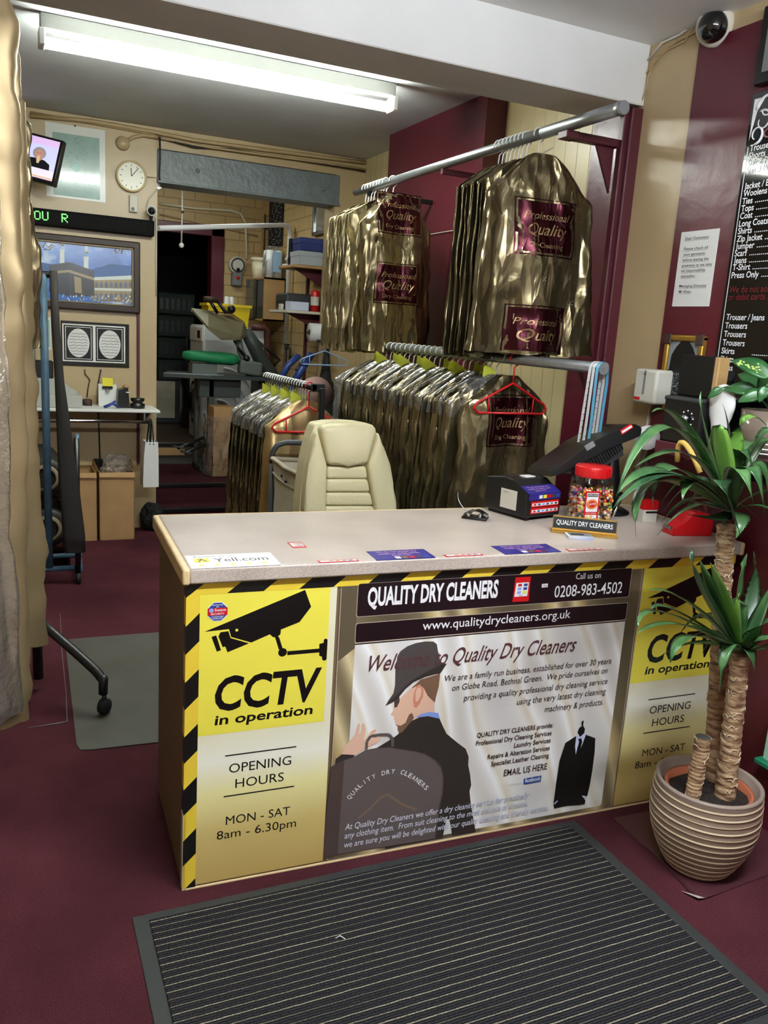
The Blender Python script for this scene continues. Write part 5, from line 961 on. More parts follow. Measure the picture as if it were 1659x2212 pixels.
# message display
t = thing('message_display', 'long black scrolling message display with green dotted letters', 'sign', (0.2, YW-0.05, 2.17)); zT, zB = bw(200, 462, 0.07).z, bw(200, 494, 0.07).z; xe = bw(334, 480, 0.07).x
b = MB(); mat('display_black', (11, 11, 12), 0.75, spec=0.15); b.box((-0.45, YW-0.07, zB-0.01), (xe, YW-0.001, zT), 'display_black', 0.006); b.build('casing', t); b = MB(); mat('led_off', (34, 34, 33), 0.8, spec=0.1)
px_ = 0.0125; rows_ = 8; z0 = zB+0.014; pit = (zT-zB-0.032)/rows_; x0_ = -0.43; ncol = int((xe-0.05-x0_)/pit)
for r_ in range(rows_): 
    for c in range(ncol): b.poly([(x0_+c*pit+dx*pit*0.62, YW-0.0706, z0+r_*pit+dz*pit*0.62) for dx, dz in ((0, 0), (1, 0), (1, 1), (0, 1))], 'led_off')
o = b.build('unlit_pixels', t); 
em('led_green', (90, 255, 90), 2.2); GL = {'O': ['01110', '10001', '10001', '10001', '10001', '10001', '01110'], 'U': ['10001', '10001', '10001', '10001', '10001', '10001', '01110'], 'R': ['11110', '10001', '10001', '11110', '10100', '10010', '10001']}
b = MB()
for ch, px in (('O', 74), ('U', 92), ('R', 134)):
    xa = bw(px, 466, 0.0706).x; c0_ = round((xa-x0_)/pit)
    for r_, row in enumerate(GL[ch]):
        for c, v in enumerate(row):
            if v == '1': xx, zz = x0_+(c0_+c)*pit, z0+(7-r_)*pit; b.poly([(xx+dx*pit*0.75, YW-0.0712, zz+dz*pit*0.75) for dx, dz in ((0, 0), (1, 0), (1, 1), (0, 1))], 'led_green')
b.build('lit_pixels', t)
# bullet camera
q = bw(328, 456, 0.08); t = thing('bullet_camera', 'white bullet security camera on the end of the message display', 'camera', (q.x, YW, q.z-0.05)); d = (CAM-q).normalized(); d.z *= 0.4; d.normalize(); s1 = d.orthogonal().normalized(); s2 = d.cross(s1)
b = MB(); b.lathe([(0.0, -0.06), (0.03, -0.06), (0.034, 0.02), (0.034, 0.03), (0.028, 0.032)], 'white', q, (s1, s2, d), 24, cap=False); b.build('housing', t); b = MB(); b.lathe([(0.028, 0.026), (0.012, 0.026), (0.011, 0.03), (0.0, 0.03)], 'black', q, (s1, s2, d), 20, cap=False); b.build('lens', t); b = MB(); b.tube([q-d*0.03, q-d*0.03+Vector((0, 0.03, -0.05)), Vector((q.x, YW-0.01, q.z-0.07))], 0.012, 'dark_grey', 8); b.build('bracket', t)
# framed holy city picture (a plain print of a dark cube shrine and two towers)
a, c = bw(40, 497, 0.04), bw(303, 678, 0.04); fx0, fx1, fz1, fz0 = -0.42, c.x, a.z-0.0, c.z
t = thing('framed_picture', 'large dark wood framed print of a black cube building and white minarets', 'picture', ((fx0+fx1)/2, YW, fz0)); mat('dark_wood', (46, 27, 20), 0.5, var=0.2, vscale=12); mat('bead', (120, 106, 82), 0.4, 0.3)
b = MB(); fwid = 0.05
for lo, hi in (((fx0, YW-0.045, fz1-fwid), (fx1, YW-0.001, fz1)), ((fx0, YW-0.045, fz0), (fx1, YW-0.001, fz0+fwid)), ((fx1-fwid, YW-0.0445, fz0), (fx1, YW-0.001, fz1)), ((fx0, YW-0.0445, fz0), (fx0+fwid, YW-0.001, fz1))): b.box(lo, hi, 'dark_wood', 0.01, seg=2)
b.build('frame', t); b = MB(); i0 = fwid-0.004
for lo, hi in (((fx0+i0, YW-0.048, fz1-fwid-0.008), (fx1-i0, YW-0.03, fz1-i0)), ((fx0+i0, YW-0.048, fz0+i0), (fx1-i0, YW-0.03, fz0+fwid+0.008)), ((fx1-fwid-0.008, YW-0.048, fz0+i0), (fx1-i0, YW-0.03, fz1-i0))): b.box(lo, hi, 'bead', 0.003)
b.build('inner_bead', t)
ms = mat('print_sky', (62, 110, 190), 0.2); n = N(ms); tc = n.new('ShaderNodeTexCoord'); no = n.new('ShaderNodeTexNoise', i_Scale=5.0, i_Detail=5.0); n.link(tc.outputs['Object'], no.inputs['Vector']); r = ramp(n, no.outputs[0], [(0.4, (44, 92, 168)), (0.55, (70, 122, 196)), (0.68, (206, 218, 236))]); n.link(r.outputs[0], P(ms).inputs['Base Color'])
mat('print_cube', (48, 46, 48), 0.25); mat('print_cube_side', (36, 35, 38), 0.25); mat('print_tan', (150, 132, 96), 0.25); mat('print_stone', (206, 212, 206), 0.25); mat('print_arch', (92, 96, 112), 0.3); mat('print_goldish', (176, 146, 96), 0.3); mat('print_hill', (50, 92, 150), 0.3)
b = MB(); yP = YW-0.031; G = lambda x, y, k: (bw(x, y, 0.031).x, yP-0.0005*k, bw(x, y, 0.031).z)
def gp(pts, m, k): b.poly([G(x, y, k) for x, y in pts], m)
b.box((fx0+0.04, yP, fz0+0.04), (fx1-0.04, yP+0.004, fz1-0.04), 'print_sky')
gp([(50, 560), (120, 572), (190, 584), (240, 570), (286, 575), (286, 612), (50, 604)], 'print_hill', 1)
for xm, yt, yb in ((134, 512, 566), (186, 528, 578)):
    gp([(xm-5, yb+8), (xm-4.5, yt+26), (xm+4.5, yt+26), (xm+5.5, yb+8)], 'print_stone', 2)
    for yy, w_ in ((yt+16, 6.5), (yt+27, 6)): gp([(xm-w_, yy+3), (xm-w_, yy), (xm+w_, yy+0.6), (xm+w_, yy+3.6)], 'print_stone', 3)
    gp([(xm-3.5, yt+18), (xm-3, yt+6), (xm, yt-6), (xm+3, yt+6.5), (xm+3.5, yt+18.5)], 'print_stone', 3)
gp([(200, 600), (286, 596), (286, 655), (200, 650)], 'print_tan', 2); gp([(200, 599), (286, 595), (286, 604), (200, 605)], 'print_stone', 3); gp([(200, 622), (286, 624), (286, 629), (200, 627)], 'print_stone', 3)
for i in range(8):
    x = 205+i*10.5
    for y0, y1 in ((608, 621), (632, 650)): gp([(x, y1), (x, y0+5), (x+3.5, y0), (x+7, y0+5.4), (x+7, y1+0.5)], 'print_arch', 4)
gp([(107, 572), (150, 566), (203, 585), (204, 640), (150, 640), (122, 634), (106, 630)], 'print_cube', 5); gp([(107, 572), (150, 566), (150, 640), (122, 634), (106, 630)], 'print_cube_side', 6); gp([(108, 586), (150, 583), (150, 588), (108, 592)], 'print_tan', 7); gp([(150, 583), (203, 600), (203, 606), (150, 589)], 'print_tan', 7); gp([(160, 596), (175, 601), (177, 634), (162, 632)], 'print_tan', 7)
rd = random.Random(6)
for i in range(80): x, y = rd.uniform(66, 284), rd.uniform(636, 654); y += (x-180)*0.02; gp([(x, y+4), (x+0.5, y), (x+2.5, y), (x+3, y+4)], rd.choice(['print_stone', 'print_white', 'print_stone', 'print_blue', 'grey']), 8)
gp([(252, 648), (253, 640), (256, 634), (259, 640), (262, 649)], 'print_goldish', 9)
for pts in ([(92, 535), (98, 525), (104, 534), (112, 528), (118, 533)], [(96, 538), (106, 540), (112, 533)], [(246, 540), (252, 548), (258, 538), (262, 548), (267, 535)], [(250, 530), (250, 546)], [(258, 530), (258, 540)], [(264, 532), (264, 546)]): b.tube([Vector(G(x, y, 4)) for x, y in pts], 0.003, 'print_goldish', 5)
b.build('print', t)
# small poster half hidden at the left, black double print
b = MB(); rectw(b, (60, 683), (111, 756), 'poster_white', 0.003); rectw(b, (90, 690), (108, 750), 'poster_teal', 0.0038, 0.0006); tag(b.build('wall_poster'), 'small pale poster half hidden behind the blue rack pole', 'poster')
mat('lam_black', (20, 20, 24), 0.12)
b = MB(); TL, BR = bw(131, 692, 0.005), bw(279, 795, 0.005); W_, H_ = BR.x-TL.x, TL.z-BR.z
b.box((TL.x, YW-0.005, BR.z), (BR.x, YW-0.001, TL.z), 'lam_black'); U = lambda u, v, k: (TL.x+u*W_, YW-0.0052-0.0004*k, BR.z+v*H_)
b.poly([U(u, v, 0) for u, v in ((0.02, 0.1), (0.94, 0.1), (0.94, 0.94), (0.02, 0.94))], 'paper')
for u0_ in (0.04, 0.50):
    for k, (d_, m) in enumerate(((0.0, 'lam_black'), (0.03, 'paper'), (0.042, 'lam_black'))): b.poly([U(u, v, k+1) for u, v in ((u0_+d_*0.7, 0.13+d_), (u0_+0.42-d_*0.7, 0.13+d_), (u0_+0.42-d_*0.7, 0.91-d_), (u0_+d_*0.7, 0.91-d_))], m)
    uc = u0_+0.21; b.poly([U(uc+0.16*math.cos(i*0.2094), 0.52+0.32*math.sin(i*0.2094), 5) for i in range(30)], 'paper')
    for j in range(8):
        v = 0.27+j*0.065; hw_ = 0.15*math.sqrt(max(0, 1-((v-0.52)/0.33)**2)); pts = [Vector(U(uc-hw_*0.9+hw_*1.8*i/9, v+0.012*math.sin(i*2.1+j), 6)) for i in range(10)]; b.tube(pts, 0.0016, 'dark_grey', 4)
tag(b.build('calligraphy_print'), 'laminated black print with two white ovals of calligraphy above the rear shelf', 'poster')
b = MB(); a, c = bw(296, 668, 0.02), bw(302, 945, 0.02); b.box((a.x, YW-0.02, 0.5), (c.x, YW, fz0+0.01), 'maroon_dark', 0.003); b.build('trim_3', kind='structure')
# ---- rear shelf and things on it
zs = 0.935; xs = 0.612; SY = YW-0.36
t = thing('wall_shelf', 'white shelf on the rear wall carrying the till and notes', 'shelf', (0.1, YW-0.15, zs)); b = MB(); b.box((-0.5, SY, zs-0.02), (xs, YW-0.001, zs), 'white_paint', 0.004); b.build('board', t); b = MB(); b.poly([(xs-0.06, YW-0.001, zs-0.02), (xs-0.06, SY+0.05, zs-0.02), (xs-0.06, YW-0.001, zs-0.11)], 'black', th=(0.012, 0, 0)); b.build('bracket', t)
SYp = SY+0.08
def son(x, y): return onz(zs, x, y)
q = son(150, 873); t = thing('cash_register', 'grey cash register half hidden behind the blue rack on the shelf', 'till', (0.0, YW-0.2, zs)); mat('till_grey', (178, 178, 170), 0.45)
xr_ = ony(SY+0.06, 178, 850).x; b = MB(); b.box((-0.34, SY+0.06, zs), (xr_, YW-0.03, zs+0.085), 'till_grey', 0.006); b.build('cash_drawer', t); b = MB(); b.poly([(x, SY+0.08, z) for x, z in ((-0.33, zs+0.086), (xr_-0.03, zs+0.086), (xr_-0.03, zs+0.11), (-0.06, zs+0.19), (-0.33, zs+0.2))], 'till_grey', th=(0, 0.2, 0)); b.build('keyboard', t); b = MB(); b.box((-0.28, SY+0.12, zs+0.19), (-0.08, SY+0.2, zs+0.31), 'black', 0.008); b.tube([(-0.18, SY+0.16, zs+0.17), (-0.18, SY+0.16, zs+0.2)], 0.03, 'black'); b.build('display', t); b = MB(); qq = ony(SY+0.058, 135, 859); b.lathe([(0, 0), (0.012, 0.004)], 'steel', qq, 'Y', 12); b.build('lock', t)
q = ony(SYp+0.12, 213, 864); q2 = ony(SYp+0.12, 252, 831); t = thing('note_holder', 'white note holder with a yellow note held by a bulldog clip', 'holder', ((q.x+q2.x)/2, SYp+0.13, zs)); b = MB(); b.box((q.x, SYp+0.12, zs), (q2.x, SYp+0.17, q2.z), 'paper', 0.002); b.build('holder', t); y1 = SYp+0.117; n0, n1 = ony(y1, 221, 816), ony(y1, 244, 838); b = MB(); b.box((n0.x, y1-0.002, n1.z), (n1.x, y1+0.002, n0.z), 'yellow'); b.build('note', t); b = MB(); c0 = ony(y1-0.004, 232, 836); b.box((c0.x-0.035, y1-0.012, c0.z-0.012), (c0.x+0.035, y1+0.001, c0.z+0.006), 'black', 0.002); b.tube(arc((c0.x, y1-0.014, c0.z-0.025), 0.012, 0, 2*math.pi, 14), 0.0035, 'steel', 6); b.build('bulldog_clip', t)
b = MB(); q = ony(SYp+0.02, 240, 866); b.tube([(q.x-0.05, q.y, zs+0.008), (q.x, q.y, zs+0.03), (q.x+0.03, q.y, zs+0.05)], 0.008, 'blue'); b.tube([(q.x-0.04, q.y-0.02, zs+0.008), (q.x+0.01, q.y, zs+0.03), (q.x+0.055, q.y, zs+0.012)], 0.008, 'blue'); tag(b.build('plastic_clip'), 'bright blue plastic clip lying in front of the note holder', 'clip')
q = ony(SYp+0.04, 253, 868); q2 = ony(SYp+0.04, 281, 838); b = MB(); b.poly([(q.x, SYp+0.04, zs), (q2.x, SYp+0.04, zs), (q2.x-0.01, SYp+0.04, q2.z-0.03), (q.x+0.075, SYp+0.04, q2.z), (q.x+0.01, SYp+0.04, q2.z-0.02)], 'black', th=(0, 0.12, 0)); b.box((q.x+0.05, SYp+0.06, q2.z-0.004), (q.x+0.09, SYp+0.13, q2.z+0.014), 'wood', 0.004); b.box((q.x+0.06, SYp+0.037, q2.z-0.035), (q.x+0.085, SYp+0.041, q2.z-0.028), 'white'); tag(b.build('card_reader'), 'black wedge shaped card reader on the rear shelf', 'reader')
q = ony(SYp, 300, 866); b = MB(); b.lathe([(0, 0), (0.05, 0.0), (0.052, 0.03), (0.03, 0.04), (0.046, 0.05), (0.05, 0.07), (0, 0.075)], 'black', (q.x, SYp+0.06, zs), seg=18); tag(b.build('tape_dispenser'), 'small round black dispenser at the right end of the rear shelf', 'dispenser')
q = ony(YW-0.1, 188, 862); b = MB(); b.lathe([(0, 0), (0.035, 0), (0.035, 0.04), (0.02, 0.045), (0, 0.045)], 'brown', (q.x, YW-0.1, zs), seg=14); tag(b.build('ink_stamp'), 'small round brown stamp on the rear shelf beside the cash register', 'stamp')
cable('cable', [bw(183, 798, 0.01), bw(184, 808, 0.01), bw(194, 820, 0.01), bw(190, 840, 0.01), bw(188, 858, 0.01)], 0.004, 'brown', 'thin brown cord dropping to the rear shelf stamp')
cable('cable', [bw(218, 798, 0.01), bw(212, 830, 0.01), bw(211, 868, 0.01), bw(214, 930, 0.01), bw(216, 990, 0.01)], 0.005, 'black_cable', 'black cord hanging down past the rear shelf', 'cable')
b = MB(); q = bw(213, 1003, 0.04); b.box((q.x-0.035, YW-0.045, q.z-0.05), (q.x+0.03, YW-0.001, q.z+0.04), 'black', 0.008); tag(b.build('wall_plug'), 'black plug adaptor low on the rear wall behind the cartons', 'plug')
zr = ony(SY+0.02, 240, 910).z; t = thing('clothes_rail', 'short chrome rail fixed beneath the white rear shelf', 'rail', (0.1, SY+0.02, zr)); b = MB(); b.tube([(-0.5, SY+0.02, zr), (ony(SY+0.02, 328, 911).x, SY+0.02, zr)], 0.014, 'chrome', 12); b.build('rod', t); b = MB()
for x in (-0.2, 0.5): b.box((x, SY+0.01, zr), (x+0.012, SY+0.03, zs-0.018), 'steel')
b.build('bracket', t)
# white paper carrier hanging on the rail
q0, q1 = ony(SY-0.03, 308, 955), ony(SY-0.03, 344, 1052); t = thing('paper_carrier', 'white paper carrier bag hanging from the chrome rail', 'bag', ((q0.x+q1.x)/2, SY+0.02, q1.z)); b = MB(); xa, xb = q0.x+0.02, q1.x-0.01; zt_, zb_ = q0.z, q1.z
b.grid([[(xa-0.01*k, SY-0.03, z) , (xb+0.004*k, SY-0.03, z), (xb+0.004*k, SY+0.10, z), (xa-0.01*k, SY+0.10, z)] for z, k in ((zt_, 0), (zt_-0.1, 1), (zb_+0.05, 1.5), (zb_, 1.5))], 'white_paint', False, True); b.poly([(xa, SY-0.03, zb_), (xb, SY-0.03, zb_), (xb, SY+0.1, zb_), (xa, SY+0.1, zb_)], 'white_paint'); b.build('bag', t); b = MB()
for y in (SY-0.028, SY+0.098): b.tube(bez((xa+0.03, y, zt_-0.02), (xa+0.035, SY+0.02, zr+0.08), (xb-0.035, SY+0.02, zr+0.08), (xb-0.03, y, zt_-0.02)), 0.005, 'black', 6)
b.build('handle', t)
# cartons
YCt = YW-0.34
def carton(xa, xb, zt_, lab, fill):
    t = thing('cardboard_box', lab, 'box', ((xa+xb)/2, YCt+0.15, 0), 0, 'tall cartons under the rear shelf'); b = MB(); y0, y1 = YCt, YW-0.02; w_ = 0.006
    for lo, hi in (((xa, y0, 0), (xb, y0+w_, zt_)), ((xa, y1-w_, 0), (xb, y1, zt_)), ((xa, y0, 0), (xa+w_, y1, zt_)), ((xb-w_, y0, 0), (xb, y1, zt_)), ((xa, y0, 0), (xb, y1, 0.006))): b.box(lo, hi, 'card')
    for z in (zt_*0.45, zt_*0.78): b.box((xa-0.0008, y0-0.0008, z), (xb+0.0008, y0, z+0.003), 'wood')
    b.build('carton', t); b = MB(); b.poly([(xa, y0, zt_), (xb, y0, zt_), (xb, y0-0.015, zt_-0.035), (xa, y0-0.015, zt_-0.03)], 'card'); b.poly([(xb, y0, zt_), (xb, y1, zt_), (xb+0.01, y1, zt_+0.05), (xb+0.012, y0, zt_+0.03)], 'card'); b.build('flap', t); return t
xa, xb, xm = ony(YCt, 150, 1100).x, ony(YCt, 291, 1100).x, ony(YCt, 211, 1100).x
carton(xa, xm-0.006, 0.49, 'tall open cardboard carton, the left of two under the rear shelf', 0); carton(xm+0.012, xb, 0.49, 'tall cardboard carton stuffed with clear film, right of two under the shelf', 0)
def crumple(name, lab, c, r, m, seed, cat, nx=40, ny=24, amp=0.28, grp=None):
    rows = []; c = Vector(c); r = Vector(r)
    for j in range(ny+1):
        th = math.pi*j/ny; row = []
        for i in range(nx):
            ph = 2*math.pi*i/nx; d = Vector((math.sin(th)*math.cos(ph), math.sin(th)*math.sin(ph), math.cos(th))); k = 1+amp*(noise.noise(d*2.3+Vector((seed, 0, 0)))-0.8*abs(noise.noise(d*5+Vector((0, seed, 0))))); row.append(Vector((c.x+d.x*r.x*k, c.y+d.y*r.y*k, c.z+d.z*r.z*k)))
        rows.append(row)
    b = MB(); b.grid(rows, m, False, True); return tag(b.build(name), lab, cat, grp)
crumple('plastic_film', 'crumpled clear plastic film spilling from the right carton', ((xm+xb)/2+0.02, YCt+0.14, 0.50), (0.105, 0.10, 0.10), 'film', 3.0, 'film')
# dark pipes of rolled film on the floor, blue rack
mat('roll_dark', (40, 36, 32), 0.5); mat('roll_core', (150, 136, 112), 0.6)
for i, (px, py, r_) in enumerate(((97, 1033, 0.085), (103, 1142, 0.085))):
    q = ony(3.25, px, py); t = thing('film_roll', ('upper dark roll of film beside the blue rack', 'lower dark roll of film resting on the floor by the blue rack')[i], 'roll', (q.x, 3.5, q.z-0.125)); q.z = max(q.z, 0.125); b = MB(); b.lathe([(0.075, 0.0), (0.118, 0.0), (0.122, -0.02), (0.122, -0.6), (0.075, -0.6)], 'roll_dark', q, 'Y', 28); b.build('film', t); b = MB(); b.lathe([(0.062, 0.012), (0.082, 0.012), (0.082, -0.61), (0.062, -0.61)], 'roll_core', q, 'Y', 24, cap=False); b.build('core', t)
    if i == 0: b = MB(); b.box((q.x-0.14, 3.3, 0.0), (q.x-0.125, 3.8, q.z), 'black'); b.box((q.x+0.125, 3.3, 0.0), (q.x+0.14, 3.8, q.z), 'black'); b.box((q.x-0.14, 3.3, q.z-0.14), (q.x+0.14, 3.8, q.z-0.124), 'black'); b.build('cradle', t)
mat('rack_blue', (62, 92, 112), 0.45, var=0.25, vscale=18); YR = 3.0
t = thing('garment_rack', 'worn blue steel garment rack with a dark strap near the rear wall', 'rack', (-0.2, 3.0, 0))
xp = ony(YR, 97, 800).x; zt_ = ony(YR, 95, 592).z; xq = ony(2.97, 167, 1100).x; zq = ony(2.97, 168, 945).z
b = MB(); b.tube([(xp, YR, 0.1), (xp, YR, zt_)], 0.022, 'rack_blue', 12); b.build('post', t); b = MB(); b.tube([(xq, 2.97, 0.06), (xq, 2.97, zq)], 0.017, 'black', 10); b.tube([(xq, 2.97, zq-0.12), (xq+0.005, 2.97, zq+0.02)], 0.014, 'rack_blue', 8); b.build('post', t)
b = MB(); b.tube([(xp-0.3, YR, 0.09), (xq+0.02, YR, 0.09)], 0.016, 'rack_blue', 10); b.tube([(xp-0.3, 3.28, 0.09), (xq+0.05, 3.28, 0.09)], 0.016, 'rack_blue', 10); b.tube([(xq+0.01, 2.96, 0.09), (xq+0.03, 3.3, 0.09)], 0.016, 'rack_blue', 10); b.build('base_frame', t)
b = MB(); b.tube([(xp-0.3, YR, zt_-0.01), (xp+0.06, YR, zt_-0.0)], 0.018, 'black', 10); b.build('top_bar', t)
b = MB(); pts = [(-0.135, zt_+0.02, 0.02), (-0.13, 1.5, 0.022), (-0.115, 1.2, 0.025), (-0.095, 0.9, 0.04), (-0.075, 0.6, 0.055), (-0.05, 0.3, 0.06), (-0.045, 0.2, 0.055)]; mat('strap_dark', (34, 29, 26), 0.8); b.grid([[(x+w_*math.cos(a), 2.93+0.012*math.sin(a)+0.006*math.sin(z*11), z) for a in [i*0.785 for i in range(8)]] for x, z, w_ in pts], 'strap_dark', True, True, True); b.build('strap', t)['label'] = 'dark brown hanging strap'
for x, y in ((xq, 2.97), (xq+0.03, 3.29)): b = MB(); b.lathe([(0, -0.012), (0.035, -0.012), (0.035, 0.012), (0, 0.012)], 'black_matt', (x, y, 0.036), 'X', 16); b.tube([(x, y, 0.04), (x, y, 0.09)], 0.008, 'steel'); b.build('caster', t)
# black bag on the floor by the pillar
crumple('holdall', 'black fabric holdall on the floor below the paper carrier', (0.60, YW-0.10, 0.11), (0.09, 0.08, 0.11), 'black_matt', 7.0, 'bag', amp=0.15)
# ------------------------------------------------------------------ back room
Z1, Z2 = 0.304, 0.44
mat('press_grey', (96, 104, 98), 0.5); mat('press_dark', (58, 64, 62), 0.5); mat('press_plate', (112, 106, 80), 0.4); mat('green_pad', (22, 128, 80), 0.6); mat('appliance_white', (214, 218, 222), 0.3); mat('crate_yellow', (236, 206, 40), 0.4); mat('board_blue_grey', (168, 186, 190), 0.35); mat('tube_blue', (38, 62, 128), 0.35); mat('pipe_brown', (88, 48, 42), 0.5)
Y = 5.0
t = thing('steam_press', 'grey steam press with green padded buck and raised cream head plate', 'press', (1.45, Y, Z1))
p = lambda x, y, dy=0.0: ony(Y+dy, x, y)
b = MB(); q0, q1 = p(352, 808), p(618, 832); zt_ = p(480, 818).z
b.poly([(q0.x, Y-0.02, zt_), (p(450, 830).x, Y-0.12, zt_), (q1.x, Y-0.1, zt_), (q1.x, Y+0.35, zt_), (q0.x+0.1, Y+0.35, zt_)][::-1], 'press_dark', th=(0, 0, 0.03)); b.build('table', t)
b = MB(); b.poly([(q0.x, Y-0.015, zt_+0.031), (p(440, 830).x, Y-0.11, zt_+0.031), (p(480, 820).x, Y-0.05, zt_+0.031), (p(425, 812).x, Y+0.02, zt_+0.031)], 'board_blue_grey', th=(0, 0, 0.004)); b.build('table_cloth', t)
b = MB(); 
for lo, hi in (((p(450, 900).x, Y, Z1), (p(462, 900).x, Y+0.06, zt_)), ((p(432, 900).x, Y+0.2, Z1), (p(440, 900).x, Y+0.26, zt_)), ((p(560, 900).x, Y+0.05, Z1), (p(590, 900).x, Y+0.3, zt_))): b.box(lo, hi, 'press_dark', 0.005)
b.box((p(432, 900).x, Y-0.02, Z1), (p(600, 900).x, Y+0.3, Z1+0.05), 'press_dark', 0.005); b.box((p(430, 850).x, Y+0.0, zt_-0.16), (p(520, 850).x, Y+0.1, zt_), 'press_dark', 0.005); b.build('stand', t)
b = MB(); g0, g1 = p(413, 785), p(466, 810); b.grid([[(g0.x, Y-0.05, zt_+0.03), (g1.x, Y-0.05, zt_+0.03), (g1.x, Y+0.12, zt_+0.03), (g0.x, Y+0.12, zt_+0.03)], [(g0.x+0.0, Y-0.05, p(440, 785).z), (g1.x, Y-0.05, p(440, 785).z), (g1.x, Y+0.12, p(440, 785).z), (g0.x, Y+0.12, p(440, 785).z)]], 'press_grey', False, True, True); b.build('pedestal', t)
rows = []
for px, ztp, zbt, hy in ((396, 764, 772, 0.02), (400, 759, 776, 0.07), (412, 757, 780, 0.12), (440, 758, 783, 0.14), (475, 760, 788, 0.15), (500, 763, 790, 0.14), (512, 767, 787, 0.10), (516, 772, 780, 0.04)):
    a, c = p(px, ztp), p(px, zbt); zc, hz = (a.z+c.z)/2, (a.z-c.z)/2; rows.append([(a.x, Y+0.03+hy*math.cos(k*math.pi/8), zc+hz*math.copysign(abs(math.sin(k*math.pi/8))**0.6, math.sin(k*math.pi/8))) for k in range(16)])
b = MB(); b.grid(rows, 'green_pad', True, True, True); b.build('green_pad', t)
pl = [p(413, 671, 0.1), p(450, 676, 0.1), p(500, 682, 0.15), p(527, 700, 0.2), p(537, 726, 0.2), p(520, 734, 0.0), p(478, 735, -0.1), p(450, 712, -0.12)]
b = MB(); b.poly(pl[::-1], 'press_plate', th=(0, 0.0, 0.022)); b.tube([pl[0], pl[1], pl[2], pl[3]], 0.012, 'wood', 6); b.build('head_plate', t)
b = MB()
for (x0, y0), (x1, y1) in (((452, 648), (470, 676)), ((468, 648), (488, 676))): b.tube([p(x0, y0, 0.1), p(x1, y1, 0.1)], 0.014, 'black', 8)
b.tube([p(440, 645, 0.1), p(470, 648, 0.1)], 0.022, 'brown', 10); b.tube([p(478, 662, 0.05), p(490, 674, 0.05), p(505, 672, 0.05)], 0.012, 'black', 8); b.ball(p(500, 668, 0.05), 0.035, 'black', 10); b.build('handle', t)
def armp(pts, w0, m, dy, nm): 
    b = MB(); q = [p(x, y, dy) for x, y in pts]; b.tube(q, [w0*k for k in (0.9, 1.1, 1.1, 1.0, 0.9, 0.8)[:len(q)]], m, 10); b.build(nm, t)
armp([(530, 715), (548, 745), (562, 775), (580, 800), (600, 825)], 0.06, 'press_dark', 0.2, 'arm'); armp([(515, 730), (520, 760), (534, 790), (540, 815)], 0.03, 'press_grey', 0.1, 'arm'); armp([(556, 735), (580, 757), (604, 778), (585, 795)], 0.012, 'black', 0.25, 'arm'); armp([(505, 735), (515, 752), (530, 770)], 0.01, 'black', 0.05, 'arm')
b = MB(); q = p(538, 812, 0.0); b.obox((q.x, Y-0.02, zt_+0.10), (0.2, 0.1, 0.12), 'press_grey', (0, 0.12, 0), 0.02, 2); b.ball((q.x-0.04, Y-0.05, zt_+0.18), 0.03, 'black', 10); b.build('steam_valve', t)
b = MB()
for x0, y0, x1, y1 in ((385, 968, 440, 945), (400, 978, 448, 958)): b.tube([ony(Y-0.3, x0, y0), ony(Y-0.1, x1, y1), Vector((ony(Y, x1+10, y1).x, Y+0.05, Z1+0.06))], 0.014, 'black', 8)
for x0, y0 in ((386, 966), (402, 977)): q = ony(Y-0.3, x0, y0); b.obox(q, (0.09, 0.05, 0.015), 'dark_grey', (0, 0.2, 0), 0.004)
b.build('pedal', t)
# washing machine
Yw = 5.78; x0, x1 = ony(Yw, 438, 760).x, 1.99; zt_ = ony(Yw, 500, 706).z
t = thing('washing_machine', 'white washing machine with ribbed side panel behind the steam press', 'washing machine', ((x0+x1)/2, Yw+0.3, Z2)); b = MB(); b.box((x0, Yw, Z2), (x1-0.05, Yw+0.58, zt_), 'appliance_white', 0.02, seg=3); b.build('cabinet', t)
b = MB()
for i in range(4):
    q = [Vector((x0+0.14+i*0.02+0.30*math.sin(R(a))*(0.5+0.2*i), Yw-0.002, Z2+0.28+(0.13+0.1*i)*math.cos(R(a)))) for a in range(0, 92, 10)]; b.tube(q, 0.012, 'appliance_white', 6)
b.build('side_rib', t)
b = MB(); b.box((x0-0.006, Yw+0.02, zt_-0.15), (x0+0.01, Yw+0.56, zt_-0.02), 'white', 0.004); b.box((x0-0.012, Yw+0.1, zt_-0.12), (x0, Yw+0.2, zt_-0.05), 'black', 0.003); b.build('control_panel', t)
b = MB(); b.lathe([(0.0, 0.0), (0.14, 0.0), (0.2, 0.02), (0.22, 0.0)], 'chrome', (x0-0.003, Yw+0.29, Z2+0.36), (Vector((0, 1, 0)), Vector((0, 0, 1)), Vector((-1, 0, 0))), 28); b.lathe([(0.0, 0.006), (0.14, 0.005)], 'black', (x0-0.003, Yw+0.29, Z2+0.36), (Vector((0, 1, 0)), Vector((0, 0, 1)), Vector((-1, 0, 0))), 24, cap=False); b.build('door', t)
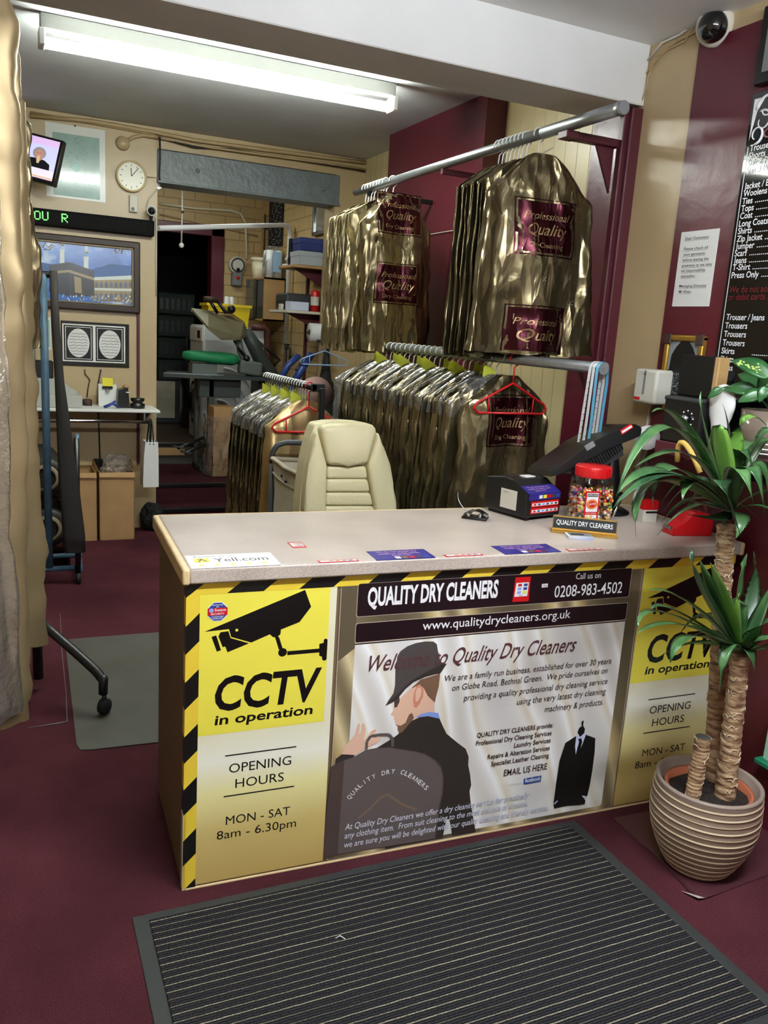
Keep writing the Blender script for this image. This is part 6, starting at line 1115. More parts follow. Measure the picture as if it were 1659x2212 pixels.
# yellow crate with cups on the machine
zc = zt_+0.001; Yc = Yw+0.06; c0, c1, ct = ony(Yc, 449, 680).x, ony(Yc, 541, 680).x, ony(Yc, 495, 657).z
t = thing('storage_crate', 'bright yellow plastic crate on top of the washing machine', 'crate', ((c0+c1)/2, Yc+0.15, zc)); b = MB(); k = 0.02
rows = [[(c0+k, Yc+k, zc), (c1-k, Yc+k, zc), (c1-k, Yc+0.3-k, zc), (c0+k, Yc+0.3-k, zc)], [(c0, Yc, ct), (c1, Yc, ct), (c1, Yc+0.3, ct), (c0, Yc+0.3, ct)], [(c0+0.012, Yc+0.012, ct), (c1-0.012, Yc+0.012, ct), (c1-0.012, Yc+0.288, ct), (c0+0.012, Yc+0.288, ct)], [(c0+k+0.012, Yc+k+0.012, zc+0.01), (c1-k-0.012, Yc+k+0.012, zc+0.01), (c1-k-0.012, Yc+0.288-k, zc+0.01), (c0+k+0.012, Yc+0.288-k, zc+0.01)]]
b.grid(rows, 'crate_yellow', False, True, True); b.build('tub', t); b = MB(); b.box((c0-0.012, Yc-0.012, ct-0.025), (c1+0.012, Yc, ct), 'crate_yellow'); b.box((c0-0.012, Yc+0.3, ct-0.025), (c1+0.012, Yc+0.312, ct), 'crate_yellow'); b.box((c0-0.012, Yc, ct-0.025), (c0, Yc+0.3, ct), 'crate_yellow'); b.box((c1, Yc, ct-0.025), (c1+0.012, Yc+0.3, ct), 'crate_yellow'); b.build('rim', t)
for i, px in enumerate((490, 502)): q = ony(Yc+0.12, px, 650); b = MB(); b.lathe([(0, 0), (0.045, 0.0), (0.045, ct-zc-0.05), (0.025, ct-zc+0.01), (0.022, ct-zc+0.06), (0, ct-zc+0.062)], 'white', (q.x, Yc+0.12+0.04*i, zc+0.012), seg=16); tag(b.build('plastic_bottle'), 'white plastic bottle standing in the yellow crate, %s one' % ('left', 'right')[i], 'bottle', 'bottles in the yellow crate')
# chipboard cabinet with glass front
Yk = 5.62; k0, k1, km = ony(Yk, 570, 640).x, XS-0.002, 0; kz0, kz1 = ony(Yk, 590, 694).z, ony(Yk, 590, 600).z; kd = 0.62
t = thing('wall_cabinet', 'chipboard wall cabinet with a smoked glass front above the washing machine', 'cabinet', ((k0+k1)/2, Yk+kd/2, kz0)); b = MB(); tk = 0.016
for lo, hi in (((k0, Yk, kz0), (k1, Yk+tk, kz1)), ((k0, Yk+kd-tk, kz0), (k1, Yk+kd, kz1)), ((k0, Yk, kz0), (k1, Yk+kd, kz0+tk)), ((k0, Yk, kz1-tk), (k1, Yk+kd, kz1)), ((k1-tk, Yk, kz0), (k1, Yk+kd, kz1)), ((k0+0.05, Yk+tk, (kz0+kz1)/2), (k1, Yk+kd-tk, (kz0+kz1)/2+0.014))): b.box(lo, hi, 'wood')
b.build('carcass', t); mat('smoke_glass', (70, 72, 66), 0.08); b = MB(); b.box((k0-0.004, Yk+kd*0.42, kz0+0.01), (k0, Yk+kd-0.01, kz1-0.01), 'smoke_glass'); b.build('door', t)['label'] = 'smoked glass sliding door'; b = MB(); b.box((k0+0.008, Yk+0.02, kz0+0.018), (k0+0.012, Yk+kd*0.5, kz1-0.018), 'smoke_glass'); b.build('door', t)
# on the cabinet
q0, q1 = ony(Yk+0.35, 519, 640), ony(Yk+0.35, 546, 640); zt2 = ony(Yk+0.35, 530, 551).z; zz = kz1+0.001
t = thing('plastic_tub', 'tall cream plastic tub with lid on top of the wall cabinet', 'tub', (k0+0.05, Yk+0.45, zz)); mat('cream_tub', (222, 214, 186), 0.35); b = MB(); b.lathe([(0, 0), (0.085, 0), (0.095, zt2-zz-0.03), (0, zt2-zz-0.03)], 'cream_tub', (k0+0.10, Yk+0.46, zz), seg=4 if False else 20); b.build('body', t); b = MB(); b.lathe([(0.1, zt2-zz-0.04), (0.1, zt2-zz-0.005), (0, zt2-zz)], 'cream_tub', (k0+0.10, Yk+0.46, zz), seg=20); b.build('lid', t)
mat('roll_paper', (224, 226, 228), 0.7); mat('wrap_blue', (150, 184, 222), 0.4)
kwid = XS-0.012-k0-0.03; rr_ = (kwid-0.02)/4.1; t = thing('kitchen_rolls', 'clear wrapped pack of white paper rolls with pale blue band on the cabinet', 'paper rolls', (1.85, Yk+0.2, zz)); b = MB(); zh = ony(Yk+0.1, 585, 537).z-zz
for i in range(2):
    for j in range(2): b.lathe([(0.02, 0), (rr_, 0.0), (rr_, zh*0.93), (0.02, zh*0.93)], 'roll_paper', (k0+0.03+rr_+i*2.06*rr_, Yk+0.03+rr_+j*2.06*rr_, zz+0.001), seg=18)
b.build('rolls', t); b = MB(); rows = []
for z in (0.0, 0.05, 0.12, 0.2, zh, zh+0.02):
    f = 1.0 if z < zh else 0.8; ring = []
    for i in range(40): 
        a = 2*math.pi*i/40; c, s_ = math.cos(a), math.sin(a); x = k0+0.025+kwid/2+kwid/2*0.94*f*math.copysign(abs(c)**0.4, c); y = Yk+0.03+kwid/2+kwid/2*f*math.copysign(abs(s_)**0.4, s_); nz_ = noise.noise((x*14, y*14, z*14)); ring.append((x+nz_*0.01, y+nz_*0.01, zz+0.001+z+nz_*0.008))
    rows.append(ring)
b.grid(rows, 'film', True, True, True); b.build('wrapping', t); b = MB(); b.box((k0+0.03+kwid*0.32, Yk+0.014, zz+0.05), (k0+0.03+kwid*0.72, Yk+0.02, zz+zh-0.03), 'wrap_blue'); b.build('band', t)
# meter box and cables on the far wall
q0, q1 = ony(YF-0.08, 502, 617), ony(YF-0.08, 518, 562); t = thing('meter_box', 'grey electricity meter box with round dial beside the rear doorway', 'meter', ((q0.x+q1.x)/2, YF, q0.z)); b = MB(); zm = ony(YF-0.08, 510, 588).z; b.box((q0.x, YF-0.08, q0.z), (q1.x+0.03, YF-0.001, zm), 'grey', 0.01); b.build('switch_box', t); b = MB(); xm = (q0.x+q1.x)/2+0.02; b.lathe([(0, 0), (0.085, 0), (0.085, 0.06), (0.07, 0.07), (0, 0.07)], 'off_white', (xm, YF-0.001, zm+0.07), 'Y', 24); b.lathe([(0.055, 0.0705), (0.065, 0.078), (0.072, 0.0705)], 'dark_grey', (xm, YF-0.001, zm+0.07), 'Y', 24, cap=False); b.build('dial', t); b = MB()
for i, m in enumerate(('black', 'red')): b.ball((xm, YF-0.082, q0.z+0.16-0.08*i), 0.018, m, 10)
b.build('button', t)
cable('cable', [ony(YF-0.02, *a) for a in ((345, 440), (420, 450), (500, 455), (520, 462), (530, 480), (532, 520), (533, 560))], 0.012, 'cream_tub', 'cream painted conduit looping over the rear doorway', 'conduit')
cable('cable', [ony(YF-0.012, *a) for a in ((345, 463), (450, 486), (556, 510))], 0.008, 'cable', 'straight pale cord strung across the top of the rear doorway', 'cord')
# white pipe and tap
Xp = XS-0.05; e1 = onx(Xp, 627, 487); p0 = ony(YW+0.3, 342, 493); b = MB(); b.tube([p0, e1+Vector((-0.04, 0, 0.0)), e1+Vector((-0.008, 0, -0.008)), e1+Vector((0, 0, -0.04)), Vector((e1.x, e1.y, onx(Xp, 620, 745).z))], 0.02, 'white', 10); t = thing('water_pipe', 'white water pipe crossing the opening and dropping to a tap', 'pipe', (e1.x, e1.y, 1.2)); b.build('pipe', t)
b = MB(); zt3 = onx(Xp, 620, 752).z; b.tube([(e1.x, e1.y, zt3+0.05), (e1.x, e1.y, 0.31)], 0.017, 'brown', 8); b.tube([(e1.x, e1.y, zt3), (e1.x-0.02, e1.y-0.16, zt3), (e1.x-0.02, e1.y-0.19, zt3-0.02), (e1.x-0.02, e1.y-0.2, zt3-0.12)], 0.012, 'black', 8); b.obox((e1.x-0.02, e1.y-0.08, zt3+0.03), (0.02, 0.1, 0.02), 'black'); b.build('tap', t)
Yb = 5.6; cable('waste_pipe', [ony(Yb, *a) for a in ((542, 706), (570, 708), (577, 714), (578, 790), (578, 850))], 0.035, 'pipe_brown', 'thick brown waste pipe bending down beside the washing machine', 'pipe')
# shelves on the right wall
def wshelf(y0, y1, px, py, dep, lab, m): z = onx(XS-dep*0.5, px, py).z; t = thing('wall_shelf', lab, 'shelf', (XS-dep/2, (y0+y1)/2, z)); b = MB(); b.box((XS-dep, y0, z-0.022), (XS-0.001, y1, z), m, 0.003); b.build('board', t); b = MB(); b.poly([(XS-0.001, y0+0.1, z-0.022), (XS-dep+0.03, y0+0.1, z-0.022), (XS-0.001, y0+0.1, z-0.16)], 'maroon_dark', th=(0, 0.02, 0)); b.build('bracket', t); return z
za = wshelf(4.53, 4.93, 665, 575, 0.30, 'upper brown wall shelf with shoe boxes in the back room', 'wood'); zb3 = wshelf(4.53, 5.02, 640, 672, 0.34, 'lower cream wall shelf with a printer in the back room', 'off_white')
mat('box_blue', (34, 50, 112), 0.4); mat('box_grey', (170, 176, 184), 0.5)
def bx(name, lo, hi, m, lab, cat, lid=None, grp=None):
    if lid is None: b = MB(); b.box(lo, hi, m, 0.003); return tag(b.build(name), lab, cat, grp)
    t = thing(name, lab, cat, ((lo[0]+hi[0])/2, (lo[1]+hi[1])/2, lo[2]), 0, grp); b = MB(); b.box(lo, (hi[0], hi[1], hi[2]-lid), m, 0.002); b.build('box', t); b = MB(); b.box((lo[0]-0.004, lo[1]-0.004, hi[2]-lid-0.004), (hi[0]+0.004, hi[1]+0.004, hi[2]), m, 0.002); b.build('lid', t); return t
bx('shoe_box', (1.80, 4.54, za+0.002), (2.04, 4.77, za+0.11), 'box_grey', 'grey shoe box at the near end of the upper shelf', 'box', 0.035); bx('shoe_box', (1.81, 4.55, za+0.116), (2.02, 4.75, za+0.215), 'box_blue', 'blue shoe box stacked on the grey shoe box', 'box', 0.04)
bx('file_box', (1.80, 4.79, za+0.001), (1.98, 4.835, za+0.22), 'black', 'black upright file box beside the shoe boxes', 'file'); t_ = bx('folder', (1.78, 4.845, za+0.001), (2.0, 4.925, za+0.02), 'paper', 'stack of loose papers at the far end of the upper shelf', 'papers')
b = MB(); b.obox((1.84, 4.885, za+0.12), (0.015, 0.07, 0.16), 'box_grey', (0, 0.5, 0)); b.box((1.82, 4.85, za+0.021), (1.9, 4.92, za+0.06), 'grey'); tag(b.build('desk_calendar'), 'grey tilted desk calendar standing on the upper shelf', 'calendar')
t = thing('printer', 'dark grey office printer on the lower cream shelf', 'printer', (1.88, 4.85, zb3)); b = MB(); b.box((1.75, 4.69, zb3+0.001), (2.03, 4.99, zb3+0.14), 'dark_grey', 0.02, seg=2); b.build('housing', t); b = MB(); b.box((1.745, 4.73, zb3+0.04), (1.76, 4.95, zb3+0.08), 'black'); b.build('paper_slot', t)
bx('paper_stack', (1.74, 4.545, zb3+0.001), (1.90, 4.675, zb3+0.07), 'print_shirt', 'stack of white paper in front of the printer', 'papers'); bx('small_box', (1.718, 4.72, zb3+0.001), (1.742, 4.79, zb3+0.05), 'off_white', 'tiny cream box at the shelf edge by the printer', 'box')
b = MB(); b.lathe([(0, 0), (0.036, 0.0), (0.036, 0.16), (0.03, 0.17), (0, 0.172)], 'red', (1.97, 4.60, zb3+0.001), seg=16); b.lathe([(0.0365, 0.05), (0.0365, 0.12)], 'off_white', (1.97, 4.60, zb3+0.001), seg=16, cap=False); tag(b.build('spray_can'), 'red and white can at the near end of the lower shelf', 'can')
for i, y in enumerate((4.60, 4.98)): b = MB(); b.box((XS-0.025, y, 0.31), (XS-0.001, y+0.03, 2.2), 'maroon_dark', 0.003); b.build('trim_%d' % (4+i), kind='structure')
t = thing('paper_roll', 'white paper towel roll held on the back room wall below the shelves', 'roll', (XS-0.1, 4.7, 1.5)); q = onx(XS-0.16, 668, 718); b = MB(); b.lathe([(0.022, 0), (0.075, 0), (0.075, -0.2), (0.022, -0.2)], 'roll_paper', q, (Vector((0, 1, 0)), Vector((0, 0, 1)), Vector((-1, 0, 0))), 24, cap=False); b.build('paper', t); b = MB(); b.tube([q+Vector((-0.02, 0, 0)), Vector((XS-0.001, q.y, q.z))], 0.01, 'brown', 8); b.build('spindle', t)
# black scroll and mirror
t = thing('wall_hanging', 'narrow black cloth wall hanging with white script in the back room', 'hanging', (XS, 5.9, 2.3)); q0, q1, qb = onx(XS-0.01, 581, 480), onx(XS-0.01, 611, 480), onx(XS-0.01, 596, 534); b = MB(); mat('cloth_black', (16, 18, 24), 0.8); b.box((XS-0.012, q1.y, qb.z), (XS-0.002, q0.y, 2.8), 'cloth_black'); b.build('cloth', t); b = MB()
rd = random.Random(12)
for i in range(24):
    for k in range(4): y = q1.y+(q0.y-q1.y)*rd.uniform(0.12, 0.88); z = qb.z+0.03+i*0.021; b.tube([(XS-0.0135, y-0.018, z), (XS-0.0135, y-0.004, z+0.007), (XS-0.0135, y+0.012, z-0.002)], 0.0016, 'off_white', 4)
b.build('script', t)
q0, q1 = onx(XS-0.03, 674, 510), onx(XS-0.03, 722, 470); zt4 = 2.62; mat('mirror_glass', (190, 198, 200), 0.12, 0.85, var=0.2, vscale=10); t = thing('wall_mirror', 'chrome framed mirror high on the back room wall', 'mirror', (XS, (q0.y+q1.y)/2, q0.z)); b = MB(); b.box((XS-0.02, q1.y, q0.z), (XS-0.002, q0.y, zt4), 'mirror_glass'); b.build('glass', t); b = MB()
for lo, hi in (((XS-0.035, q0.y-0.03, q0.z), (XS-0.001, q0.y, zt4)), ((XS-0.035, q1.y, q0.z), (XS-0.001, q0.y, q0.z+0.03))): b.box(lo, hi, 'steel', 0.004)
b.build('frame', t)
b = MB(); q = onx(XS-0.03, 572, 495); b.tube([(XS-0.03, q.y, q.z+0.14), (XS-0.03, q.y, q.z-0.2)], 0.008, 'brown', 6); b.tube([(XS-0.03, q.y+0.06, q.z+0.02), (XS-0.03, q.y, q.z+0.05), (XS-0.03, q.y-0.06, q.z)], 0.012, 'black', 6); tag(b.build('umbrella'), 'thin dark hook stick hanging beside the black wall hanging', 'stick')
# lamp bulb, cord, black box under lintel
em('bulb_glow', (240, 246, 255), 14); q = ony(YW+0.24, 348, 399); t = thing('inspection_lamp', 'small bright lamp clipped to the edge of the opening', 'lamp', q); b = MB(); b.tube([q+Vector((-0.03, 0, -0.016)), q+Vector((0.03, 0, 0.018))], 0.02, 'bulb_glow', 10); b.build('bulb', t); b = MB(); b.tube([q+Vector((-0.03, 0, -0.016)), q+Vector((-0.05, 0, -0.06)), q+Vector((-0.052, 0.0, -0.22)), q+Vector((-0.06, 0, -0.55))], 0.007, 'black_cable', 6); b.build('cable', t)
cable('cable', [bw(345, 296, 0.05), bw(346, 340, 0.03), bw(344, 380, 0.02), bw(346, 396, 0.02)], 0.006, 'black_cable', 'dark cable dropping down the left end of the steel lintel')
cable('cable', [bw(343, 405, 0.012), bw(322, 428, 0.012), bw(316, 448, 0.012)], 0.004, 'off_white', 'thin white cable running down to the bullet camera'); cable('cable', [bw(318, 382, 0.008), bw(341, 384, 0.008)], 0.003, 'cable', 'short thin cable between the clock and the opening')
cable('cable', [bw(336, 470, 0.015), bw(338, 500, 0.012), bw(337, 560, 0.012), bw(338, 640, 0.012)], 0.004, 'off_white', 'white cable hanging beside the opening below the bullet camera')
b = MB(); q0, q1 = ony(YW+0.4, 352, 399), ony(YW+0.4, 420, 412); b.box((q0.x, YW+0.36, q1.z), (q1.x, YW+0.46, ZC-0.001), 'black'); tag(b.build('shutter_motor'), 'black box fixed behind the steel lintel', 'box')
q = ony(YW+0.42, 393, 412); t = thing('pull_cord', 'hanging white pull cord with a small knob in the opening', 'cord', ony(YW+0.42, 392, 530)); b = MB(); b.tube([ony(YW+0.42, 394, 412), ony(YW+0.42, 394, 455), ony(YW+0.42, 393, 480), ony(YW+0.42, 392, 525)], 0.006, 'off_white', 6); b.build('cord', t); b = MB(); b.ball(ony(YW+0.42, 392, 530), 0.02, 'white', 10); b.ball(ony(YW+0.42, 394, 458), 0.012, 'brown', 8); b.build('knob', t)
# crates and bench in the dark store
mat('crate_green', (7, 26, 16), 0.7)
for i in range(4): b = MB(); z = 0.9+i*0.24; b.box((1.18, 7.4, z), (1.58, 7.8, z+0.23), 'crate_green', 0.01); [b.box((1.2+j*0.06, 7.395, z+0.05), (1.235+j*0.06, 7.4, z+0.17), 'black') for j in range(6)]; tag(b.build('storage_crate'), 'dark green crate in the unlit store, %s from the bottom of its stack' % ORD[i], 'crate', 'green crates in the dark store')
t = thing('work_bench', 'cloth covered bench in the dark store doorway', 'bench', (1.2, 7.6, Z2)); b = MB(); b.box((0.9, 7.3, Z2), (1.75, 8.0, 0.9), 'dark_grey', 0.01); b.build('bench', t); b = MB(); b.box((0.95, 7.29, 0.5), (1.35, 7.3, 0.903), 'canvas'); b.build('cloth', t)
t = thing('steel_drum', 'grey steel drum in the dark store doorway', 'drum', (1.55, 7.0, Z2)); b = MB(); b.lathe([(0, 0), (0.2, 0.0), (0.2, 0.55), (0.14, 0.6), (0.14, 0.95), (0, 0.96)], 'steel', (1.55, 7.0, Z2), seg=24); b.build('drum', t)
# film wrapped carton, hangers, blue frame, dark garment
Yf = 4.75; q0, q1 = ony(Yf, 452, 1000), ony(Yf, 505, 1000); zt5 = ony(Yf, 475, 880).z; t = thing('cardboard_box', 'tall carton wrapped in clear film standing on the steps', 'box', ((q0.x+q1.x)/2, Yf+0.1, 0.301)); b = MB(); b.box((q0.x+0.03, Yf, 0.302), (q1.x+0.02, Yf+0.22, zt5), 'card', 0.004); b.build('carton', t); c = ((q0.x+q1.x)/2+0.02, Yf+0.11, 0.58); 
rows = []
for j in range(13):
    z = 0.31+0.5*j/12; row = []
    for i in range(36): a = 2*math.pi*i/36; k = 1+0.25*noise.noise((math.cos(a)*3, math.sin(a)*3, z*9)); row.append((c[0]+0.145*k*math.cos(a), c[1]+0.16*k*math.sin(a), z))
    rows.append(row)
b = MB(); b.grid(rows, 'film', False, True); b.build('film_wrap', t)
Yh = 4.12; hz = 1.54; qh = ony(Yh, 703, 738); t = hanger('coat_hanger', 'white plastic hanger hanging alone between the two bag bunches', (qh.x, Yh, qh.z), 'wrap_blue', 0.2, 0.014, dz=0.0, slope=0.09); 
b = MB(); b.tube([(qh.x, Yh-0.1, qh.z+0.0), (qh.x, YW-0.001, qh.z)], 0.012, 'black', 8); tag(b.build('wall_hook'), 'black wall peg holding the lone white hanger', 'hook')
qg = ony(Yh+0.1, 703, 790); b = MB(); rows = [[(qg.x+w_*math.cos(a)+dx, Yh+0.09+0.05*math.sin(a), z) for a in [i*0.5236 for i in range(12)]] for z, w_, dx in ((qh.z-0.02, 0.014, 0), (qh.z-0.2, 0.03, 0), (qh.z-0.3, 0.05, 0), (qh.z-0.36, 0.10, 0.01), (qh.z-0.6, 0.11, 0.01), (qh.z-0.95, 0.12, 0.02))]; b.grid(rows, 'black_matt', True, True, True); tag(b.build('dark_garment'), 'narrow black garment hanging on the wall peg behind the low rack', 'garment')
t = thing('blue_frame', 'blue tubular steel frame leaning against the back wall behind the rack', 'frame', (ony(YW-0.1, 640, 830).x, YW-0.1, 0)); b = MB(); F3 = lambda x, y, d=0.1: ony(YW-d, x, y); b.tube([F3(600, 830), F3(622, 790), F3(645, 768)], 0.025, 'tube_blue', 10); b.tube([F3(600, 830), Vector((F3(596, 830).x, YW-0.1, 0.0))], 0.02, 'tube_blue', 10); b.build('tube', t); b = MB(); b.tube([F3(630, 835, 0.15), F3(650, 800, 0.15), F3(672, 765, 0.12)], 0.03, 'tube_blue', 10); b.tube([F3(630, 835, 0.15), Vector((F3(628, 835).x, YW-0.15, 0.0))], 0.022, 'tube_blue', 10); b.build('tube', t); b = MB(); b.tube([F3(645, 768), F3(655, 775), F3(648, 790, 0.12), F3(640, 800, 0.15)], 0.012, 'black', 8); b.build('strap', t)
q = ony(3.0, 682, 832); mat('dusty_pink', (128, 98, 90), 0.7); b = MB(); b.lathe([(0, -0.01), (0.115, -0.01), (0.115, 0.012), (0, 0.015)], 'dusty_pink', (q.x, 3.0, q.z-0.06), 'Y', 24); b.tube([(q.x, 3.012, q.z-0.1), (q.x, 3.02, 0.0)], 0.012, 'black', 8); tag(b.build('hat_stand'), 'dusty pink round disc on a thin stand behind the low black rack', 'stand')
# ------------------------------------------------------------------ doormat
def mat_pile():
    m = mat('mat_pile', (40, 40, 42), 0.95, spec=0.1); n = N(m); tc = n.new('ShaderNodeTexCoord'); sep = n.new('ShaderNodeSeparateXYZ'); n.link(tc.outputs['Object'], sep.inputs[0])
    n1 = n.new('ShaderNodeTexNoise', i_Scale=30.0, i_Detail=3.0); n.link(tc.outputs['Object'], n1.inputs['Vector'])
    w = n.new('ShaderNodeMath', operation='MULTIPLY_ADD', n_1=0.003, n_2=0.0); n.link(n1.outputs[0], w.inputs[0])
    y = n.new('ShaderNodeMath', operation='ADD'); n.link(sep.outputs[1], y.inputs[0]); n.link(w.outputs[0], y.inputs[1])
    def stripe(period, stops, off=0.0):
        d = n.new('ShaderNodeMath', operation='MULTIPLY_ADD', n_1=1/period, n_2=off); n.link(y.outputs[0], d.inputs[0]); f = n.new('ShaderNodeMath', operation='FRACT'); n.link(d.outputs[0], f.inputs[0]); return ramp(n, f.outputs[0], stops)
    fine = stripe(0.0078, [(0.0, (16, 16, 17)), (0.3, (52, 51, 54)), (0.6, (50, 49, 52)), (0.95, (14, 14, 15))]); lt = stripe(0.0234, [(0.0, (0, 0, 0)), (0.40, (0, 0, 0)), (0.44, (150, 144, 124)), (0.54, (160, 152, 130)), (0.58, (0, 0, 0))])
    n2 = n.new('ShaderNodeTexNoise', i_Scale=220.0, i_Detail=2.0); n.link(tc.outputs['Object'], n2.inputs['Vector']); mr = n.new('ShaderNodeMapRange', n_1=0.3, n_2=0.7, n_3=0.35, n_4=1.3); n.link(n2.outputs[0], mr.inputs[0])
    mpz = n.new('ShaderNodeMapping'); mpz.inputs['Scale'].default_value = (1.2, 42, 1); n.link(tc.outputs['Object'], mpz.inputs[0]); n3 = n.new('ShaderNodeTexNoise', i_Scale=1.0, i_Detail=1.0); n.link(mpz.outputs[0], n3.inputs['Vector']); mrz = n.new('ShaderNodeMapRange', n_1=0.34, n_2=0.62, n_3=0.25, n_4=1.0); n.link(n3.outputs[0], mrz.inputs[0])
    mx = n.new('ShaderNodeMix', data_type='RGBA', blend_type='LIGHTEN'); n.link(mrz.outputs[0], mx.inputs[0]); n.link(fine.outputs[0], mx.inputs[6]); n.link(lt.outputs[0], mx.inputs[7])
    m2 = n.new('ShaderNodeMix', data_type='RGBA', blend_type='MULTIPLY'); m2.inputs[0].default_value = 1; n.link(mx.outputs[2], m2.inputs[6]); n.link(mr.outputs[0], m2.inputs[7]); n.link(m2.outputs[2], P(m).inputs['Base Color'])
    bp = n.new('ShaderNodeBump', i_Strength=0.9, i_Distance=0.004); n.link(fine.outputs[0], bp.inputs['Height']); n.link(bp.outputs[0], P(m).inputs['Normal'])
mat_pile(); mat('rubber', (44, 47, 46), 0.6, bump=0.1, bscale=200)
mx0, mx1, my1, my0 = -0.158, 1.289, -0.072, -0.965
t = thing('doormat', 'large ribbed black doormat with pale stripes in front of the counter', 'mat', (0.57, -0.5, 0), R(-0.6))
MM = Matrix.Translation(Vector((0.57, -0.52, 0))) @ Matrix.Rotation(R(-0.6), 4, 'Z'); hx, hy = (mx1-mx0)/2, (my1-my0)/2
b = MB(MM); b.box((-hx, -hy, 0), (hx, hy, 0.004), 'rubber', 0.003); b.build('rubber_border', t)
b = MB(MM); b.box((-hx+0.04, -hy+0.04, 0.003), (hx-0.04, hy-0.03, 0.009), 'mat_pile', 0.002); b.build('ribbed_pile', t)
b = MB(); q = onz(0.011, 738, 2027); b.tube([q+Vector((-0.015, 0.006, 0)), q+Vector((-0.002, 0.006, 0.004)), q+Vector((0.008, -0.006, 0))], 0.0012, 'white', 5); tag(b.build('thread'), 'tiny white thread scrap lying on the doormat', 'thread')
# chair mat, floor sheet
mat('chair_mat', (76, 74, 66), 0.5, var=0.15, vscale=5); b = MB(); zc = 0.003
pts = [(-0.147, 2.05), (-0.17, 2.02), (-0.205, 0.95), (-0.195, 0.905), (-0.16, 0.895), (1.15, 0.80), (1.2, 2.0)]; b.poly([(x, y, 0.001) for x, y in pts], 'chair_mat', th=(0, 0, 0.003)); tag(b.build('chair_mat'), 'translucent grey plastic chair mat on the carpet behind the counter', 'mat')
ms = mat('floor_sheet', (78, 42, 50), 0.3, var=0.12, vscale=6); b = MB(); c0, c1 = onz(0, 1325, 1768), onz(0, 1515, 1945); b.poly([(c0.x, c0.y, 0.0006), (c0.x-0.01, c0.y-0.2, 0.0006), (c1.x, c1.y, 0.0006), (XR-0.01, c1.y+0.03, 0.0006), (XR-0.01, c0.y-0.02, 0.0006)], 'floor_sheet', th=(0, 0, 0.0014))
b.tube([Vector((c0.x, c0.y, 0.002)), Vector((c0.x-0.011, c0.y-0.1, 0.002)), Vector((c0.x-0.008, c0.y-0.22, 0.003)), Vector((c1.x-0.01, c1.y+0.02, 0.004)), Vector((c1.x+0.005, c1.y, 0.006)), Vector((c1.x+0.1, c1.y+0.006, 0.002)), Vector((XR-0.02, c1.y+0.028, 0.002))], [0.0008, 0.0015, 0.0006, 0.002, 0.003, 0.0012, 0.0006], 'floor_sheet', 5)
b.poly([(c1.x-0.03, c1.y+0.05, 0.004), (c1.x-0.015, c1.y-0.002, 0.012), (c1.x+0.008, c1.y-0.004, 0.009)], 'off_white', th=(0, 0, 0.0006)); tag(b.build('floor_sheet'), 'clear plastic floor sheet with a curled corner under the plant pot', 'sheet')
b = MB(); b.tube([onz(0.002, *a) for a in ((130, 1325), (133, 1400), (143, 1500), (145, 1558), (130, 1562), (60, 1572))], [0.001, 0.0016, 0.001, 0.002, 0.0025, 0.001], 'grey', 5); tag(b.build('loose_thread'), 'long loose pale thread on the carpet beside the chair mat', 'thread')
# ------------------------------------------------------------------ yucca
PC = Vector((1.522, -0.408, 0)); 
def stripes_mat():
    m = mat('pot_ribbed', (176, 150, 132), 0.45); n = N(m); tc = n.new('ShaderNodeTexCoord'); sep = n.new('ShaderNodeSeparateXYZ'); n.link(tc.outputs['Object'], sep.inputs[0]); d = n.new('ShaderNodeMath', operation='DIVIDE', n_1=0.021); n.link(sep.outputs[2], d.inputs[0]); f = n.new('ShaderNodeMath', operation='FRACT'); n.link(d.outputs[0], f.inputs[0])
    r = ramp(n, f.outputs[0], [(0.0, (120, 98, 84)), (0.45, (158, 132, 116)), (0.7, (164, 138, 120)), (0.8, (232, 216, 178)), (0.92, (236, 220, 184)), (1.0, (130, 106, 90))]); n.link(r.outputs[0], P(m).inputs['Base Color'])
stripes_mat(); mat('pot_rim', (150, 134, 122), 0.4); mat('terracotta', (172, 96, 66), 0.6); mat('soil', (38, 28, 22), 0.95, var=0.4, vscale=60, bump=0.8, bscale=90)
HP = 0.292; t = thing('yucca_plant', 'yucca with ringed trunks in a large cream ribbed round pot', 'plant', PC)
prof = []
for i in range(0, 91):
    s_ = i/90; z = HP*s_; r = 0.086+0.0745*math.sin(min(1, s_/0.68)*math.pi/2)**0.85 - (0.006*max(0, (s_-0.68)/0.32)**1.6); f = (z/0.021) % 1; r += 0.0035*(1 if 0.72 < f < 0.97 else 0); prof.append((r, z))
b = MB(); b.lathe([(0.0, 0.0)]+prof[:-1], 'pot_ribbed', PC, seg=56, cap=False); b.lathe([(0.156, HP-0.012), (0.158, HP), (0.150, HP+0.004), (0.143, HP-0.004), (0.140, HP-0.09), (0.0, HP-0.1)], 'pot_rim', PC, seg=56, cap=False); b.build('pot', t)
b = MB(); b.lathe([(0.113, HP-0.09), (0.127, HP-0.028), (0.131, HP-0.022), (0.121, HP-0.024), (0.115, HP-0.06)], 'terracotta', PC+Vector((0.002, -0.0, 0)), seg=48, cap=False); b.build('inner_pot', t)
b = MB(); g = []
for i in range(8):
    g.append([(PC.x+0.119*i/7*math.cos(a), PC.y+0.119*i/7*math.sin(a), HP-0.045+0.012*noise.noise((i*2.1, a*3, 1))) for a in [k*0.2618 for k in range(24)]])
b.grid(g, 'soil', True, True); b.build('soil', t)
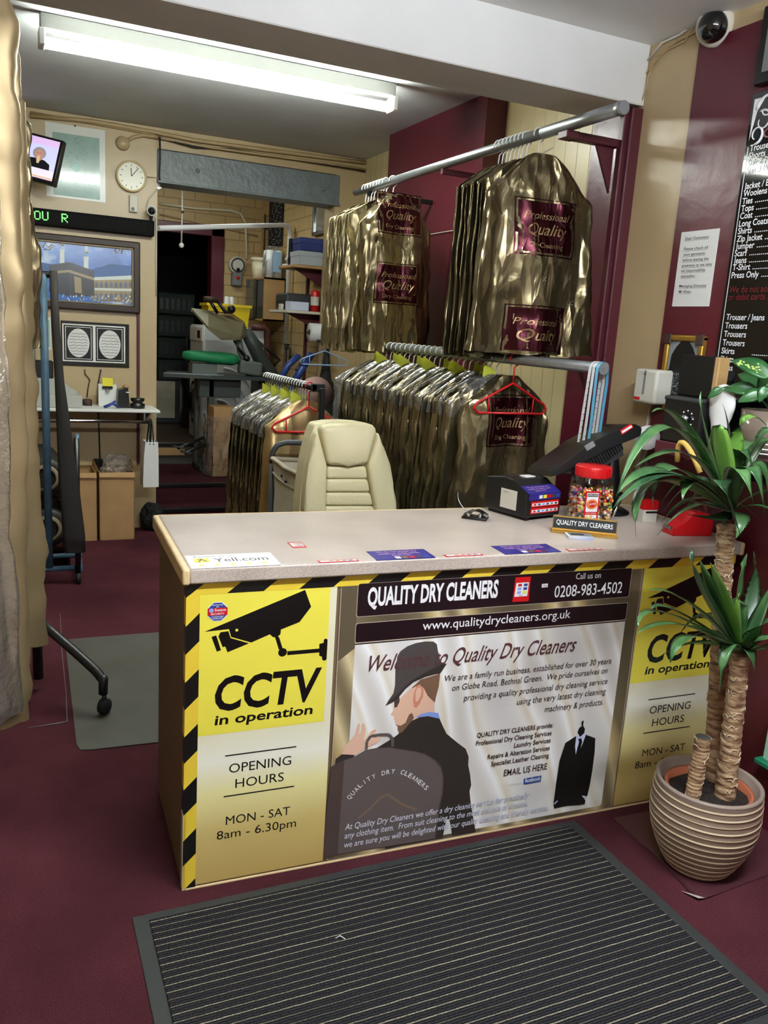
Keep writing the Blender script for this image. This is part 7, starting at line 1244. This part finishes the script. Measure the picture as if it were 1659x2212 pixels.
def trunk_mat():
    m = mat('yucca_bark', (150, 112, 78), 0.6); n = N(m); tc = n.new('ShaderNodeTexCoord'); mpp = n.new('ShaderNodeMapping'); mpp.inputs['Scale'].default_value = (1, 1, 3.5); n.link(tc.outputs['Object'], mpp.inputs[0]); no = n.new('ShaderNodeTexNoise', i_Scale=26.0, i_Detail=4.0); n.link(mpp.outputs[0], no.inputs['Vector']); r = ramp(n, no.outputs[0], [(0.35, (112, 82, 60)), (0.5, (170, 138, 104)), (0.66, (206, 178, 142))]); n.link(r.outputs[0], P(m).inputs['Base Color']); bp = n.new('ShaderNodeBump', i_Strength=0.6, i_Distance=0.008); n.link(no.outputs[0], bp.inputs['Height']); n.link(bp.outputs[0], P(m).inputs['Normal'])
trunk_mat(); mat('bark_scar', (206, 188, 160), 0.5); mat('cut_wax', (64, 66, 62), 0.6)
def trunk(nm, p0, p1, r0_, r1_, seed, top=None, bend=0.0):
    p0, p1 = Vector(p0), Vector(p1); n = 60; rows = []; d = (p1-p0).normalized(); a = d.orthogonal().normalized(); c = d.cross(a); b = MB()
    for i in range(n+1):
        s_ = i/n; q = p0.lerp(p1, s_)+a*bend*math.sin(math.pi*s_); r = (r0_+(r1_-r0_)*s_)*(1+0.05*math.sin(i*1.9)+0.05*noise.noise((i*0.3, seed, 0))); rows.append([q+(a*math.cos(2*math.pi*k/20)+c*math.sin(2*math.pi*k/20))*r*(1+0.05*noise.noise((k*0.9, i*0.4, seed))) for k in range(20)])
    b.grid(rows, 'yucca_bark', True, True, True); rd = random.Random(seed)
    L_ = (p1-p0).length
    for j in range(int(L_/0.011)):
        s_ = (j+rd.uniform(0.2, 0.8))*0.011/L_; 
        if s_ > 0.98: continue
        q = p0.lerp(p1, s_)+a*bend*math.sin(math.pi*s_); a0 = rd.uniform(0, 6.28); w_ = rd.uniform(0.8, 1.9); r = (r0_+(r1_-r0_)*s_)*1.035; b.tube([q+(a*math.cos(a0+w_*k/8)+c*math.sin(a0+w_*k/8))*r+d*(0.006*math.sin(math.pi*k/8)*rd.choice((-1, 1, 1))) for k in range(9)], [0.0004+0.0015*math.sin(math.pi*k/8) for k in range(9)], 'bark_scar', 4)
    if top: b.lathe([(0.0, 0.001), (r1_*0.95, 0.0)], top, p1, (a, c, d), 20, cap=False)
    b.build(nm, t)
Yt = PC.y; zs_ = HP-0.05
f1 = ony(Yt-0.03, 1563, 1738); f2 = ony(Yt-0.03, 1600, 1412); trunk('trunk', (f1.x, Yt-0.03, zs_), f2, 0.031, 0.026, 1)
g1 = ony(Yt+0.06, 1538, 1700); g2 = ony(Yt+0.06, 1568, 1135); trunk('trunk', (g1.x, Yt+0.06, zs_), g2, 0.029, 0.025, 2, bend=0.012)
h1 = ony(Yt-0.01, 1497, 1712); h2 = ony(Yt-0.01, 1519, 1592); trunk('cut_trunk', (h1.x, Yt-0.01, zs_), h2, 0.022, 0.024, 3, 'cut_wax')
def leaf_mat(nm, c, c2):
    m = mat(nm, c, 0.32); n = N(m); tc = n.new('ShaderNodeTexCoord'); no = n.new('ShaderNodeTexNoise', i_Scale=9.0, i_Detail=3.0); n.link(tc.outputs['Object'], no.inputs['Vector']); r = ramp(n, no.outputs[0], [(0.35, c), (0.65, c2)]); n.link(r.outputs[0], P(m).inputs['Base Color'])
leaf_mat('yucca_leaf', (44, 80, 44), (80, 118, 68)); leaf_mat('yucca_leaf_light', (88, 136, 52), (116, 156, 70)); leaf_mat('yucca_leaf_dark', (34, 62, 38), (52, 86, 50))
def blade(b, pts, wmax, m, fold=0.25, n=14, roll=0.0):
    # pts: control points; a long blade, widest a third of the way along, slightly folded, with thickness
    P_ = [Vector(q) for q in pts]
    if len(P_) == 3: cv = [P_[0].lerp(P_[1], i/n).lerp(P_[1].lerp(P_[2], i/n), i/n) for i in range(n+1)]
    else: cv = bez(*P_, n)
    rows = []
    for i, q in enumerate(cv):
        s_ = i/n; T_ = (cv[min(i+1, n)]-cv[max(i-1, 0)]).normalized(); up_ = Vector((0, 0, 1)); side = T_.cross(up_)
        if side.length < 0.15: side = T_.cross(Vector((0.3, -1, 0.2)))
        side.normalize(); nn_ = side.cross(T_).normalized(); side = (side*math.cos(roll)+nn_*math.sin(roll)).normalized(); nn_ = side.cross(T_).normalized()
        w_ = wmax*(0.45+0.55*min(1, s_/0.3))*(1-max(0, (s_-0.3)/0.7)**1.7); w_ = max(w_, 0.0006); th = 0.0012*(1-s_*0.7)
        rows.append([q-side*w_+nn_*w_*fold, q-side*w_*0.5+nn_*w_*fold*0.35, q-nn_*0.0, q+side*w_*0.5+nn_*w_*fold*0.35, q+side*w_+nn_*w_*fold, q+side*w_*0.5+nn_*(w_*fold*0.35-th), q-nn_*th, q-side*w_*0.5+nn_*(w_*fold*0.35-th)])
    b.grid(rows, m, True, True, True)
def crown(nm, base, leaves, seed, extra):
    b = MB(); base = Vector(base); rd = random.Random(seed)
    for mid, tip, dm, dt, w_, m in leaves:
        q = ony(base.y+dm, *mid); e = ony(base.y+dt, *tip); ctl = (q*2-(base+e)/2); e.x = min(e.x, XR-0.03); q.x = min(q.x, XR-0.03); blade(b, [base+(q-base).normalized()*0.012, ctl, e], w_*1.5, m, fold=0.18, roll=rd.uniform(-0.25, 0.25))
    for k in range(extra):
        a = rd.uniform(0.4, 2.7) if k % 3 else rd.uniform(0, 6.28); l = rd.uniform(0.18, 0.27); d = Vector((math.cos(a), math.sin(a), 0)); el = rd.uniform(-0.1, 0.8)
        blade(b, [base+d*0.01, base+d*l*0.55+Vector((0, 0, l*el+0.04)), base+d*l+Vector((0, 0, l*el*0.6-0.10))], rd.uniform(0.018, 0.025), rd.choice(['yucca_leaf', 'yucca_leaf_dark', 'yucca_leaf']))
    b.build(nm, t)
G_, LG, DG = 'yucca_leaf', 'yucca_leaf_light', 'yucca_leaf_dark'
cb = ony(Yt+0.06, 1570, 1135); cb2 = cb+Vector((0.0, 0.0, 0.045)); zt_ = cb.z
lv1 = [((1480, 925), (1408, 890), -0.05, -0.10, 0.017, G_), ((1450, 925), (1330, 1075), -0.10, -0.18, 0.017, G_), ((1490, 985), (1370, 1010), -0.05, -0.1, 0.016, G_), ((1440, 1020), (1335, 1066), -0.18, -0.26, 0.018, G_), ((1455, 1025), (1322, 1100), -0.2, -0.28, 0.017, DG), ((1448, 1010), (1412, 1102), -0.12, -0.16, 0.018, G_), ((1420, 1040), (1374, 1160), -0.18, -0.24, 0.017, G_),
    ((1505, 1040), (1474, 1080), -0.12, -0.2, 0.02, G_), ((1523, 930), (1515, 845), 0.0, 0.02, 0.006, G_), ((1555, 960), (1556, 918), -0.04, -0.05, 0.024, LG), ((1575, 960), (1561, 872), 0.02, 0.04, 0.021, DG), ((1600, 922), (1660, 925), -0.04, -0.06, 0.018, LG), ((1600, 975), (1648, 1090), -0.06, -0.12, 0.021, G_), ((1620, 1010), (1652, 1112), -0.1, -0.16, 0.02, G_), ((1595, 1015), (1628, 1090), -0.14, -0.22, 0.02, G_), ((1630, 975), (1680, 950), 0.0, 0.0, 0.019, G_), ((1645, 1010), (1660, 1200), -0.06, -0.1, 0.022, G_), ((1560, 1040), (1600, 1160), -0.10, -0.14, 0.018, DG), ((1520, 1090), (1475, 1075), 0.0, -0.05, 0.016, DG), ((1550, 1120), (1482, 1110), -0.02, -0.04, 0.016, DG), ((1600, 1120), (1588, 1165), -0.07, -0.09, 0.018, G_), ((1545, 1000), (1470, 1000), 0.12, 0.2, 0.018, DG), ((1610, 960), (1690, 1000), 0.1, 0.16, 0.02, G_), ((1580, 1080), (1640, 1120), 0.05, 0.05, 0.018, DG), ((1660, 930), (1700, 1040), -0.05, -0.05, 0.022, G_)]
crown('upper_foliage', cb2, lv1, 5, 10)
fb2 = f2+Vector((0, 0, 0.0))
lv2 = [((1490, 1305), (1402, 1275), -0.04, -0.10, 0.017, G_), ((1470, 1325), (1408, 1315), -0.1, -0.16, 0.015, DG), ((1440, 1325), (1378, 1358), -0.12, -0.2, 0.012, G_), ((1480, 1352), (1374, 1369), -0.14, -0.22, 0.019, G_), ((1500, 1375), (1448, 1432), -0.16, -0.22, 0.021, G_), ((1515, 1270), (1496, 1186), 0.0, 0.02, 0.019, DG), ((1540, 1280), (1512, 1210), -0.02, -0.02, 0.019, G_), ((1560, 1285), (1534, 1215), -0.05, -0.06, 0.018, LG), ((1595, 1290), (1614, 1196), 0.0, 0.0, 0.021, G_), ((1592, 1330), (1598, 1280), -0.04, -0.05, 0.008, LG), ((1625, 1290), (1628, 1190), 0.06, 0.08, 0.018, DG), ((1640, 1330), (1668, 1260), 0.0, 0.0, 0.019, G_), ((1640, 1358), (1680, 1330), -0.06, -0.08, 0.02, G_), ((1630, 1385), (1690, 1375), -0.06, -0.1, 0.02, G_), ((1570, 1400), (1553, 1510), -0.08, -0.1, 0.014, G_), ((1620, 1410), (1632, 1465), -0.05, -0.08, 0.014, DG), ((1560, 1395), (1498, 1392), -0.06, -0.1, 0.008, G_), ((1640, 1400), (1668, 1412), 0.02, 0.02, 0.018, DG), ((1560, 1330), (1540, 1250), 0.06, 0.1, 0.018, DG), ((1545, 1350), (1500, 1330), 0.06, 0.1, 0.016, DG)]
crown('lower_foliage', fb2, lv2, 6, 6)
# ------------------------------------------------------------------ plant on the maroon shelf
q = onx(XB_+0.11, 1650, 920); PS = Vector((XB_+0.11, q.y-0.02, zsh)); t = thing('potted_plant', 'leafy variegated plant in a brown glass pot on the maroon shelf', 'plant', PS); zt_ = onx(XB_+0.03, 1620, 885).z
mat('brown_glass', (112, 98, 86), 0.15); HG = zt_-zsh; b = MB(); b.lathe([(0, 0), (0.082, 0.0), (0.088, HG), (0.080, HG), (0.078, 0.03), (0, 0.03)], 'brown_glass', PS, seg=32, cap=False)
for z in (0.012, 0.026, 0.042): b.lathe([(0.0835, z), (0.0855, z+0.002), (0.0842, z+0.004)], 'white', PS, seg=32, cap=False)
b.build('pot', t); b = MB(); b.lathe([(0, HG-0.02), (0.079, HG-0.02)], 'soil', PS, seg=24, cap=False); b.build('soil', t)
leaf_mat('broad_leaf', (36, 84, 42), (58, 106, 54)); mat('leaf_fleck', (170, 190, 96), 0.5, var=0.3, vscale=60)
b = MB(); top = PS+Vector((0, 0, HG-0.02))
def broad(b, st, base, tip, w_, nrm, fleck=False):
    base, tip = Vector(base), Vector(tip); ax = (tip-base).normalized(); n = 12; side = ax.cross(Vector(nrm)).normalized(); nn_ = side.cross(ax).normalized(); L_ = (tip-base).length; rows = []
    for i in range(n+1):
        s_ = i/n; w2 = max(0.0008, w_*math.sin(math.pi*min(1, s_**0.75*1.0))**0.8*(1-0.25*s_)); c = base.lerp(tip, s_)+nn_*0.12*L_*math.sin(math.pi*s_)-nn_*L_*0.12*s_; rows.append([c-side*w2+nn_*w2*0.2, c-side*w2*0.5+nn_*w2*0.03, c, c+side*w2*0.5+nn_*w2*0.03, c+side*w2+nn_*w2*0.2, c+side*w2*0.5-nn_*0.001, c-nn_*0.0015, c-side*w2*0.5-nn_*0.001])
    b.grid(rows, 'broad_leaf', True, True, True)
    if fleck:
        rd = random.Random(1)
        for _ in range(26):
            s_ = rd.uniform(0.25, 0.85); c = base.lerp(tip, s_)+nn_*(0.12*L_*math.sin(math.pi*s_)-L_*0.12*s_+0.002)+side*rd.gauss(0, w_*0.22); b.poly([c+ax*0.006*math.cos(k*1.05)*rd.uniform(.4, 1)+side*0.0025*math.sin(k*1.05) for k in range(6)], 'leaf_fleck')
    b.tube(bez(top+Vector((0, 0, 0)), top+Vector((0, 0, 0.05)), base-ax*0.04, base, 8), 0.0025, 'yucca_leaf', 6)
LP = lambda x, y, d: onx(XB_+0.11+d, x, y)
for bs_, tp_, w_, d0, d1, fl in (((1665, 815), (1578, 772), 0.034, -0.06, -0.1, True), ((1635, 845), (1560, 838), 0.026, -0.04, -0.1, False), ((1560, 838), (1528, 860), 0.016, -0.1, -0.13, False), ((1650, 845), (1592, 800), 0.034, 0.02, 0.03, False), ((1655, 835), (1640, 868), 0.02, -0.1, -0.12, False), ((1650, 850), (1594, 866), 0.026, -0.06, -0.12, False), ((1640, 842), (1690, 780), 0.026, -0.02, 0.0, False), ((1660, 850), (1720, 840), 0.035, 0.0, -0.05, False), ((1660, 830), (1700, 760), 0.035, 0.05, 0.06, False)):
    broad(b, None, LP(*bs_, d0), LP(*tp_, d1), w_, (-0.7, -0.6, 0.5), fl)
b.build('foliage', t)
# ------------------------------------------------------------------ clothes rack at the left edge with long bags
RX, RZ = -0.62, 2.44
t = thing('garment_rack', 'tall black garment rack of long gold bags at the left edge', 'rack', (RX, 1.0, 0)); mat('rack_black', (24, 26, 28), 0.4)
b = MB(); b.tube([(RX, 0.1, RZ), (RX, 1.5, RZ)], 0.016, 'rack_black', 10); b.tube([(RX, 1.5, RZ), (-0.93, 1.5, RZ)], 0.016, 'rack_black', 10); b.build('rod', t)
b = MB(); b.tube([(-0.93, 1.5, 1.62), (-0.312, 1.5, 1.62)], 0.014, 'rack_black', 10); b.build('crossbar', t); b = MB(); b.tube([(-0.312, 1.5, 0.05), (-0.312, 1.5, 1.635)], 0.021, 'rack_black', 12); b.build('post', t); b = MB(); b.tube([(-0.93, 1.5, 0.05), (-0.93, 1.5, RZ)], 0.021, 'rack_black', 12); b.build('post', t)
b = MB(); l0 = Vector((-0.305, 1.49, 0.31)); l1 = ony(1.25, 205, 1445); l2 = ony(1.20, 226, 1475); l3 = Vector((-0.083, 1.19, 0.085)); b.tube(bez(l0, l0.lerp(l1, 0.5), l1, l1.lerp(l2, 0.4), 6)+bez(l1.lerp(l2, 0.6), l2, l3+Vector((0, 0, 0.10)), l3, 6), 0.019, 'rack_black', 10); b.build('leg', t)
b = MB(); b.tube([(-0.93, 1.5, 0.3), (-1.1, 1.3, 0.2), (-1.15, 1.2, 0.06)], 0.019, 'rack_black', 10); b.build('leg', t)
for c in ((-0.08, 1.18), (-1.15, 1.2)): b = MB(); b.lathe([(0, -0.016), (0.03, -0.016), (0.034, 0), (0.03, 0.016), (0, 0.016)], 'black_matt', (c[0], c[1], 0.035), (Vector((0.6, 0.8, 0)), Vector((0, 0, 1)), Vector((0.8, -0.6, 0))), 18); b.tube([(c[0], c[1], 0.03), (c[0], c[1]+0.005, 0.09)], 0.009, 'rack_black'); b.build('caster', t)
GRP = 'long bags on the left rack'
foil('pale_gold', (164, 144, 106), 0.42, 6, 0.35); P(MATS['pale_gold']).inputs['Metallic'].default_value = 0.55
for sd, y, hw, bot, th, m, lab, dx in ((101, 0.50, 0.288, 0.40, 0.045, 'pale_gold', 'long pale gold garment bag nearest the camera on the left rack', 0.0), (102, 0.60, 0.285, 0.30, 0.035, 'pale_gold', 'crumpled gold bag behind the first bag on the left rack', 0.0), (103, 0.90, 0.312, 0.43, 0.045, 'pale_gold', 'pale gold garment bag third along the left rack', 0.0), (104, 1.22, 0.338, 1.44, 0.03, 'gold_foil', 'short gold garment bag farthest along the left rack', 0.0)):
    hi_ = sd < 103; tp = -0.02 if hi_ else -0.08; g = Bag(sd, hw, tp, RZ+tp-bot, th, 0.12 if hi_ else 0.17, 0.010, 0.87 if hi_ else 1.03, 0.012, 0.2 if hi_ else 0.10); u = thing('garment_bag', lab, 'garment bag', (RX, y, RZ), 0, GRP); M = Matrix.Translation(Vector((RX, y, RZ))); b = g.body(m, 70, 72); b.bm.transform(M); b.build('cover', u); hook_geo(M, 0.016, tp-0.01, 'white').build('hanger_hook', u)
g = Bag(105, 0.225, -0.6, 1.42, 0.05, 0.25, 0.02, 1.0, 0.03, 0.2); u = thing('garment_bag', 'loose clear film cover hanging in front of the first gold bag on the left rack', 'garment bag', (RX, 0.36, RZ), 0, GRP); M = Matrix.Translation(Vector((RX, 0.36, RZ))); b = g.body('film', 50, 60); b.bm.transform(M); b.build('cover', u); hook_geo(M, 0.016, -0.6, 'white').build('hanger_hook', u)
